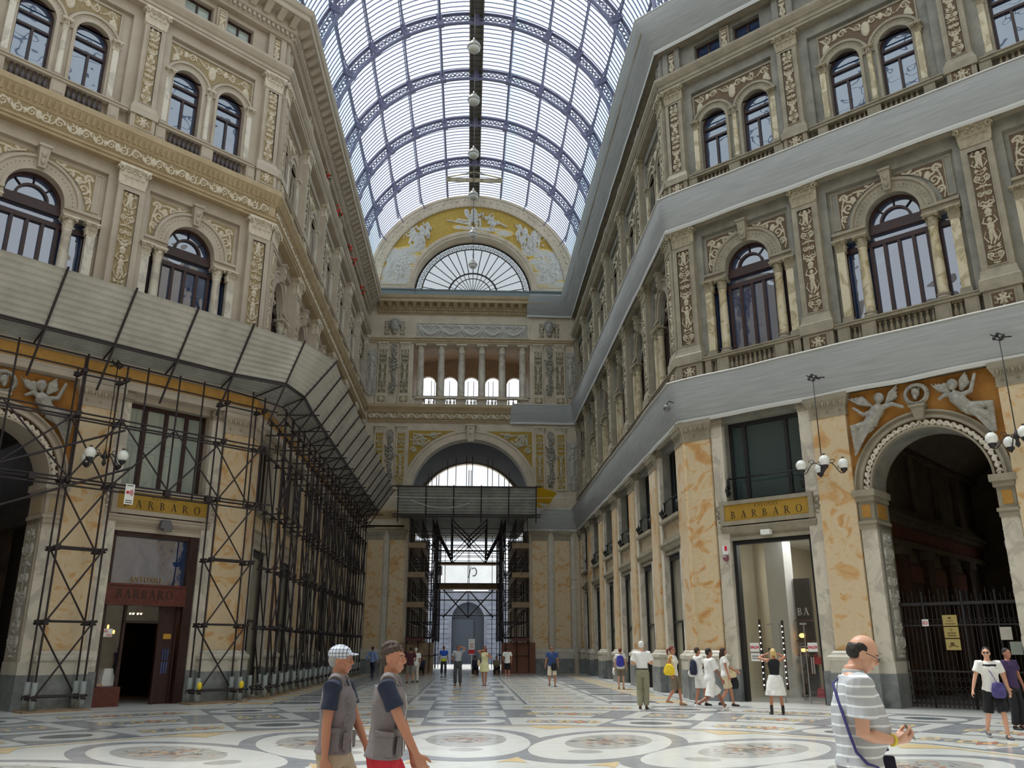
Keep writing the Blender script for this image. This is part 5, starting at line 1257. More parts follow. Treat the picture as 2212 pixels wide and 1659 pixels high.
pole(m, (-2.6, YG, 4.1), (2.6, YG, 4.1), .045); pole(m, (-2.6, YG, 5.3), (2.6, YG, 5.3), .045)
for a, c in ((-2., 0), (0, 2.)):
    pole(m, (a, YG, 6.1), (c, YG, 3.95), .05) if a < 0 else pole(m, (a, YG, 3.95), (c, YG, 6.1), .05)
    pole(m, (a, YG, 3.95), (c, YG, 6.1), .05) if a < 0 else pole(m, (a, YG, 6.1), (c, YG, 3.95), .05)
for x in (-2.3, -1.9, -.05, .05, 1.9, 2.3): pole(m, (x, YG, .1), (x, YG, 10.5)) if abs(x) > 1 else pole(m, (x, YG, 3.95), (x, YG, 10.4))
m.build('truss', PO, t); m = MB()
for yy in (60.3, 63, 66):
    for s in (-1, 1): pole(m, (s*2.6, yy, 10.3), (s*1.25, yy, 7.8), .045); pole(m, (s*1.25, yy, 7.8), (s*1.25, yy, 10.4), .045)
    pole(m, (-1.2, yy, 10.3), (.1, yy, 9.1)); pole(m, (1.2, yy, 10.3), (-.1, yy, 9.1)); pole(m, (-1.2, yy, 7.9), (1.2, yy, 10.3)); pole(m, (1.2, yy, 7.9), (-1.2, yy, 10.3))
    for z in (8., 8.4, 8.8, 9.2, 9.7): pole(m, (-2.6, yy, z), (2.6, yy, z), .025)
m.build('hanging_brace', PO, t); m = MB(); m.box(-2.6, 2.6, YG-1.2, YG+.4, 6.1, 6.5); m.build('deck', M['WW'], t); m = MB(); m.box(-2.6, 2.6, YG-.6, YG+.4, 8.05, 8.25); m.build('deck', M['WW'], t)
b = MB(); b.box(-1.2, 1.6, YG-.4, YG-.36, 6.0, 6.06); b.build('tube_light', emis('tube_light', (1,1,1), 2.), t)
t = thing('hanging_banner', 'white cloth banner with grey curved marks beyond the portal', 'banner', T(0, 76, 0)); b = MB(); b.sheet([[(-3.2+6.4*i/14, .05*math.sin(i*1.3), z) for i in range(15)] for z in (6.9, 8.6)]); b.build('cloth', cloth('banner_cloth', S((226,228,228)), S((240,242,242)), 1., .6), t)
b = MB(); gm = simple('grey_print', S((160,166,174)), .8); b.tube([(.45+.25*math.cos(a), -.1, 8.0+.35*math.sin(a)) for a in [-2+.4*i for i in range(12)]], .06, 5); b.tube([(.2, -.1, 8.5), (0, -.1, 7.5)], .05, 5); b.box(-3., -2.3, -.09, -.06, 7.7, 8.5); b.tube([(2.5, -.1, 7.4), (2.9, -.1, 8.4)], .07, 5); b.build('mark', gm, t)
t = thing('hanging_wire', 'thin sagging cable strung across the front of the portal canopy', 'cable'); b = MB()
b.tube([(-7.0+14.4*i/24, 57.9, 11.6-.15*math.sin(PI*i/24)) for i in range(25)], .012, 4); b.tube([(-4.0+4*i/12, 57.8, 11.3-.55*math.sin(PI*i/12*.9)) for i in range(13)], .015, 4); b.build('cable', M['white'], t)
# ------------------------------------------------------------------ shop bays
GOLD = mottled('gold_sign', S((154,118,42)), S((176,140,60)), 2., .35, .03); DKG = simple('dark_letters', S((52,40,18)), .6)
def lintel_mesh(w, st):
    b = MB(); prof = [(.05, 5.2), (.05, 5.32), (.0, 5.34), (.0, 5.4), (.1, 5.46), (.16, 5.52), (.16, 5.58), (.2, 5.62), (.2, 5.68), (-.25, 5.7)]
    b.sheet([[(-w-o*.5, .25, z), (-w-o*.5, .2-o, z), (w+o*.5, .2-o, z), (w+o*.5, .25, z)] for o, z in prof], smooth=False); return b.mesh('lintel', st)
LINT = {s: lintel_mesh(1.62, M['stoneR2'] if s == 'R' else M['stoneL']) for s in 'RL'}
def signboard(Mx, label, sd):
    t = thing('sign_board', label, 'sign', Mx); st = M['stoneR2'] if sd == 'R' else M['stoneL']
    b = MB(); plate(b, [rect(-1.68, 1.68, 5.72, 6.55), rect(-1.52, 1.52, 5.86, 6.42)], -.02, .25); b.build('frame', st, t)
    b = MB(); b.box(-1.53, 1.53, .04, .2, 5.85, 6.43); b.build('panel', GOLD, t)
    serif('lettering', 'ANTONIO', .125, DKG, t, T(0, .04, 6.26), .2); serif('lettering', 'BARBARO', .25, DKG, t, T(0, .04, 5.94), .75)
    for s in (1, -1):
        b = MB(); b.tube([(s*(1.78+.09*math.cos(a)*(1-a/16)), .1, 6.3+.12*math.sin(a)*(1-a/16)) for a in [i*.5 for i in range(14)]], .035, 5)
        b.tube([(s*(1.76+.06*math.cos(a)), .1, 5.95+.09*math.sin(a)) for a in [i*.6 for i in range(10)]], .03, 5); b.tube([(s*1.72, .1, 6.2), (s*1.86, .1, 6.08), (s*1.74, .1, 6.0)], .04, 5); b.build('scroll', st, t)
    return t
signboard(RF @ T(3.025), 'gold sign reading BARBARO over the bright right shop', 'R')
signboard(LF @ T(-3.025), 'gold sign reading BARBARO behind the left scaffold', 'L')
for rg in ('RF', 'LF', 'RA', 'LA'):
    for k, (c, kind, hb) in enumerate(BAYS[rg]):
        if kind == 'B': continue
        t = thing('shop_lintel', f'{SDN[rg[0]]} moulded lintel over the shop opening, {place_words(rg, k)}', 'lintel', FRM[rg] @ T(c)); obj('lintel', LINT[rg[0]], t)
        if rg in ('RA', 'LA') or k == 2:
            if rg != 'LF' or k == 2:
                t = thing('marble_plaque', f'framed ochre marble plaque above the shop opening, {place_words(rg, k)}', 'plaque', FRM[rg] @ T(c))
                if 'MPm' not in globals():
                    b = MB(); plate(b, [rect(-1.45, 1.45, 5.75, 6.5), rect(-1.3, 1.3, 5.88, 6.38)], .14, .26); MPf = b.mesh('frame', M['stoneR2']); b = MB(); b.box(-1.32, 1.32, .2, .26, 5.86, 6.4); MPm = b.mesh('slab', M['marbleO'])
                    b = MB(); b.box(-1.55, 1.55, .0, .3, 6.48, 6.6); MPs = b.mesh('sill', M['stoneR2'])
                obj('frame', MPf, t); obj('slab', MPm, t); obj('sill', MPs, t)
# window guard rails
b = MB(); b.tube([(-1.36, .2, 7.36), (1.36, .2, 7.36)], .03, 6); b.ell((0, .2, 7.36), (.07, .05, .05), 8, 5); GRb = b.mesh('bar', M['black'])
b = MB(); b.tube([(-1.38, .3, 6.9), (-1.38, .1, 6.75), (-1.38, .02, 6.95), (-1.38, .12, 7.1), (-1.38, .22, 7.0), (-1.38, .2, 7.36), (-1.38, .3, 7.4)], .045, 6); b.ell((-1.38, .1, 6.95), (.06, .09, .09), 8, 6); GRs = b.mesh('scroll', M['black'])
for rg in ('RF', 'RA'):
    for k, (c, kind, hb) in enumerate(BAYS[rg]):
        if kind == 'B': continue
        t = thing('window_rail', f'black iron rail across the mezzanine window, {place_words(rg, k)}', 'rail', FRM[rg] @ T(c)); obj('bar', GRb, t); obj('scroll', GRs, t); obj('scroll', GRs, t, Matrix.Scale(-1, 4, (1,0,0)))
# shop fronts of the hall walls
def shopfront():
    f = MB(); f.box(-1.42, -1.2, .3, .5, 0, 5.2); f.box(1.2, 1.42, .3, .5, 0, 5.2); f.box(-1.42, 1.42, .3, .5, 5.0, 5.2); f.box(-1.42, 1.42, .34, .46, 2.6, 2.68); f.box(-.03, .03, .34, .46, 0, 2.6)
    p = MB(); p.box(-1.2, 1.2, .4, .42, 0.02, 5.0); return f.mesh('frame', M['black']), p.mesh('pane', M['shopback'])
M['shopback'] = glassy('shop_pane', S((126,122,106)), 1.5, .05)
SFf, SFp = shopfront()
for rg in ('RA', 'LA'):
    for k, (c, kind, hb) in enumerate(BAYS[rg]):
        t = thing('shop_front', f'tall black-framed glass shop front, {place_words(rg, k)}', 'shop front', FRM[rg] @ T(c)); obj('frame', SFf, t); obj('pane', SFp if rg == 'RA' else SFp, t)
        for s in (1, -1):
            b = MB(); b.box(s*1.42-.12, s*1.42+.12, .08, .3, 1.0, 5.2); b.build('door_jamb', M['marbleW'], t)
for rg, c in (('RF', 13.575), ('LF', -13.575)):
    t = thing('shop_front', f'tall black-framed glass shop front, {"right" if rg == "RF" else "left"} diagonal front, bay at picture edge', 'shop front', FRM[rg] @ T(c)); obj('frame', SFf, t); obj('pane', SFp, t)
# --- right shop interior
Sx = RF @ T(3.025)
DN = 0
def room(Mx, x0, x1, y0, y1, zt, mw, mfl, name, lab, mc=None):
    mb = MB(); mb.at(Mx); mb.add([(x0, y0, 0), (x0, y1, 0), (x0, y1, zt), (x0, y0, zt)], [(0, 1, 2, 3)]); mb.add([(x1, y0, 0), (x1, y1, 0), (x1, y1, zt), (x1, y0, zt)], [(0, 1, 2, 3)])
    mb.add([(x0, y1, 0), (x1, y1, 0), (x1, y1, zt), (x0, y1, zt)], [(0, 1, 2, 3)]); mb.add([(x0, y0, zt), (x1, y0, zt), (x1, y1, zt), (x0, y1, zt)], [(0, 1, 2, 3)], 1)
    return tag(mb.build(name, [mw, mc or mw]), lab, kind='structure')
beige = simple('shop_wall', S((206,196,170)), .8)
room(Sx, -2.2, 2.2, .76, 8.5, 5.6, beige, None, 'wall_shop', 'beige walls of the bright right shop', M['white'])
t = thing('door_1', 'black-framed glass front of the bright right shop', None, Sx, kind='structure')
b = MB(); b.box(-1.42, -1.3, .28, .5, 0, 5.2); b.box(1.3, 1.42, .28, .5, 0, 5.2); b.box(-1.42, 1.42, .28, .5, 5.08, 5.2); b.build('frame', M['black'], t)
b = MB(); b.add([(-1.3, .4, .02), (1.3, .4, .02), (1.3, .4, 5.08), (-1.3, .4, 5.08)], [(0, 1, 2, 3)]); b.build('pane', M['shopglass'], t)
for x in (-.05, .78): b = MB(); b.box(x-.012, x+.012, .38, .42, 0, 2.45); b.build('door_edge', simple('steel', (.4,.4,.4), .3, .8) if 'steel' not in M else M['steel'], t)
M['steel'] = simple('brushed_steel', (.5,.5,.48), .3, .8)
for x in (1.02,): b = MB(); b.box(x-.07, x-.04, .3, .33, .9, 1.4); b.box(x+.0, x+.03, .3, .33, .9, 1.4); b.build('handle', M['steel'], t)
for x, z in ((-.35, 2.42), (.78, 2.42)): b = MB(); b.box(x-.12, x+.1, .37, .4, z-.03, z+.03); b.build('hinge', M['steel'], t)
for x, lab in ((-.97, 'left'), (1.02, 'right')):
    t = thing('sale_poster', f'white SALDI poster with red letters on the shop glass, {lab} one', 'poster', Sx @ T(x, .37, 1.56)); b = MB(); b.box(-.16, .16, 0, .008, 0, .28); b.build('sheet', M['white'], t); text('lettering', 'SALDI', .118, RED, t, T(0, -.004, .1), space=.95, bold=.0035)
t = thing('notice', 'small white notice with dark print below the left SALDI poster', 'poster', Sx @ T(-.96, .37, 1.26)); b = MB(); b.box(-.16, .16, 0, .008, 0, .25); b.build('sheet', M['white'], t)
b = MB()
for i, (z, n_) in enumerate(((.14, 6), (.07, 9))):
    w_ = .24/n_*(.9 if i else 1)
    for j in range(n_): b.box(-.12+j*.24/n_, -.12+j*.24/n_+w_*.7, -.003, 0, z, z+.035)
b.build('print', BLK, t)
def item(name, lab, cat, Mx, fn, mat, part='body', group=None):
    t = thing(name, lab, cat, Mx, group); b = MB(); fn(b); b.build(part, mat, t); return t
item('clothes_rail', 'clothes rail with dark garments inside the right shop', 'clothes rail', Sx @ T(1.2, 2.4), lambda b: (b.box(-.4, -.37, 0, .03, 0, 1.7), b.box(.4, .43, 0, .03, 0, 1.7), b.box(-.4, .43, 0, .03, 1.67, 1.7), b.box(-.3, .0, -.1, .2, .6, 1.6), b.box(.05, .3, -.12, .16, .7, 1.6)), M['black'], 'frame')
item('display_case', 'glass display case standing in the middle of the right shop', 'display', Sx @ T(.35, 2.0), lambda b: (b.box(-.5, -.46, 0, .04, 0, 1.75), b.box(.46, .5, 0, .04, 0, 1.75), b.box(-.5, .5, 0, .04, 1.7, 1.75), b.box(-.5, .5, 0, .5, 0, .1)), M['steel'], 'frame')
item('handbag', 'red handbag on display in the right shop, upper one', 'bag', Sx @ T(.3, 2.3, 1.15), lambda b: (b.taper(-.15, .15, -.06, .06, 0, -.11, .11, -.04, .04, .24), b.tube([(.08*math.cos(a), 0, .22+.12*math.sin(a)) for a in [PI*i/8 for i in range(9)]], .012, 5)), RED)
item('handbag', 'red handbag near the floor of the right shop', 'bag', Sx @ T(.35, 2.35, .1), lambda b: (b.taper(-.18, .18, -.07, .07, 0, -.13, .13, -.05, .05, .28), b.tube([(.1*math.cos(a), 0, .26+.12*math.sin(a)) for a in [PI*i/8 for i in range(9)]], .012, 5)), RED)
for x, y, lab in ((-1.0, .9, 'beside the shop glass'), (-.85, 2.3, 'deeper in the shop')):
    t = thing('bulb_column', f'vertical column of round white bulbs {lab}', 'lamp', Sx @ T(x, y)); b = MB(); b.box(-.04, .04, .02, .06, .3, 2.6); b.build('post', M['black'], t)
    for i in range(11): b = MB(); b.ell((0, 0, .5+.19*i), (.028, .028, .028), 8, 6); b.build('bulb', emis('white_bulb', (1, .95, .9), 1.6) if 'wb' not in M else M['wb'], t); M['wb'] = bpy.data.materials['white_bulb']
t = thing('counter_niche', 'black slab painted as a shaded doorway, with lit shelf, right shop', 'niche', Sx @ T(-.62, 3.7)); b = MB(); b.box(-.3, .3, 0, .15, 0, 4.1); b.build('opening', M['dark'], t)  # solid slab, no real opening; the doorway's shade is its black colour
b = MB(); b.box(-.3, .3, -.2, 0, 2.6, 2.64); b.box(-.3, .3, -.2, 0, 1.4, 1.44); b.box(-.3, .3, -.2, 0, 1.9, 1.94); b.build('shelf', M['woodR'], t)
b = MB(); b.ell((-.1, -.1, 2.1), (.12, .05, .08), 8, 6); b.ell((-.1, -.1, 1.6), (.15, .05, .06), 8, 6); b.build('shelf_light', M['bulbo'], t); serif('lettering', 'BA', .26, M['white'], t, T(.0, -.05, 2.8), .1); serif('lettering', 'ANTONIO', .12, M['white'], t, T(.9, -.05, 3.1), .2)
t = thing('shop_pillar', 'square white pillar inside the right shop', 'pillar', Sx @ T(0, 0)); b = MB(); b.box(-1.7, -.98, 3.2, 3.9, 0, 5.6); b.box(.8, 1.7, 5.2, 6.0, 0, 5.6); b.build('shaft', M['white'], t)
t = thing('spotlight', 'black ceiling spotlight track in the right shop', 'lamp', Sx @ T(0, 2.2, 5.45)); b = MB(); b.taper(-1.1, -.6, 0, .2, 0, -.9, -.5, .05, .15, .06); b.taper(.1, .8, .5, .7, 0, .3, .6, .55, .65, .06); b.build('head', M['black'], t)
al = bpy.data.lights.new('shop_light', 'AREA'); al.energy = 110; al.size = 3; ao = bpy.data.objects.new('shop_light', al); COL.objects.link(ao); ao.matrix_basis = Sx @ T(.6, 4.2, 5.5)
# doorbell box and camera
t = thing('alarm_box', 'small white alarm box with a round purple siren on the right shop jamb', 'alarm', RF @ T(1.45, -.0, 4.75)); b = MB(); b.box(-.1, .1, -.02, .1, 0, .3); b.build('box', M['white'], t); b = MB(); b.box(-.02, .08, -.03, 0, .12, .28); b.build('label', RED, t); b = MB(); b.ell((0, 0, -.14), (.1, .1, .1), 12, 8); b.build('siren', simple('siren', S((120,70,84)), .3), t)
t = thing('security_camera', 'black dome security camera hung under the right netting corner', 'camera', T(7.3, 29.6, 9.95)); b = MB(); b.tube([(.15, .1, .35), (-.1, -.05, .38), (-.14, -.05, .2)], .02, 5); b.build('bracket', M['black'], t); b = MB(); b.lathe([(.02, .22), (.12, .18), (.14, .08)], 12, c=(-.14, -.05, 0)); b.ell((-.14, -.05, .06), (.11, .11, .1), 12, 8); b.build('dome', simple('camera_dome', S((110,108,112)), .2), t)
# --- left shop front
Lx = LF @ T(-3.025)
t = thing('door_2', 'dark wooden shop front of the left shop', None, Lx, kind='structure')
b = MB(); b.box(-1.42, -1.3, .2, .5, 0, 5.2); b.box(1.12, 1.42, .15, .5, 0, 5.2); b.box(-1.42, 1.42, .2, .5, 5.05, 5.2); b.box(1.0, 1.06, .3, .4, 0, 3.0); b.box(.45, .53, .3, .42, 0, 3.0); b.box(-.7, -.62, .3, .42, 0, 3.0); b.box(-.7, .5, .3, .42, 2.42, 2.5); b.build('frame', M['woodD'], t)
b = MB(); b.box(-1.42, 1.15, .12, .45, 2.98, 3.6); b.box(-1.42, 1.15, .08, .45, 3.54, 3.6); b.box(-1.42, 1.15, .08, .45, 2.95, 3.03); b.build('fascia', M['woodR'], t)
serif('lettering', 'BARBARO', .27, simple('carved_letters', S((40,18,16)), .6), t, T(-.2, .115, 3.15), .16); serif('lettering', 'ANTONIO', .17, GOLD, t, T(-.15, .32, 3.66), .06)
b = MB(); b.add([(-1.3, .34, 3.6), (1.12, .34, 3.6), (1.12, .34, 5.05), (-1.3, .34, 5.05)], [(0, 1, 2, 3)]); b.build('transom_pane', M['pane'], t)
b = MB(); b.add([(-1.3, .36, .55), (-.66, .36, .55), (-.66, .36, 2.98), (-1.3, .36, 2.98)], [(0, 1, 2, 3)]); b.add([(-.66, .36, 2.5), (.5, .36, 2.5), (.5, .36, 2.95), (-.66, .36, 2.95)], [(0, 1, 2, 3)]); b.build('pane', M['shopglass'], t)
b = MB(); b.box(-1.42, -.62, .1, .9, 0, .56); b.build('plinth', M['woodR'], t)
b = MB(); b.box(.56, 1.0, .36, .4, 0, 3.0); b.build('side_board', M['woodD'], t)
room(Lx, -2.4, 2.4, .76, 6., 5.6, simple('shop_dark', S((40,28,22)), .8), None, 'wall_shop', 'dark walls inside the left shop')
t = thing('poster', 'small white price card in the left shop window', 'poster', Lx @ T(-1.15, .33, 2.0)); b = MB(); b.box(-.17, .17, 0, .008, 0, .24); b.build('sheet', M['white'], t); text('lettering', '20%', .1, RED, t, T(-.05, -.004, .13)); text('lettering', '20%', .1, RED, t, T(.07, -.004, .02))
t = thing('ceiling_lamp', 'small glowing chandelier inside the left shop', 'lamp', Lx @ T(.25, 1.6, 2.75)); b = MB()
for i in range(8): b.ell((.18*math.cos(i*.785), .18*math.sin(i*.785), 0), (.03, .03, .03), 6, 5)
b.build('bulb', M['bulb'], t); b = MB(); b.lathe([(.3, .02), (.28, .06), (.02, .1)], 16); b.tube([(0, 0, .1), (0, 0, 2.6)], .01, 4); b.build('ring', GOLD, t)
t = thing('wall_lights', 'orange lit shelves deep inside the left shop', 'lamp', Lx @ T(-.3, 3.2, 2.25)); b = MB()
for i in range(9): b.ell((-.5+.15*i, .1*(i % 3), .12*math.sin(i*2.3)), (.04, .03, .07), 6, 5)
b.build('bulb', M['bulbo'], t)
item('shirt_stack', 'stack of folded pale shirts in the left shop window', 'shirts', Lx @ T(-.85, .6, .58), lambda b: (b.box(-.18, .18, -.12, .12, 0, .3), b.taper(-.16, .16, -.1, .1, .3, -.13, .13, -.08, .08, .5)), M['white'], 'cloth')
item('display_box', 'clear display box with orange goods in the left shop window', 'box', Lx @ T(-1.18, .55, .58), lambda b: (b.box(-.16, .16, -.12, .12, 0, .06), b.box(-.15, -.05, -.1, .1, .06, .14)), simple('orange_goods', S((214,130,70)), .5))
for x, w_ in ((.78, 'right'),):
    for i, (z, c_) in enumerate(((1.95, S((190,140,50))), (1.3, S((60,70,110))), (.9, S((70,80,120))))):
        t = thing('display_item', f'{["gold plaque", "striped tie display", "blue tie display"][i]} on the right side board of the left shop', 'display', Lx @ T(x, .33, z)); b = MB()
        if i == 0: b.box(-.13, .13, 0, .02, 0, .16)
        else:
            for q in range(3): b.taper(-.1+.08*q, -.06+.08*q, 0, .02, 0, -.1+.08*q, -.05+.08*q, 0, .02, .35)
        b.build('body', simple('display_colour', c_, .6), t)
t = thing('floodlight', 'grey floodlight under the left shop lintel', 'lamp', Lx @ T(.1, -.1, 5.25)); b = MB(); b.taper(-.22, .22, -.1, .1, .1, -.14, .14, -.02, .2, .38); b.box(-.14, .14, -.16, -.08, .0, .1); b.build('head', simple('lamp_grey', S((96,92,92)), .5), t)
t = thing('floodlight', 'small white fitting under the right shop lintel', 'lamp', Sx @ T(.0, -.05, 5.3)); b = MB(); b.box(-.16, .16, -.1, .1, 0, .16); b.build('head', M['white'], t)
# ------------------------------------------------------------------ tall arch bays
def voxel(name, mb, size, mat, parent, Mx=None, smooth=2, disp=None):
    me = mb.mesh('t', mat); o = bpy.data.objects.new('t', me); SC.collection.objects.link(o)
    md = o.modifiers.new('r', 'REMESH'); md.mode = 'VOXEL'; md.voxel_size = size; md.use_smooth_shade = True
    if smooth: sm = o.modifiers.new('s', 'SMOOTH'); sm.factor = .5; sm.iterations = smooth
    m2 = bpy.data.meshes.new_from_object(o.evaluated_get(bpy.context.evaluated_depsgraph_get())); bpy.data.objects.remove(o); bpy.data.meshes.remove(me)
    m2.name = name
    if not m2.materials: m2.materials.append(mat)
    if disp: 
        for v in m2.vertices: v.co += disp(v.co)
        m2.update()
    for p in m2.polygons: p.use_smooth = True
    return obj(name, m2, parent, Mx)
def angel(t, P, s=1, mat=None):
    b = MB(); Y = -.12
    V3 = lambda k, y=0: (P[k][0], Y+y, P[k][1])
    b.ell(V3('head'), (.13, .14, .16), 12, 9); b.ell((P['head'][0], Y-.1, P['head'][1]+.02), (.04, .06, .05), 6, 5)
    for i in range(12): a = i*.52; b.ell((P['head'][0]+.11*math.cos(a), Y+.03, P['head'][1]+.04+.12*math.sin(a)), (.06, .08, .06), 6, 5)
    b.tube([V3('neck', .02), V3('sh'), ((P['sh'][0]*.5+P['hip'][0]*.5), Y-.03, (P['sh'][1]+P['hip'][1])/2), V3('hip')], .2, 10, rs=[.09, .22, .19, .21])
    b.tube([V3('sh'), V3('elbR', -.05), V3('handR', -.04)], .08, 8, rs=[.1, .075, .05]); b.tube([V3('sh'), V3('elbL', -.05), V3('handL', -.02)], .08, 8, rs=[.1, .075, .05])
    b.tube([V3('hip'), V3('knee', -.08), V3('foot')], .15, 8, rs=[.19, .13, .06]); b.tube([V3('hip'), V3('knee2', -.04), (P['foot'][0], Y+.03, P['foot'][1]+.2)], .15, 8, rs=[.2, .14, .07])
    r = random.Random(2)
    for i in range(14):   # drapery folds
        k = r.choice(['knee', 'knee2', 'foot']); a = Vector(V3('hip')) + Vector((r.uniform(-.1, .1), r.uniform(-.14, -.04), r.uniform(-.08, .12))); c = Vector(V3(k)) + Vector((r.uniform(-.07, .07), r.uniform(-.1, .0), r.uniform(-.08, .06)))
        b.tube([a, (a+c)/2+Vector((0, -.08, -.04)), c], .035, 6)
    for i in range(8): a = Vector(V3('sh')) + Vector((r.uniform(-.18, .18), -.12, 0)); c = Vector(V3('hip')) + Vector((r.uniform(-.2, .2), -.12, .05)); b.tube([a, c], .03, 5)
    voxel('figure', b, .025, mat, t)
    w = MB()
    for a_, c_ in (('w1b', 'wing1'), ('w2b', 'wing2')):
        A_, C_ = Vector((P[a_][0], Y+.06, P[a_][1])), Vector((P[c_][0], Y+.02, P[c_][1])); L = (C_-A_).length
        for j in range(4):
            off = Vector((C_.z-A_.z, 0, -(C_.x-A_.x))).normalized()*(.09*(j-1.5)); w.tube([A_, A_.lerp(C_, .5)+off*.9, C_.lerp(A_, .13*j)+off*.8], .06, 6, rs=[.06, .09, .03], ell=(.5, 1))
    voxel('wing', w, .022, mat, t)
PL_ = {'head': (-1.12, 9.2), 'neck': (-1.14, 9.02), 'sh': (-1.18, 8.88), 'handR': (-.39, 8.78), 'elbR': (-.72, 8.95), 'elbL': (-1.62, 8.75), 'handL': (-1.95, 9.05), 'hip': (-1.47, 8.42), 'knee': (-1.98, 8.4), 'foot': (-2.0, 7.55), 'wing1': (-2.05, 9.5), 'w1b': (-1.35, 9.0), 'wing2': (-.42, 9.5), 'w2b': (-.95, 9.0), 'knee2': (-1.85, 8.12)}
PR_ = {'head': (1.04, 9.2), 'neck': (1.04, 9.0), 'sh': (1.1, 8.82), 'elbL': (.83, 8.95), 'handL': (.61, 8.82), 'elbR': (1.53, 8.92), 'handR': (1.71, 9.44), 'hip': (1.36, 8.45), 'knee': (1.98, 8.45), 'knee2': (1.8, 8.16), 'foot': (1.98, 7.62), 'wing1': (.52, 9.45), 'w1b': (.95, 8.95), 'wing2': (1.55, 9.5), 'w2b': (1.25, 9.0)}
arcm = relief('soffit_relief', -2.0, 2.0, 6.4, 8.4, 150, 76, [(spiral(1.87*math.cos(a), 6.4+1.87*math.sin(a), .09, a*3, 1.2), .035, 1) for a in [PI*(i+.5)/30 for i in range(30)]] + [([(1.87*math.cos(a-.03), 6.4+1.8*math.sin(a-.03)), (1.87*math.cos(a+.04), 6.4+1.93*math.sin(a+.04))], .03, 1) for a in [PI*(i+.0)/30 for i in range(31)]], M['relD'], amp=.06, mask=lambda x, z: 1.76 < math.hypot(x, z-6.4) < 1.99)
jam = relief('jamb_relief', -.4, .4, 0, 3.7, 40, 170, candelabra(.8, 3.7, 77, False), M['relW'], amp=.06)
for rg, c, nm in (('RF', 8.3, 'right'), ('LF', -8.3, 'left')):
    Ax = FRM[rg] @ T(c); sd = rg[0]; st = M['stoneR2'] if sd == 'R' else M['stoneL']
    t = thing('arch_surround', f'moulded marble archivolt of the tall {"gated" if sd == "R" else "dark"} arch, {nm} side', 'arch', Ax)
    b = MB(); archring(b, 0, 6.4, 1.7, 1.76, .08, .3, 32); archring(b, 0, 6.4, 1.99, 2.08, .08, .3, 32); archring(b, 0, 6.4, 2.08, 2.2, .14, .3, 32); archring(b, 0, 6.4, 2.18, 2.24, .05, .3, 32); b.build('archivolt', st, t)
    obj('soffit_relief', arcm, t, T(0, .2)); b = MB(); b.taper(-.12, .12, -.05, .3, 8.35, -.2, .2, -.12, .3, 8.72); b.box(-.24, .24, -.16, .3, 8.72, 8.8); b.build('keystone', st, t)
    for s in (1, -1):
        b = MB(); b.box(*sorted((s*1.72, s*2.2)), .1, .3, 1.3, 5.2); b.build('jamb', M['marbleW'], t)
        b = MB(); b.box(*sorted((s*1.7, s*2.24)), .04, 1.3, 5.2, 5.35); b.box(*sorted((s*1.66, s*2.26)), -.0, 1.32, 5.35, 5.45); b.box(*sorted((s*1.72, s*2.2)), .1, 1.28, 5.45, 6.05); b.box(*sorted((s*1.66, s*2.26)), .0, 1.32, 6.05, 6.2); b.box(*sorted((s*1.6, s*2.3)), -.08, 1.36, 6.2, 6.4); b.build('impost', st, t)
        b = MB(); b.box(*sorted((s*1.84, s*2.1)), .085, .11, 5.55, 5.95); b.box(*sorted((s*1.69, s*1.73)), .3, 1.1, 5.52, 5.98); b.build('inlay', M['goldband'] if sd == 'R' else M['stoneL2'], t)
        obj('jamb_relief', jam, t, T(s*1.69, .75, 1.4) @ RZ(PI/2*-s))
        b = MB(); b.box(*sorted((s*1.66, s*2.22)), .06, 1.34, 0, .95); b.build('plinth', M['plinth'], t); b = MB(); b.box(*sorted((s*1.68, s*2.2)), .08, 1.32, .95, 1.3); b.build('base', M['plinthL'], t)
    b = MB(); b.at(Ax); plate(b, [[(-2.24, 6.45), (-2.24, 9.6), (2.24, 9.6), (2.24, 6.45)] + arc(0, 6.4, 2.22, 0, 180, 30)], .18, .25); n += 1
    tag(b.build(f'trim_{n}', M['ocherwall']), f'ochre painted spandrel ground above the tall arch, {nm} side', kind='structure')
    for P, w_ in ((PL_, 'left'), (PR_, 'right')):
        t = thing('winged_figure', f'white stucco winged figure above the tall arch, {nm} front, {w_} one', 'statue', Ax @ T(0, .1)); angel(t, P, 1, M['winged'])
    t = thing('wreath', f'stucco wreath with an animal head above the arch, {nm} side', 'wreath', Ax @ T(0, .05, 9.12)); b = MB()
    for i in range(30): a = i*2*PI/30; b.ell((.32*math.cos(a), -.06, .3*math.sin(a)), (.07, .07, .07), 6, 5); b.ell((.3*math.cos(a+.1), -.12, .28*math.sin(a+.1)), (.05, .05, .05), 6, 4)
    b.build('leaf_ring', M['winged'], t); b = MB(); b.ell((0, -.1, .05), (.12, .14, .15), 10, 8); b.ell((0, -.2, -.1), (.07, .1, .09), 8, 6); b.ell((-.1, -.05, .2), (.04, .04, .08), 6, 5); b.ell((.1, -.05, .2), (.04, .04, .08), 6, 5); b.build('head', M['winged'], t)
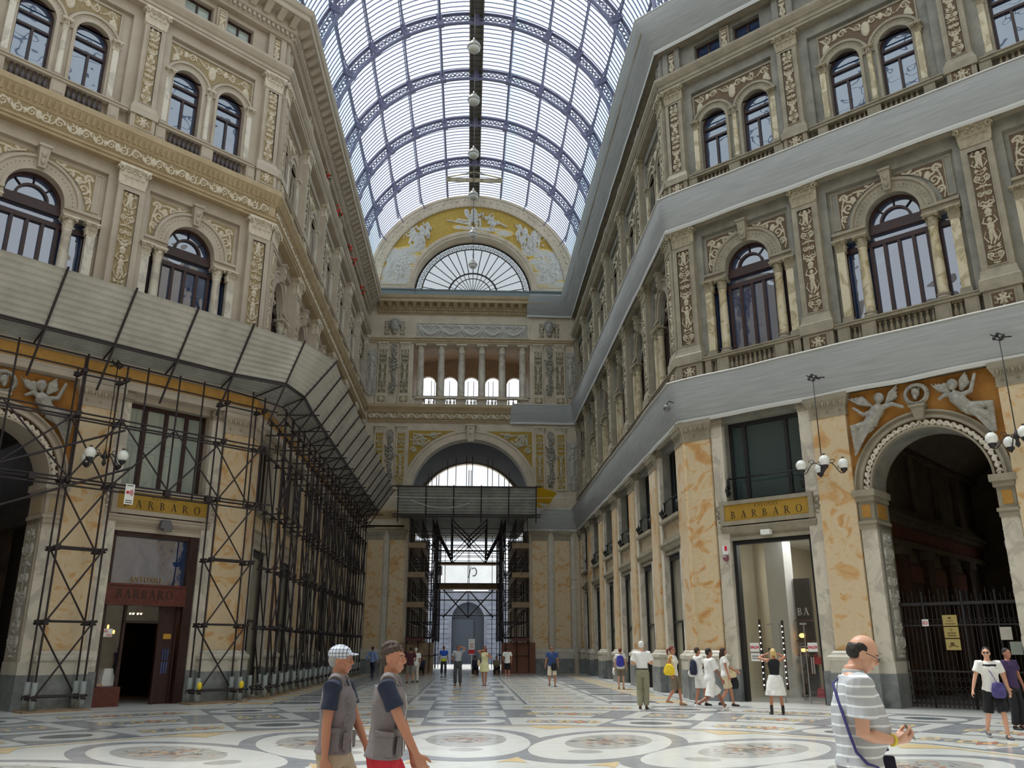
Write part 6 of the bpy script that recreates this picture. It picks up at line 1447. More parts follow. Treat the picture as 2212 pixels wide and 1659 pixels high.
# right passage behind the gate
Px = RF @ T(8.3)
mb = MB(); mb.at(Px); dw = 3.0
for s in (1, -1): mb.add([(s*dw, 1.3, 0), (s*dw, 17, 0), (s*dw, 17, 9), (s*dw, 1.3, 9)], [(0, 1, 2, 3)])
mb.sheet([[(-dw+2*dw*i/14, 1.3, 9+1.4*math.sin(PI*i/14)) for i in range(15)], [(-dw+2*dw*i/14, 17, 9+1.4*math.sin(PI*i/14)) for i in range(15)]])
plate(mb, [rect(-dw, dw, 0, 10.5), [(0.6, 0), (2.7, 0), (2.7, 5.2)] + arc(1.65, 5.2, 1.05, 0, 180, 16)], 17, 17.5)
plate(mb, [[(-dw, 0), (-dw, 10.5), (dw, 10.5), (dw, 0), (1.7, 0), (1.7, 6.4)] + arc(0, 6.4, 1.7, 0, 180, 20) + [(-1.7, 0)]], 1.28, 1.34)
PSM = mottled('passage_plaster', S((92,80,62)), S((116,102,80)), 1.5); me = mb.mesh('wall_passage', PSM); tag(obj('wall_passage', me), 'passage walls behind the gated right arch', kind='structure')
n += 1; mb = MB(); mb.at(Px)
for y in (2.6, 5.4, 8.2, 11., 13.8):
    for s in (1, -1):
        x0, x1 = sorted((s*(dw-.22), s*dw)); mb.box(x0, x1, y, y+.8, 0, 5.2); mb.box(*sorted((s*(dw-.3), s*dw)), y-.08, y+.88, 4.9, 5.2, 1); mb.box(*sorted((s*(dw-.2), s*dw)), y, y+.7, 6.6, 8.9, 1)
for s in (1, -1):
    for a_, z0, z1, mi in ((.3, 5.2, 5.4, 1), (.12, 5.4, 5.95, 2), (.36, 5.95, 6.15, 1), (.5, 6.15, 6.3, 1), (.3, 6.3, 6.6, 1), (.3, 8.9, 9.05, 1)): mb.box(*sorted((s*(dw-a_), s*dw)), 1.4, 17, z0, z1, mi)
for y in (1.5, 3.5, 6.3, 9.1, 11.9):
    for s in (1, -1): mb.box(*sorted((s*(dw-.06), s*dw)), y-.0, y+1.8, 1.0, 4.7); mb.box(*sorted((s*(dw-.1), s*dw)), y+.1, y+1.7, 4.0, 4.6, 2)
tag(mb.build(f'trim_{n}', [mottled('passage_brown', S((66,42,28)), S((96,64,42)), 2.), PSM, mottled('passage_red', S((110,58,38)), S((136,78,54)), 2.)]), 'pilasters and cornices inside the gated passage', kind='structure')
mb = MB(); mb.at(Px); mb.box(-5, 9, 24, 24.3, 0, 14); me = mb.mesh('wall_court', mottled('peach_plaster', S((206,170,130)), S((226,192,152)), 1.)); tag(obj('wall_court', me), 'peach courtyard wall seen through the far passage arch', kind='structure')
t = thing('courtyard_window', 'brown-framed windows seen through the far passage arch', 'window', Px @ T(2.2, 23.9, 1.0)); b = MB()
for x in (-1.5, -.9, -.3, .3, .9, 1.5): b.box(x-.06, x+.06, 0, .08, 0, 5)
for z in (0, 1.2, 2.4, 3.6, 4.9): b.box(-1.5, 1.5, 0, .08, z, z+.14)
b.build('frame', M['woodR'], t)
# iron gate
t = thing('iron_gate', 'black iron railing gate closing the tall right arch', 'gate', Px @ T(0, 1.1))
for i in range(27):
    x = -1.66+3.32*i/26; b = MB(); b.tube([(x, 0, .02), (x, 0, 2.95+(.35 if i % 2 else .2))], .014, 5); b.tube([(x, 0, 3.1+(.15 if i % 2 else 0)), (x, 0, 3.22+(.18 if i % 2 else 0))], .02, 4, rs=[.03, .002]); b.build('bar', M['iron'], t)
for z in (.1, 1.0, 2.3, 2.9): b = MB(); b.box(-1.7, 1.7, -.03, .03, z, z+(.09 if z > 2.5 else .05)); b.build('rail', M['iron'], t)
SW = MB(); SW.tube([(.06*math.cos(a), -.01, .06*math.sin(a)) for a in [q*.9 for q in range(8)]], .01, 4); SWm = SW.mesh('scroll', M['iron'])
for i in range(22):
    x = -1.58+3.16*i/21
    for z in (.3, .55, .8, 2.45): obj('scroll', SWm, t, T(x, 0, z))
for x in (-1.0, .1, 1.0): b = MB(); b.tube([(x, -.02, 0), (x, -.02, 3.3)], .035, 6); b.build('post', M['iron'], t)
t = thing('number_plate', 'white plate with red number 83 behind the gate', 'sign', Px @ T(-.98, 1.04, 2.3)); b = MB(); b.box(-.09, .09, 0, .015, 0, .2); b.build('plate', M['white'], t); text('lettering', '83', .15, RED, t, T(0, -.004, .045))
for i, z in enumerate((2.3, 1.96, 1.62)):
    t = thing('brass_plate', f'{["top", "middle", "bottom"][i]} one of three brass plates on the right gate', 'sign', Px @ T(-.28, 1.02, z)); b = MB(); b.box(-.2, .2, 0, .02, 0, .31); b.build('plate', simple('brass', S((186,168,108)), .35, .5) if 'brass' not in M else M['brass'], t); M['brass'] = bpy.data.materials['brass']
    b = MB()
    if i == 0:
        for q in range(4): b.ell((-.06+.04*q, -.004, .14), (.014, .004, .014), 6, 4)
        b.box(-.04, .04, -.006, 0, .2, .25); b.box(-.14, .14, -.004, 0, .05, .07)
    elif i == 1:
        b.tube([(.03*math.cos(a), -.004, .23+.03*math.sin(a)) for a in [q*.7 for q in range(10)]], .006, 4)
        for z2 in (.05, .12): b.box(-.12, .12, -.004, 0, z2, z2+.03)
    else: b.ell((-.02, -.004, .17), (.06, .006, .05), 8, 5); b.tube([(-.12, -.004, .08), (0, -.004, .13), (.13, -.004, .09)], .012, 4)
    b.build('engraving', simple('brass_dark', S((90,70,36)), .5), t)
for x, z, w_ in ((1.15, 1.9, 'pale rectangular'), (1.35, 1.5, 'glass-fronted')):
    t = thing('notice_board', f'{w_} notice board on the gate behind the walking man', 'board', Px @ T(x, 1.03, z)); b = MB(); b.box(-.15, .15, 0, .03, 0, .35); b.build('board', M['plinthL'] if x < 1.2 else M['paneC'], t)
# left dark passage
Qx = LF @ T(-8.3); mb = MB(); mb.at(Qx)
for s in (1, -1): mb.add([(s*dw, 1.3, 0), (s*dw, 14, 0), (s*dw, 14, 9), (s*dw, 1.3, 9)], [(0, 1, 2, 3)])
mb.add([(-dw, 14, 0), (dw, 14, 0), (dw, 14, 9), (-dw, 14, 9)], [(0, 1, 2, 3)]); mb.sheet([[(-dw+2*dw*i/14, y, 9+1.*math.sin(PI*i/14)) for i in range(15)] for y in (1.3, 14)])
for y in (3, 6, 9): mb.box(-dw, -dw+.3, y, y+.8, 0, 6); mb.box(dw-.3, dw, y, y+.8, 0, 6)
mb.box(-dw, -dw+.4, 1.4, 14, 5.6, 6.2); mb.box(dw-.4, dw, 1.4, 14, 5.6, 6.2)
me = mb.mesh('wall_passage', mottled('passage_dark', S((66,54,44)), S((92,76,62)), 1.5)); tag(obj('wall_passage', me), 'dark passage behind the left arch', kind='structure')
# ------------------------------------------------------------------ globe lamps
GLB = simple('globe_glass', S((226,226,220)), .15); 
def lamp_bracket(Mx, label, rod_top, ornament=True):
    t = thing('globe_lamp', label, 'lamp', Mx); b = MB(); b.tube([(0, 0, .1), (0, 0, rod_top)], .016, 5); b.build('rod', M['iron'], t)
    b = MB(); b.lathe([(.02, -.2), (.07, -.12), (.04, 0), (.09, .1), (.05, .2), (.02, .3)], 10)
    for k in range(4):
        a = k*PI/2+.5; pts = []
        for i in range(14):
            q = i/13; r_ = .08+.55*q; z = .05 + .1*math.sin(q*PI*2) - .28*max(0, q-.55)*2; pts.append((r_*math.cos(a), r_*math.sin(a), z))
        pts.append((.63*math.cos(a), .63*math.sin(a), -.12)); b.tube(pts, .016, 5)
        b.tube([((.3+.1*math.cos(w_)*(1-w_/9))*math.cos(a), (.3+.1*math.cos(w_)*(1-w_/9))*math.sin(a), .16+.1*math.sin(w_)*(1-w_/9)) for w_ in [i*.6 for i in range(12)]], .012, 4)
        b.tube([((.5+.07*math.cos(w_)*(1-w_/9))*math.cos(a), (.5+.07*math.cos(w_)*(1-w_/9))*math.sin(a), -.02+.07*math.sin(w_)*(1-w_/9)) for w_ in [i*.6 for i in range(12)]], .01, 4)
    b.build('scroll_arms', M['iron'], t)
    for k in range(4):
        a = k*PI/2+.5; b = MB(); b.ell((0, 0, .08), (.165, .165, .175), 16, 12); g = b.build('globe', GLB, t, T(.63*math.cos(a), .63*math.sin(a), 0))
        b = MB(); b.lathe([(.02, -.2), (.1, -.12), (.11, -.06), (.06, -.06)], 10)
        for i in range(6): b.tube([(0, 0, .25), (.05*math.cos(i*1.05), .05*math.sin(i*1.05), .3)], .01, 4)
        b.build('cup', M['iron'], g)
    if ornament:
        b = MB(); b.tube([(.1*math.cos(q), -.02, rod_top+.1*math.sin(q)) for q in [i*.6 for i in range(11)]], .018, 5); b.tube([(-.2, 0, rod_top+.12), (0, .05, rod_top), (.25, .35, rod_top+.05)], .022, 5); b.tube([(.0, -.0, rod_top), (0, .6, rod_top+.1)], .02, 5)
        for q in range(4): b.ell((.12*math.cos(q*1.7), -.03, rod_top+.08*math.sin(q*1.7)), (.05, .02, .07), 6, 4)
        b.build('wall_bracket', M['iron'], t)
lamp_bracket(RF @ T(5.5, -.9, 7.1), 'four-globe iron lamp hanging before the right pilaster beside the arch', 2.95)
lamp_bracket(RF @ T(10.95, -.9, 7.1), 'four-globe iron lamp at the right picture edge', 3.0)
lamp_bracket(LF @ T(-5.5, -.95, 7.1), 'four-globe iron lamp hanging behind the left scaffold', 3.0)
# flower pots on the left attic sills
RF_ = simple('red_flower', S((210,50,40)), .6); GRN = simple('leaf_green', S((60,84,44)), .7)
for i, (k, off) in enumerate(((1, .9), (2, -.2), (3, -.9), (3, .9), (4, .3), (4, 1.1))):
    t = thing('flower_pot', f'potted red geranium on a left attic sill, {ORD[i]} from the near end', 'flower pot', LA @ T(ARMC[k]+off, .0, 24.64), 'red geraniums on the left attic sills'); b = MB(); b.lathe([(.09, 0), (.13, .2), (.14, .22)], 10); b.build('pot', simple('terracotta', S((150,88,60)), .8) if 'tc' not in M else M['tc'], t); M['tc'] = bpy.data.materials['terracotta']
    b = MB(); r = random.Random(i)
    for q in range(26): b.ell((r.gauss(0, .16), r.gauss(-.12, .12), .32+r.gauss(0, .1)), (.07, .07, .03), 5, 4, M=RX(r.uniform(-1, 1)).to_3x3())
    b.build('foliage', GRN, t); b = MB()
    for q in range(10): b.ell((r.gauss(0, .2), r.gauss(-.2, .12), .36+r.gauss(0, .14)), (.07, .07, .07), 6, 5)
    b.build('flower', RF_, t)
# ------------------------------------------------------------------ people
def loft(mb, rings, n=16):
    vs = []; fs = []; N = len(rings)
    for c, rx, ry, R in rings:
        for k in range(n):
            a = 2*PI*k/n; vs.append(Vector(c) + R @ Vector((rx*math.cos(a), ry*math.sin(a), 0)))
    for i in range(N-1):
        for k in range(n):
            l = (k+1) % n; fs.append((i*n+k, i*n+l, (i+1)*n+l, (i+1)*n+k))
    fs.append(tuple(reversed(range(n)))); fs.append(tuple((N-1)*n+k for k in range(n))); mb.add(vs, fs, 0, True)
def ik(a, t, l1, l2, pole):
    a = Vector(a); t = Vector(t); d = t-a; L = d.length
    if L > (l1+l2)*.999: t = a + d.normalized()*(l1+l2)*.999; d = t-a; L = d.length
    d.normalize(); x = (l1*l1-l2*l2+L*L)/(2*L); hh = math.sqrt(max(0, l1*l1-x*x)); p = Vector(pole); p = (p-d*p.dot(d)).normalized()
    return a + d*x + p*hh, t
def lerp(a, b, t): return a + (b-a)*t
def fab(name, c, c2=None, rough=.85, scale=9., kind=None, **k):
    if name in bpy.data.materials: return bpy.data.materials[name]
    c2 = c2 or tuple(min(255, x*1.12+4) for x in c)
    if kind == 'stripe':
        m, nt, b = nmat(name); cc = coord(nt); sp = nt.nodes.new('ShaderNodeSeparateXYZ'); nt.links.new(cc, sp.inputs[0])
        nz = node(nt, 'ShaderNodeTexNoise', Scale=3., Detail=2.); nt.links.new(cc, nz.inputs[0])
        a = node(nt, 'ShaderNodeMath', operation='MULTIPLY_ADD'); nt.links.new(nz.outputs[0], a.inputs[0]); a.inputs[1].default_value = .035; nt.links.new(sp.outputs['Z'], a.inputs[2])
        f = node(nt, 'ShaderNodeMath', operation='MULTIPLY'); nt.links.new(a.outputs[0], f.inputs[0]); f.inputs[1].default_value = 1/.062
        fr_ = node(nt, 'ShaderNodeMath', operation='FRACT'); nt.links.new(f.outputs[0], fr_.inputs[0])
        nt.links.new(ramp(nt, fr_.outputs[0], [(0, S(c)), (.74, S(c)), (.78, S(c2)), (.95, S(c2)), (.99, S(c))]), b.inputs['Base Color']); b.inputs['Roughness'].default_value = .9; return m
    return mottled(name, S(c), S(c2), scale, rough, .25, 90., pos='o')
SKIN = {'light': simple('skin_light', S((208,158,132)), .5), 'tan': simple('skin_tan', S((180,124,98)), .5), 'brown': simple('skin_brown', S((146,98,76)), .5)}
for m_ in SKIN.values():
    b_ = m_.node_tree.nodes['Principled BSDF']; b_.inputs['Subsurface Weight'].default_value = .08; b_.inputs['Subsurface Radius'].default_value = (.02, .008, .004)
SHOEM = {k: simple('shoe_'+k, S(c), .5) for k, c in {'brown': (70,44,34), 'white': (225,225,222), 'black': (28,28,30), 'navy': (40,44,60), 'tan': (150,110,80), 'grey': (92,90,96)}.items()}
I3 = Matrix.Identity(3)
def wrinkle(amp, sc=9.):
    return lambda co: Vector((noise.noise(co*sc)*amp, noise.noise(co*sc+Vector((7,3,1)))*amp, 0)) + Vector((0, 0, 0))
def hand(mb, wr, d, pal, side, curl=.5, s=1., spread=.1, thumb_out=.6):
    """wr wrist, d direction of fingers, pal palm normal; side +1 left hand, -1 right"""
    d = Vector(d).normalized(); pal = Vector(pal); pal = (pal - d*pal.dot(d)).normalized(); ac = d.cross(pal)*side   # toward the thumb side
    R = Matrix((ac, pal, d)).transposed()
    loft(mb, [(wr - d*.01*s, .029*s, .02*s, R), (wr + d*.025*s, .036*s, .018*s, R), (wr + d*.06*s, .043*s, .016*s, R), (wr + d*.092*s, .041*s, .014*s, R)], 12)
    for i, (off, L) in enumerate(((.031, .068), (.0105, .076), (-.0105, .071), (-.031, .056))):
        p = wr + d*.085*s + ac*off*s; pts = [p]; ang = 0; dd = (d + ac*(.5-i/3)*spread*.6).normalized()
        for seg, f in enumerate((.42, .32, .26)):
            ang += curl*(.55, .8, .5)[seg]*(1+.12*i); q = (dd*math.cos(ang) + pal*math.sin(ang)); pts.append(pts[-1] + q*L*f*s)
        mb.tube(pts, .009*s, 7, rs=[.0098*s, .0092*s, .0085*s, .0068*s])
    p = wr + d*.02*s + ac*.026*s; q1 = (d*.7 + ac*thumb_out + pal*.35).normalized(); p1 = p + q1*.04*s; q2 = (d*.9 + ac*thumb_out*.3 + pal*(.3+.3*curl)).normalized(); p2 = p1 + q2*.032*s; p3 = p2 + (q2 + pal*.2*curl).normalized()*.024*s
    mb.tube([p, p1, p2, p3], .012*s, 7, rs=[.015*s, .0125*s, .0105*s, .0075*s])
def shoe(mb, an, toe, s=1., h_=.085):
    an = Vector(an); t = Vector(toe); t.z = 0; t.normalize(); R = Matrix((t.cross(Vector((0,0,1))), Vector((0,0,1)), t)).transposed()
    z0 = an.z - .08*s
    c = lambda u, z: an + t*u*s + Vector((0, 0, z0 - an.z + z*s))
    loft(mb, [(c(-.065, .035), .024*s, .03*s, R), (c(-.045, .04), .036*s, .042*s, R), (c(.0, .045), .04*s, .046*s, R), (c(.06, .036), .043*s, .036*s, R), (c(.12, .026), .047*s, .027*s, R), (c(.17, .022), .038*s, .021*s, R), (c(.195, .02), .02*s, .014*s, R)], 12)
    loft(mb, [(c(-.01, .04), .037*s, .045*s, I3), (c(-.008, .09), .036*s, .04*s, I3)], 12)
def person(label, px, D, H, face, feet, hands, skin='light', top=None, bottom=None, hair=None, lean=0, hyaw=0, hpitch=0, vox=.016, fem=False, extras=None, shoes='black', curl=.5, belly=0, build=1., group=None, hdir=None, sit=None, sockz=0, poleL=(.5, 1, -.3), poleR=(-.5, 1, -.3), vest=None, bald=False, glasses=None):
    r_ = ray2(px); Y = D/math.hypot(r_, 1); Mx = T(r_*Y, Y, 0) @ RZ(math.radians(face)) ; s = H/1.75
    t = thing('person', label, 'person', Mx, group); sk = SKIN[skin]
    hip0 = Vector((0, 0, .95*s)); drop = 0
    fl = [Vector(f)*s for f in feet]
    mx_ = max(math.hypot(f.x-(.09*s)*(1 if i == 0 else -1), f.y) for i, f in enumerate(fl)); LL = .86*s
    if sit is None: hz = min(.93*s, min(f.z + .08*s + math.sqrt(max(.01, LL*LL - f.y**2)) for f in fl)*.995)
    else: hz = sit*s
    dz = hz - .93*s; hipc = Vector((0, 0, hz))
    U = T(0, 0, dz) @ T(0, 0, .95*s) @ RX(math.radians(lean)) @ T(0, 0, -.95*s)
    up = lambda x, y, z: U @ Vector((x*s, y*s, z*s)); UR = U.to_3x3()
    sw = (.165 if fem else .185)*build; 
    hipL = [Vector((q*.09*s, 0, hz)) for q in (1, -1)]
    knee = []; ank = []
    for i in (0, 1):
        k, a = ik(hipL[i], fl[i]+Vector((0, 0, .08*s)), .44*s, .42*s, (.12*(1 if i == 0 else -1), -1, .1)); knee.append(k); ank.append(a)
    sh = [up(q*sw, .0, 1.43) for q in (1, -1)]; elb = []; wri = []
    for i in (0, 1):
        tgt = hands[i]; tg = Vector((tgt[0]*s, tgt[1]*s, tgt[2]*s + dz)); e, w_ = ik(sh[i], tg, .29*s, .255*s, poleL if i == 0 else poleR); elb.append(e); wri.append(w_)
    b = MB(); g = build
    def torso(mb, o, z0, z1, extra_b=0):
        rows = [(.86, .155, .105, 0), (.93, .165*(1.06 if fem else 1), .115, 0), (1.0, .15, .108, 0), (1.08, (.118 if fem else .138), .098+belly*.7, -belly*.5), (1.18, .135, .1+belly, -belly*.6), (1.28, .152, .112+(.02 if fem else 0)+belly*.3, -.005-(.012 if fem else 0)), (1.37, .162, .105, .0), (1.43, .152, .085, .01), (1.475, .09, .065, .015), (1.505, .058, .056, .015), (1.54, .052, .054, .01)]
        rg = [(up(0, y, z), (rx*g+o)*s, (ry*g+o)*s, UR) for z, rx, ry, y in rows if z0-.001 <= z <= z1+.001]
        loft(mb, rg, 20)
    torso(b, -.006, .86, 1.54)
    for i in (0, 1):
        q = 1 if i == 0 else -1
        b.tube([sh[i]+UR@Vector((-q*.05*s, 0, -.01*s)), sh[i], lerp(sh[i], elb[i], .35), elb[i], lerp(elb[i], wri[i], .3), wri[i]], .05, 10, rs=[.055*s*g, .054*s*g, .046*s*g, .037*s*g, .037*s*g, .025*s])
        fd = (wri[i]-elb[i]).normalized(); 
        if hdir and hdir[i]: fd2, pal = Vector(hdir[i][0]), Vector(hdir[i][1])
        else: fd2 = fd; pal = Vector((-q, -.15, 0))
        hand(b, wri[i], fd2, pal, -q, curl, s)
        b.tube([hipL[i]+Vector((0,0,.02*s)), lerp(hipL[i], knee[i], .3), knee[i], lerp(knee[i], ank[i], .3), ank[i]], .07, 12, rs=[.082*s*g, .076*s*g, .05*s*g, .052*s*g, .034*s])
        b.ell(ank[i]+Vector((0, -.04*s, -.035*s)), (.035*s, .09*s, .03*s), 10, 7)
    # head
    HR = UR @ Matrix.Rotation(math.radians(hyaw), 3, 'Z') @ Matrix.Rotation(math.radians(hpitch), 3, 'X'); nb = up(0, .012, 1.50); hc = nb + HR @ Vector((0, -.012*s, .135*s))
    HM = Matrix.Translation(hc) @ HR.to_4x4() @ Matrix.Scale(s*.98, 4)
    b.tube([nb-UR@Vector((0,0,.05*s)), nb, hc+HR@Vector((0, .012*s, -.04*s))], .05*s, 12, rs=[.06*s, .053*s, .05*s])
    o = b.M; b.at(HM)
    b.ell((0, .012, .025), (.074, .092, .092), 20, 16); b.ell((0, -.022, -.035), (.058, .066, .078), 18, 14); b.ell((0, -.052, -.09), (.03, .026, .02), 12, 8)
    b.ell((0, -.07, .03), (.055, .022, .016), 12, 6); b.tube([(0, -.083, .022), (0, -.104, -.022)], .011, 8, rs=[.009, .014]); b.ell((0, -.096, -.028), (.018, .013, .009), 10, 6)
    for q in (1, -1): b.ell((q*.073, .012, -.012), (.011, .022, .031), 10, 8); b.ell((q*.04, -.062, -.025), (.022, .018, .018), 10, 7)
    b.ell((0, -.083, -.058), (.024, .012, .008), 10, 5); b.ell((0, -.08, -.071), (.02, .012, .008), 10, 5); b.at(o)
    voxel('body', b, vox*.62 if vox < .012 else vox*.75, sk, t, smooth=1)
    face_ = MB(); face_.at(HM)
    for q in (1, -1): face_.ell((q*.031, -.0735, .006), (.012, .007, .005), 10, 6)
    face_.build('eye_white', M['white'], t); face_ = MB(); face_.at(HM)
    for q in (1, -1): face_.ell((q*.031, -.079, .006), (.0062, .0025, .0048), 8, 5); 
    face_.build('iris', SHOEM['brown'], t); face_ = MB(); face_.at(HM)
    hm = hair[0] if hair else SHOEM['brown']
    for q in (1, -1): face_.tube([(q*.013, -.088, .026), (q*.032, -.086, .031), (q*.05, -.073, .025)], .004, 5)
    face_.build('eyebrow', hm, t); face_ = MB(); face_.at(HM); face_.ell((0, -.0915, -.064), (.02, .004, .003), 10, 5); face_.build('lips', simple('lips', S((170,92,84)), .5) if 'lips' not in bpy.data.materials else bpy.data.materials['lips'], t)
    # hair
    if hair:
        b = MB(); b.at(HM); st_ = hair[1]
        if st_ == 'short':
            b.ell((0, .024, .042), (.079, .094, .086), 18, 14); b.ell((0, .045, .0), (.072, .066, .075), 16, 12)
        elif st_ == 'tousled':
            b.ell((0, .022, .044), (.0765, .093, .082), 18, 14); b.ell((0, .045, .0), (.071, .064, .072), 16, 12)
            r = random.Random(3)
            for i in range(46): a = r.uniform(0, 6.28); e = r.uniform(.1, 1.3); p = Vector((.078*math.cos(a)*math.cos(e), .02+.094*math.sin(a)*math.cos(e), .05+.09*math.sin(e))); 
            for i in range(70):
                a = r.uniform(0, 6.28); e = r.uniform(.15, 1.45); p = Vector((.073*math.cos(a)*math.cos(e), .022+.09*math.sin(a)*math.cos(e), .046+.083*math.sin(e)))
                if p.z < .03 and p.y < 0: continue
                b.ell(p, (.016, .016, .013), 6, 5)
        elif st_ == 'fringe':
            b.ell((0, .05, -.002), (.077, .062, .062), 18, 12)
            for q in (1, -1): b.ell((q*.062, .03, .02), (.018, .05, .04), 10, 8)
        elif st_ == 'long':
            b.ell((0, .026, .04), (.085, .1, .092), 18, 14); b.ell((0, .07, -.04), (.085, .055, .13), 16, 12); b.tube([(0, .075, -.05), (0, .08, -.2), (0, .06, -.3)], .06, 10, rs=[.075, .07, .03])
            for q in (1, -1): b.tube([(q*.07, .0, .02), (q*.085, .0, -.1), (q*.08, -.03, -.2)], .025, 8, rs=[.03, .03, .015])
        elif st_ == 'pony':
            b.ell((0, .026, .04), (.081, .096, .09), 18, 14); b.ell((0, .05, .0), (.073, .063, .07), 14, 10); b.tube([(0, .11, .04), (0, .17, .0), (0, .18, -.1), (0, .15, -.17)], .03, 8, rs=[.02, .038, .032, .01])
        elif st_ == 'bun':
            b.ell((0, .026, .04), (.084, .098, .092), 18, 14); b.ell((0, .06, .0), (.08, .06, .08), 14, 10); b.ell((0, .115, .03), (.04, .035, .035), 10, 8)
            for q in (1, -1): b.tube([(q*.05, .08, 0), (q*.07, .08, -.12), (q*.06, .06, -.2)], .02, 6, rs=[.03, .025, .008])
        voxel('hair', b, .007 if vox < .012 else .011, hair[0], t, smooth=0 if st_ == 'tousled' else 1, disp=lambda co: Vector([noise.noise(co*55+Vector((i*9, 0, 0)))*.0045 for i in range(3)]))
    # clothes
    def sleeves(mb, o, frac, flare=0):
        for i in (0, 1):
            q = 1 if i == 0 else -1
            a = sh[i]+UR@Vector((-q*.06*s, 0, -.01*s)); e = elb[i]; w_ = wri[i]
            if frac <= 1: pts = [a, sh[i], lerp(sh[i], e, frac*.5), lerp(sh[i], e, frac)]; rs = [.066, .066, .062, .058+flare]
            else: pts = [a, sh[i], lerp(sh[i], e, .5), e, lerp(e, w_, frac-1)]; rs = [.066, .066, .058, .05, .042+flare]
            mb.tube(pts, .06, 12, rs=[(x*g+o)*s for x in rs])
    if top:
        b = MB(); o = top.get('o', .021 if top.get('z0', .86) < .95 and not bottom.get('belt') else .009); z0 = top.get('z0', 1.0 if (bottom and bottom.get('belt')) else .86); torso(b, o, z0, top.get('z1', 1.475))
        if z0 <= .86: b2 = 0
        if top.get('sleeve', .5) > 0: sleeves(b, o*.8, top.get('sleeve', .5), top.get('flare', .008))
        if top.get('neck'): loft(b, [(up(0, .012, 1.46), .075*s, .07*s, UR), (up(0, .008, 1.515), .067*s, .066*s, UR)], 16)
        amp = top.get('wr', .009)
        voxel('shirt' if not top.get('name') else top['name'], b, max(vox*.8, .009), top['mat'], t, smooth=2, disp=lambda co: Vector((noise.noise(co*Vector((7,7,4)).x)*amp, noise.noise(co*8+Vector((5,1,2)))*amp, 0)))
    if vest:
        b = MB(); torso(b, .024, .98, 1.43); 
        for i in (0, 1): q = 1 if i == 0 else -1; b.tube([up(q*.06, .0, 1.475), up(q*.125, 0, 1.455)], .06*s, 10, rs=[.07*s, .062*s])
        loft(b, [(up(0, 0, .91), .172*s*g+.026*s, .12*s*g+.026*s, UR), (up(0, 0, 1.0), .152*s*g+.024*s, .11*s*g+.024*s, UR)], 20)
        v_ = voxel('vest', b, .01, vest, t, smooth=1, disp=lambda co: Vector((noise.noise(co*9)*.012, noise.noise(co*9+Vector((5,1,2)))*.012, 0)))
        for q in (1, -1):
            for z, w_, hh in ((1.01, .06, .075), (1.16, .045, .045), (1.29, .04, .045)):
                p = up(q*.09, -.112-(.012 if z < 1.1 else .004), z); b = MB(); b.at(Matrix.Translation(p) @ UR.to_4x4() @ RZ(-q*.35)); b.cbox((0, .012, 0), (w_*1.6*s, .03, hh*1.7*s)); b.cbox((0, .004, hh*.7), (w_*1.75*s, .03, .03)); b.build('pocket', vest, t)
            p = up(q*.168, -.02, 1.02); b = MB(); b.at(Matrix.Translation(p) @ UR.to_4x4()); b.cbox((0, 0, 0), (.045, .14, .17)); b.cbox((q*.012, 0, .075), (.04, .15, .035)); b.build('pocket', vest, t)
            b = MB(); b.tube([up(q*.075, .05, 1.5), up(q*.07, -.06, 1.46), up(q*.045, -.115, 1.36)], .014*s, 6, ell=(1, 1)); b.build('collar', vest, t)
        b = MB(); b.tube([up(0, -.15, .93), up(0, -.145, 1.0), up(0, -.132, 1.15), up(0, -.142, 1.3), up(0, -.12, 1.38)], .008*s, 5); b.build('zip', M['steel'], t)
    if bottom:
        kd = bottom['kind']; b = MB(); o = bottom.get('o', .012); ln = bottom.get('len', 1.)
        if kd in ('trousers', 'shorts'):
            loft(b, [(Vector((0, 0, hz+.10*s)), (.142*g+o)*s, (.104*g+o)*s, I3), (Vector((0, 0, hz+.02*s)), (.162*g+o)*s, (.118*g+o)*s, I3), (Vector((0, 0, hz-.06*s)), (.162*g+o)*s, (.114*g+o)*s, I3), (Vector((0, 0, hz-.115*s)), (.14*g+o)*s, (.1*g+o)*s, I3)], 20)
            for i in (0, 1):
                lw = bottom.get('loose', .012)
                if ln <= .5: f = ln*2; pts = [hipL[i], lerp(hipL[i], knee[i], f*.5), lerp(hipL[i], knee[i], f)]; rs = [.088, .084, lerp(.08, .062, f)+lw]
                else: f = (ln-.5)*2; pts = [hipL[i], lerp(hipL[i], knee[i], .4), knee[i], lerp(knee[i], ank[i], f*.5), lerp(knee[i], ank[i], f)]; rs = [.088, .084, .064+lw*.6, .058+lw, .05+lw]
                b.tube(pts, .08, 14, rs=[(x*g+o*.6)*s for x in rs])
            nm = kd
        else:
            zt = hz+(.12*s if kd == 'skirt' else .12*s); zb = bottom['zb']*s; fl_ = bottom.get('flare', .08); rg = []
            for i in range(7):
                u = i/6; z = lerp(zt, zb, u); rr = lerp(.15, .195, min(1, u*4)) + fl_*u; cy = lerp(0, (knee[0].y+knee[1].y)/2, u*.6); rg.append((Vector((0, cy, z)), rr*s*g, (rr*.8)*s*g, I3))
            loft(b, rg, 24); nm = kd
        am = bottom.get('wr', .01)
        voxel(nm, b, max(vox*.8, .009), bottom['mat'], t, smooth=2, disp=lambda co: Vector((noise.noise(co*9)*am, noise.noise(co*9+Vector((5,1,2)))*am, 0)))
        if bottom.get('belt'): b = MB(); loft(b, [(Vector((0, 0, hz+.085*s)), (.146*g+o+.004)*s, (.11*g+o+.004)*s, I3), (Vector((0, 0, hz+.115*s)), (.142*g+o+.004)*s, (.106*g+o+.004)*s, I3)], 24); b.build('belt', SHOEM['black'], t)
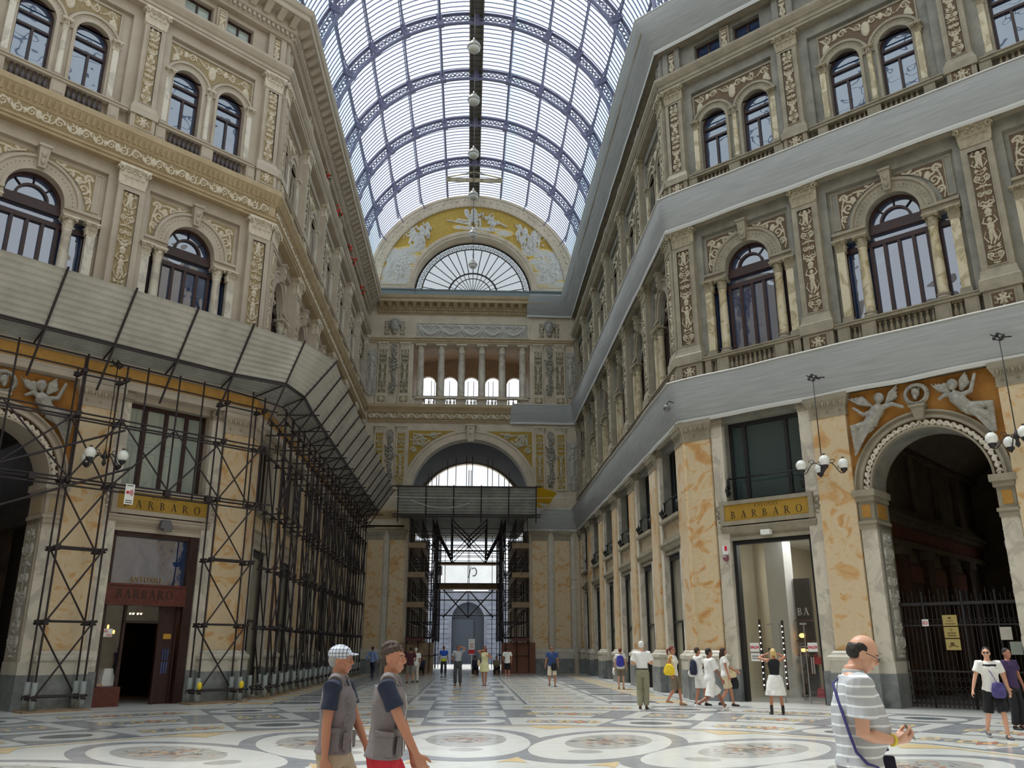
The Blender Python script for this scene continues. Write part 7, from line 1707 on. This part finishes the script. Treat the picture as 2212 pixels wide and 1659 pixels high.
    for i in (0, 1):
        b = MB(); dr = Vector((.12*(1 if i == 0 else -1), -1, 0)); shoe(b, ank[i], dr, s)
        if sockz: b.tube([ank[i]-Vector((0,0,.02)), ank[i]+Vector((0,0,sockz))], .045*s, 10)
        voxel('shoe', b, .011 if vox < .012 else .016, SHOEM[shoes], t, smooth=1)
    if glasses:
        b = MB(); b.at(HM)
        for q in (1, -1):
            b.tube([(q*.031+.019*math.cos(a), -.1, .004+.014*math.sin(a)) for a in [i*.7 for i in range(10)]], .0018, 4)
            b.tube([(q*.05, -.1, .008), (q*.074, -.02, .008), (q*.076, .02, .0)], .002, 4)
            if glasses == 'dark': b.ell((q*.031, -.099, .003), (.021, .004, .016), 10, 6)
        b.tube([(-.012, -.1, .006), (.012, -.1, .006)], .002, 4); b.build('glasses', M['black'], t)
    J = dict(up=up, UR=UR, sh=sh, elb=elb, wri=wri, hz=hz, hipL=hipL, knee=knee, ank=ank, HM=HM, s=s, Mx=Mx, t=t)
    if extras: extras(J)
    return J
def ray2(px):    # ground bearing of an image column at the horizon
    x = (px-1106)/1830; yy = -(1398-829.5)/1830; c, s_ = math.cos(p17), math.sin(p17); d = (x, c - s_*yy, s_+c*yy); c, s_ = math.cos(y29), math.sin(y29); return (c*d[0]+s_*d[1])/(-s_*d[0]+c*d[1])
p17 = math.radians(17.26); y29 = math.radians(2.87)
HB = simple('hair_brown', S((62,44,34)), .7); HD = simple('hair_dark', S((34,28,26)), .7); HG = simple('hair_grey', S((150,148,146)), .8); HW = simple('hair_white', S((214,212,208)), .8); HBL = simple('hair_blond', S((206,178,120)), .7); HRD = simple('hair_red', S((110,48,38)), .7); HGB = simple('hair_salt', S((70,58,50)), .8)
walk = lambda a=.3: [(.09, -a, 0), (-.09, a, .05)]
def bag(J, lab, cat, name, off, size, mat, strap=None, sm=None):     # a bag carried by a person: a thing of its own
    t = thing(name, lab, cat, J['Mx'] @ Matrix.Translation(off)); b = MB(); w_, d_, h_ = size
    loft(b, [(Vector((0, 0, h_*(u-.5))), w_/2*f, d_/2*g_, I3) for u, f, g_ in ((0, .55, .5), (.06, .85, .85), (.25, 1.06, 1.05), (.6, 1.0, .95), (.85, .85, .65), (.97, .6, .35), (1, .3, .2))], 18); voxel('body', b, .012, mat, t, smooth=2, disp=lambda co: Vector((noise.noise(co*12)*.012, noise.noise(co*12+Vector((3,3,3)))*.012, 0)))
    if strap: b = MB(); b.tube([Vector(q)-Vector(off) for q in strap], .014, 5, ell=(1, .4)); b.build('strap', sm or mat, t)
    return t
# --- three men in the foreground
NAVY = fab('navy_tee', (34,40,58)); VEST = fab('grey_vest', (112,104,106), (130,122,124), scale=5.); KHAKI = fab('khaki_cotton', (168,154,130), (184,170,146)); REDP = fab('red_cotton', (178,34,50), (196,46,62)); POLO = fab('striped_polo', (176,178,182), (226,228,230), kind='stripe'); GREYT = fab('grey_trousers', (146,144,154), (160,158,168))
def cap(J):
    b = MB(); b.at(J['HM']); b.ell((0, .016, .05), (.086, .104, .08), 20, 12); b.ell((0, -.1, .052), (.062, .055, .01), 14, 6)
    m, nt, bb = nmat('plaid_cap'); cc = coord(nt); sp = nt.nodes.new('ShaderNodeSeparateXYZ'); nt.links.new(cc, sp.inputs[0]); out = None
    for ax in 'YZ':
        f = node(nt, 'ShaderNodeMath', operation='MULTIPLY'); nt.links.new(sp.outputs[ax], f.inputs[0]); f.inputs[1].default_value = 34.; q = node(nt, 'ShaderNodeMath', operation='FRACT'); nt.links.new(f.outputs[0], q.inputs[0]); g_ = node(nt, 'ShaderNodeMath', operation='LESS_THAN'); nt.links.new(q.outputs[0], g_.inputs[0]); g_.inputs[1].default_value = .3
        if out is None: out = g_.outputs[0]
        else: a_ = node(nt, 'ShaderNodeMath', operation='ADD'); nt.links.new(out, a_.inputs[0]); nt.links.new(g_.outputs[0], a_.inputs[1]); out = a_.outputs[0]
    hf = node(nt, 'ShaderNodeMath', operation='MULTIPLY'); nt.links.new(out, hf.inputs[0]); hf.inputs[1].default_value = .5
    nt.links.new(ramp(nt, hf.outputs[0], [(0, S((214,216,220))), (.5, S((140,150,172))), (1, S((84,92,116)))]), bb.inputs['Base Color']); voxel('cap', b, .008, m, J['t'], smooth=1)
person('man in plaid cap, grey pocket vest and khaki trousers walking at front left', 733, 7.75, 1.76, 82, [(.1, -.3, 0), (-.1, .3, .06)], [(.2, -.26, .86), (-.25, .0, .82)], skin='tan', top=dict(mat=NAVY, sleeve=.62, o=.006, z0=1.0), vest=VEST, bottom=dict(kind='trousers', mat=KHAKI, len=.97, o=.016, loose=.02), hair=(HG, 'fringe'), vox=.0105, extras=cap, shoes='brown', belly=.015, lean=2, build=1.04, curl=.9)
person('man in grey pocket vest and red trousers walking ahead of the capped man', 838, 7.3, 1.79, 86, [(.1, -.32, 0), (-.1, .28, .05)], [(.2, -.22, .85), (-.22, -.32, .88)], skin='tan', top=dict(mat=NAVY, sleeve=.6, o=.006, z0=1.0), vest=VEST, bottom=dict(kind='trousers', mat=REDP, len=.97, o=.012), hair=(HGB, 'tousled'), vox=.0105, shoes='white', lean=4, hyaw=-12, curl=1.)
def phone_extras(J):
    s = J['s']; hc = (J['wri'][0]+J['wri'][1])/2
    t = thing('smartphone', 'dark smartphone held in both hands by the man in striped polo', 'phone', J['Mx'] @ Matrix.Translation(hc + Vector((0, -.095, .05))) @ RX(-.45)); b = MB(); b.box(-.033, .033, -.005, .005, -.055, .055); b.build('case', M['steel'], t); b = MB(); b.box(-.029, .029, .005, .006, -.049, .049); b.build('screen', M['black'], t)
    b = MB(); w_ = J['wri'][1]; d = (J['wri'][1]-J['elb'][1]).normalized(); q = d.to_track_quat('Z', 'Y').to_matrix(); b.tube([w_ - d*.03 + q @ Vector((.034*math.cos(a), .03*math.sin(a), 0)) for a in [i*PI/8 for i in range(16)]], .009, 6, closed=True); b.build('wristband', simple('yellow_band', S((224,206,60)), .5), J['t'])
    up = J['up']; bl = simple('strap_blue', S((54,50,110)), .7)
    t = thing('shoulder_bag', 'dark blue shoulder bag hanging behind the man with the phone', 'bag', J['Mx'] @ Matrix.Translation(up(.16, -.22, .84)))
    b = MB(); b.taper(-.04, .04, -.06, .12, -.2, -.03, .03, -.03, .08, .16); voxel('body', b, .012, fab('dark_bag', (30,28,44)), t, smooth=3)
    b = MB(); c0 = up(.16, -.22, .84); b.tube([x-c0 for x in [up(.17, -.2, 1.02), up(.2, -.12, 1.2), up(.17, -.06, 1.4), up(.09, .0, 1.5), up(.02, .07, 1.485)] + [up(.208*math.cos(math.radians(a_)), .148*math.sin(math.radians(a_)), z_) for a_, z_ in ((100, 1.42), (118, 1.34), (135, 1.24), (150, 1.13), (164, 1.03), (188, .97), (215, .95))]], .014, 6, ell=(1, .5)); b.build('strap', bl, t)
person('balding man in glasses and striped polo looking at a phone, front right', 1828, 6.45, 1.8, 74, [(.12, -.08, 0), (-.1, .1, 0)], [(.05, -.235, 1.1), (-.08, -.225, 1.09)], skin='light', top=dict(mat=POLO, sleeve=.68, flare=.016, neck=True, o=.016, wr=.014, z0=.93), bottom=dict(kind='trousers', mat=GREYT, len=.97, o=.006, loose=.02), hair=(HD, 'fringe'), vox=.0105, lean=4, hpitch=24, belly=.04, build=1.16, glasses='clear', curl=1.1, hdir=[((-.25, -1, .15), (-.5, 0, .9)), ((.3, -1, .15), (.5, 0, .9))], poleL=(.25, .5, -1), poleR=(-.25, .5, -1), extras=phone_extras)
# --- middle distance, right side
WHT = fab('white_cotton', (226,224,220), (238,236,232)); BLKC = fab('black_cloth', (26,26,30)); OLV = fab('olive_trousers', (132,128,104)); BRN = fab('brown_shorts', (112,100,84)); BLU = fab('blue_pack', (56,58,150))
def crossbag(J):
    up = J['up']; bag(J, 'blue patterned messenger bag worn by the walking man at the far right', 'bag', 'messenger_bag', up(.06, -.19, .93), (.27, .09, .3), fab('bag_blue', (56,56,110), (96,84,140), scale=14.), [up(.05, -.2, 1.06), up(-.02, -.15, 1.25), up(-.13, -.03, 1.48), up(-.1, .1, 1.42), up(.12, .14, 1.1), up(.2, -.1, .98)], fab('strap_violet', (70,60,140)))
person('man in black and white T-shirt with blue bag walking by the right gate', 2128, 20.2, 1.72, -12, [(.1, -.2, 0), (-.12, .25, .04)], [(.36, .1, .88), (-.38, -.06, .92)], skin='light', top=dict(mat=WHT, sleeve=.6), bottom=dict(kind='shorts', mat=BLKC, len=.5, loose=.03), hair=(HD, 'short'), shoes='grey', extras=lambda J: (crossbag(J), None)[1], hyaw=-20, glasses='dark')
b_ = [o for o in COL.objects if o.get('label', '').startswith('man in black and white T')][0]
q_ = MB(); sc_ = 1.72/1.75; loft(q_, [(Vector((0, .0, z*sc_)), rx*sc_, ry*sc_, I3) for z, rx, ry in ((1.26, .166, .13), (1.32, .174, .131), (1.4, .174, .118))], 24); q_.build('chest_panel', BLKC, b_)
person('person in dark clothes standing behind the walking man at the gate', 2172, 22.5, 1.68, 20, [(.1, 0, 0), (-.1, 0, 0)], [(.25, -.1, .9), (-.25, -.1, .9)], skin='tan', top=dict(mat=fab('violet_top', (60,44,80)), sleeve=.6), bottom=dict(kind='trousers', mat=BLKC, len=.97), hair=(HD, 'short'))
J_ = person('blonde woman in black vest top and white skirt raising a camera', 1668, 25.0, 1.66, 172, [(.16, 0, 0), (-.16, -.05, 0)], [(.16, -.2, 1.6), (-.14, -.22, 1.62)], skin='tan', fem=True, top=dict(mat=BLKC, sleeve=0, z0=1.0), bottom=dict(kind='skirt', mat=WHT, zb=.5, flare=.1, wr=.02), hair=(HBL, 'bun'), shoes='black', sockz=.16, poleL=(1, .2, -.5), poleR=(-1, .2, -.5), curl=.9)
t = thing('camera', 'small camera held up by the blonde woman', 'camera', J_['Mx'] @ T(0, -.3, 1.64)); b = MB(); b.box(-.05, .05, -.02, .02, -.03, .03); b.lathe([(.025, 0), (.025, .04)], 10, c=(0, 0, 0)); b.build('body', M['black'], t)
def wbag(J):
    up = J['up']; b = MB(); b.tube([up(.14, -.14, 1.2), up(.15, 0, 1.5), up(.14, .13, 1.2)], .022, 6); b.build('strap', NAVY, J['t'])
person('man in long white shirt and white shorts striding past the right corner', 1528, 25.9, 1.8, 100, [(.1, -.46, .0), (-.08, .46, .1)], [(.24, -.2, .86), (-.24, -.26, .9)], skin='brown', top=dict(mat=WHT, sleeve=.85, o=.03, flare=.02), bottom=dict(kind='shorts', mat=WHT, len=.5, loose=.05, o=.03), hair=(HD, 'short'), shoes='white', lean=3, extras=wbag)
J_ = person('woman in white shorts with a dark rucksack by the corner pillar', 1506, 28.2, 1.7, 110, [(.1, .1, 0), (-.1, -.15, 0)], [(.2, -.3, 1.2), (-.15, -.32, 1.15)], skin='tan', fem=True, top=dict(mat=WHT, sleeve=.6), bottom=dict(kind='shorts', mat=WHT, len=.46, loose=.03), hair=(HB, 'short'))
bag(J_, 'dark rucksack with white front on the woman by the corner pillar', 'bag', 'rucksack', J_['up'](0, .2, 1.15), (.3, .18, .46), NAVY); bag(J_, 'white handbag at the side of the woman by the corner pillar', 'bag', 'handbag', J_['up'](.28, .05, .98), (.12, .3, .24), WHT, [J_['up'](.28, -.08, 1.06), J_['up'](.2, 0, 1.45), J_['up'](.28, .15, 1.06)])
J_ = person('woman in pale clothes half hidden behind the man in white', 1562, 28.0, 1.7, 75, [(.1, -.2, 0), (-.1, .2, .03)], [(.2, -.35, 1.05), (-.3, -.1, .9)], skin='tan', fem=True, top=dict(mat=WHT, sleeve=.5), bottom=dict(kind='shorts', mat=fab('beige_shorts', (196,180,150)), len=.45), hair=(HB, 'long'))
bag(J_, 'beige shopping bag swinging beside the man in white', 'bag', 'shopping_bag', Vector((.24, -.2, .95)), (.08, .3, .3), fab('beige_bag', (206,188,150))); bag(J_, 'black shopping bag below the beige one', 'bag', 'shopping_bag', Vector((.26, -.25, .68)), (.08, .3, .4), BLKC)
J_ = person('red-haired woman in white vest top with a yellow bag', 1452, 28.2, 1.74, 55, [(.1, -.16, 0), (-.09, .2, .06)], [(.22, .02, .9), (-.24, -.02, .92)], skin='tan', fem=True, top=dict(mat=fab('offwhite_top', (214,208,196)), sleeve=0), bottom=dict(kind='shorts', mat=BRN, len=.52, loose=.03), hair=(HRD, 'pony'), shoes='tan', glasses='dark')
bag(J_, 'bright yellow shoulder bag of the red-haired woman', 'bag', 'shoulder_bag', J_['up'](-.3, .02, 1.06), (.12, .36, .34), fab('yellow_leather', (232,196,36), (240,208,60)), [J_['up'](-.28, -.1, 1.18), J_['up'](-.2, 0, 1.5), J_['up'](-.28, .12, 1.18)])
person('white-haired man in white shirt and olive trousers seen from behind', 1385, 26.2, 1.87, 165, [(.09, 0, 0), (-.07, -.06, 0)], [(.16, -.26, 1.16), (-.17, -.24, 1.2)], skin='light', top=dict(mat=WHT, sleeve=.7, flare=.02, o=.014), bottom=dict(kind='trousers', mat=OLV, len=.97, o=.018, belt=True), hair=(HW, 'short'), shoes='brown', hpitch=10, belly=.02)
J_ = person('woman in white top with a blue rucksack near the right pillars', 1339, 38.4, 1.66, 168, [(.1, .04, 0), (-.1, -.04, 0)], [(.25, .0, .88), (-.25, -.02, .9)], skin='light', fem=True, top=dict(mat=WHT, sleeve=.5), bottom=dict(kind='shorts', mat=BRN, len=.42), hair=(HRD, 'short'), shoes='tan')
bag(J_, 'blue rucksack on the back of the woman near the right pillars', 'bag', 'rucksack', J_['up'](0, .19, 1.2), (.32, .18, .46), BLU); bag(J_, 'white cloth bag in the hand of the woman near the right pillars', 'bag', 'handbag', Vector((.3, -.04, .72)), (.1, .22, .3), WHT)
# --- far group
J_ = person('man in dark blue shirt and pale shorts walking toward the camera', 1192, 40.6, 1.78, -5, [(.12, -.22, 0), (-.12, .2, .03)], [(.28, -.02, .9), (-.3, -.08, .9)], skin='tan', top=dict(mat=fab('denim_shirt', (52,70,118)), sleeve=.6), bottom=dict(kind='shorts', mat=fab('stone_shorts', (206,196,174)), len=.5, loose=.03), hair=(HGB, 'short'), glasses='dark', vox=.02)
bag(J_, 'black shoulder bag held before the man in dark blue shirt', 'bag', 'shoulder_bag', Vector((.08, -.24, .86)), (.26, .08, .34), BLKC)
person('man in white T-shirt and black shorts walking away near the portal', 1096, 51., 1.7, 175, [(.1, -.14, .02), (-.1, .16, 0)], [(.22, -.2, 1.0), (-.24, -.05, .92)], skin='tan', top=dict(mat=WHT, sleeve=.6), bottom=dict(kind='shorts', mat=BLKC, len=.5), hair=(HD, 'short'), shoes='white', vox=.02)
J_ = person('woman in yellow and white dress and sunglasses holding a phone to her ear', 1047, 41.2, 1.75, 0, [(.04, -.06, 0), (-.05, .06, 0)], [(.16, -.2, 1.3), (-.1, -.08, 1.56)], skin='tan', fem=True, top=dict(mat=fab('yellow_dress', (222,214,120), (238,236,214), scale=16.), sleeve=0), bottom=dict(kind='dress', mat=bpy.data.materials['yellow_dress'], zb=.62, flare=.02), hair=(HRD, 'long'), shoes='tan', glasses='dark', vox=.02, poleL=(1, .2, -1), poleR=(-1, .2, -1))
bag(J_, 'beige handbag on the arm of the woman in the yellow dress', 'bag', 'handbag', J_['up'](-.27, -.02, 1.0), (.12, .26, .3), fab('beige_bag', (206,188,150)), [J_['up'](-.27, -.08, 1.1), J_['up'](-.22, 0, 1.4), J_['up'](-.27, .1, 1.1)])
person('man in grey shirt and dark trousers shading his eyes with one hand', 990, 41.6, 1.82, -8, [(.11, .02, 0), (-.11, -.03, 0)], [(.1, -.2, 1.66), (-.2, -.2, 1.1)], skin='tan', top=dict(mat=fab('grey_shirt', (170,172,176)), sleeve=.6), bottom=dict(kind='trousers', mat=fab('charcoal_trousers', (70,70,76)), len=.97, belt=True), hair=(HD, 'short'), shoes='brown', glasses='dark', vox=.02, poleL=(1, 0, -.2), belly=.02)
J_ = person('man in blue and yellow T-shirt walking in the portal shade', 959, 56.5, 1.78, 10, [(.1, -.15, 0), (-.1, .18, .03)], [(.28, 0, .88), (-.28, 0, .88)], skin='brown', top=dict(mat=fab('bright_blue', (40,90,190)), sleeve=.55), bottom=dict(kind='trousers', mat=fab('dark_jeans', (54,54,62)), len=.97), hair=(HD, 'short'), vox=.022)
q_ = MB(); loft(q_, [(Vector((0, 0, z)), .196, .144, I3) for z in (.84, 1.0)], 20); q_.build('shirt_hem', fab('lime_hem', (214,214,60)), J_['t']); q_ = MB(); loft(q_, [(Vector((0, -.005, z)), .172, .142, I3) for z in (1.01, 1.16)], 20); q_.build('shirt_band', WHT, J_['t'])
person('man in burgundy shirt and grey shorts walking away on the left', 888, 44.5, 1.72, 190, [(.12, -.2, 0), (-.12, .2, .04)], [(.2, -.25, 1.05), (-.2, -.25, 1.05)], skin='tan', top=dict(mat=fab('burgundy_top', (72,34,42)), sleeve=.6), bottom=dict(kind='shorts', mat=fab('grey_shorts', (120,116,108)), len=.5, loose=.03), hair=(HD, 'short'), vox=.02)
person('white-haired person in white shirt just behind the burgundy shirt', 899, 45.5, 1.68, 190, [(.1, -.15, 0), (-.1, .15, 0)], [(.2, -.2, 1.0), (-.22, 0, .9)], skin='light', top=dict(mat=WHT, sleeve=.7), bottom=dict(kind='trousers', mat=fab('pale_trousers', (196,190,180)), len=.97), hair=(HW, 'short'), vox=.02)
person('man in pale blue long-sleeved shirt walking off at far left', 806, 53., 1.74, 150, [(.1, -.16, 0), (-.1, .18, .03)], [(.34, .05, .95), (-.3, -.1, .95)], skin='tan', top=dict(mat=fab('pale_blue_shirt', (128,148,196)), sleeve=1.9), bottom=dict(kind='trousers', mat=fab('dark_navy_trousers', (44,46,60)), len=.97), hair=(HD, 'short'), vox=.022)
for px, dd, lab in ((1027, 57., 'person in dark clothes sitting low by the portal, left of the dress'), (1073, 57.5, 'person in brown sitting by the right portal hoarding'), (912, 57., 'person in dark clothes sitting by the left portal hoarding')):
    person(lab, px, dd, 1.7, 0, [(.14, -.42, 0), (-.14, -.4, 0)], [(.12, -.3, .72), (-.12, -.3, .72)], skin='brown', sit=.4, lean=14, top=dict(mat=fab('dusk_blue', (40,42,66)) if px != 1073 else BRN, sleeve=1.6), bottom=dict(kind='trousers', mat=BLKC, len=.95), hair=(HD, 'short'), vox=.024)
    r_ = ray2(px); Y = dd/math.hypot(r_, 1); t = thing('stool', 'low wooden box used as a seat under ' + lab.split(',')[0].split(' by ')[0], 'stool', T(r_*Y, Y+.05, 0)); b = MB(); b.box(-.22, .22, -.2, .2, 0, .28); b.box(-.24, .24, -.22, .22, .26, .3); b.build('box', M['WW'], t)
t = thing('standing_sign', 'slim white and red sign on a pole before the portal', 'sign', T(.26, 56.2, 0)); b = MB(); b.tube([(0, 0, 0), (0, 0, 2.2)], .03, 6); b.lathe([(.25, 0), (.25, .03), (.03, .06)], 14); b.build('pole', M['white'], t); b = MB(); b.box(-.2, .2, -.04, -.02, 1.25, 2.2); b.build('board', M['white'], t); b = MB(); b.box(-.2, .2, -.05, -.04, 1.3, 1.55); b.box(-.1, .1, -.05, -.04, 1.7, 1.74); b.box(-.1, .1, -.05, -.04, 1.85, 1.89); b.build('print', RED, t)
# ------------------------------------------------------------------ camera, light
cam = bpy.data.cameras.new('camera'); cam.sensor_width = 36; cam.lens = 1830/2212*36; cam.clip_end = 500
co = bpy.data.objects.new('camera', cam); COL.objects.link(co)
p = math.radians(17.26); ya = math.radians(2.87)
co.matrix_world = T(0, 0, 1.7) @ RZ(-ya) @ RX(PI/2 + p)
SC.camera = co
SC.view_layers[0].layer_collection.children['scene'].exclude = False
w = bpy.data.worlds.new('world'); SC.world = w; w.use_nodes = True
bg = w.node_tree.nodes['Background']; bg.inputs[0].default_value = (.86, .93, 1, 1); bg.inputs[1].default_value = 1.55
sl = bpy.data.lights.new('sun', 'SUN'); sl.energy = 4.9; sl.angle = math.radians(14); sl.color = (1, .975, .94)
so = bpy.data.objects.new('sun', sl); COL.objects.link(so)
d = Vector((.32, -.26, -1)).normalized(); so.rotation_euler = d.to_track_quat('-Z', 'Y').to_euler()
SC.view_settings.view_transform = 'Standard'; SC.view_settings.look = 'None'; SC.view_settings.gamma = 1; SC.view_settings.exposure = 0; SC.view_settings.use_curve_mapping = False
SC.cycles.max_bounces = 6; SC.cycles.diffuse_bounces = 4; SC.cycles.transparent_max_bounces = 12; SC.cycles.use_denoising = True
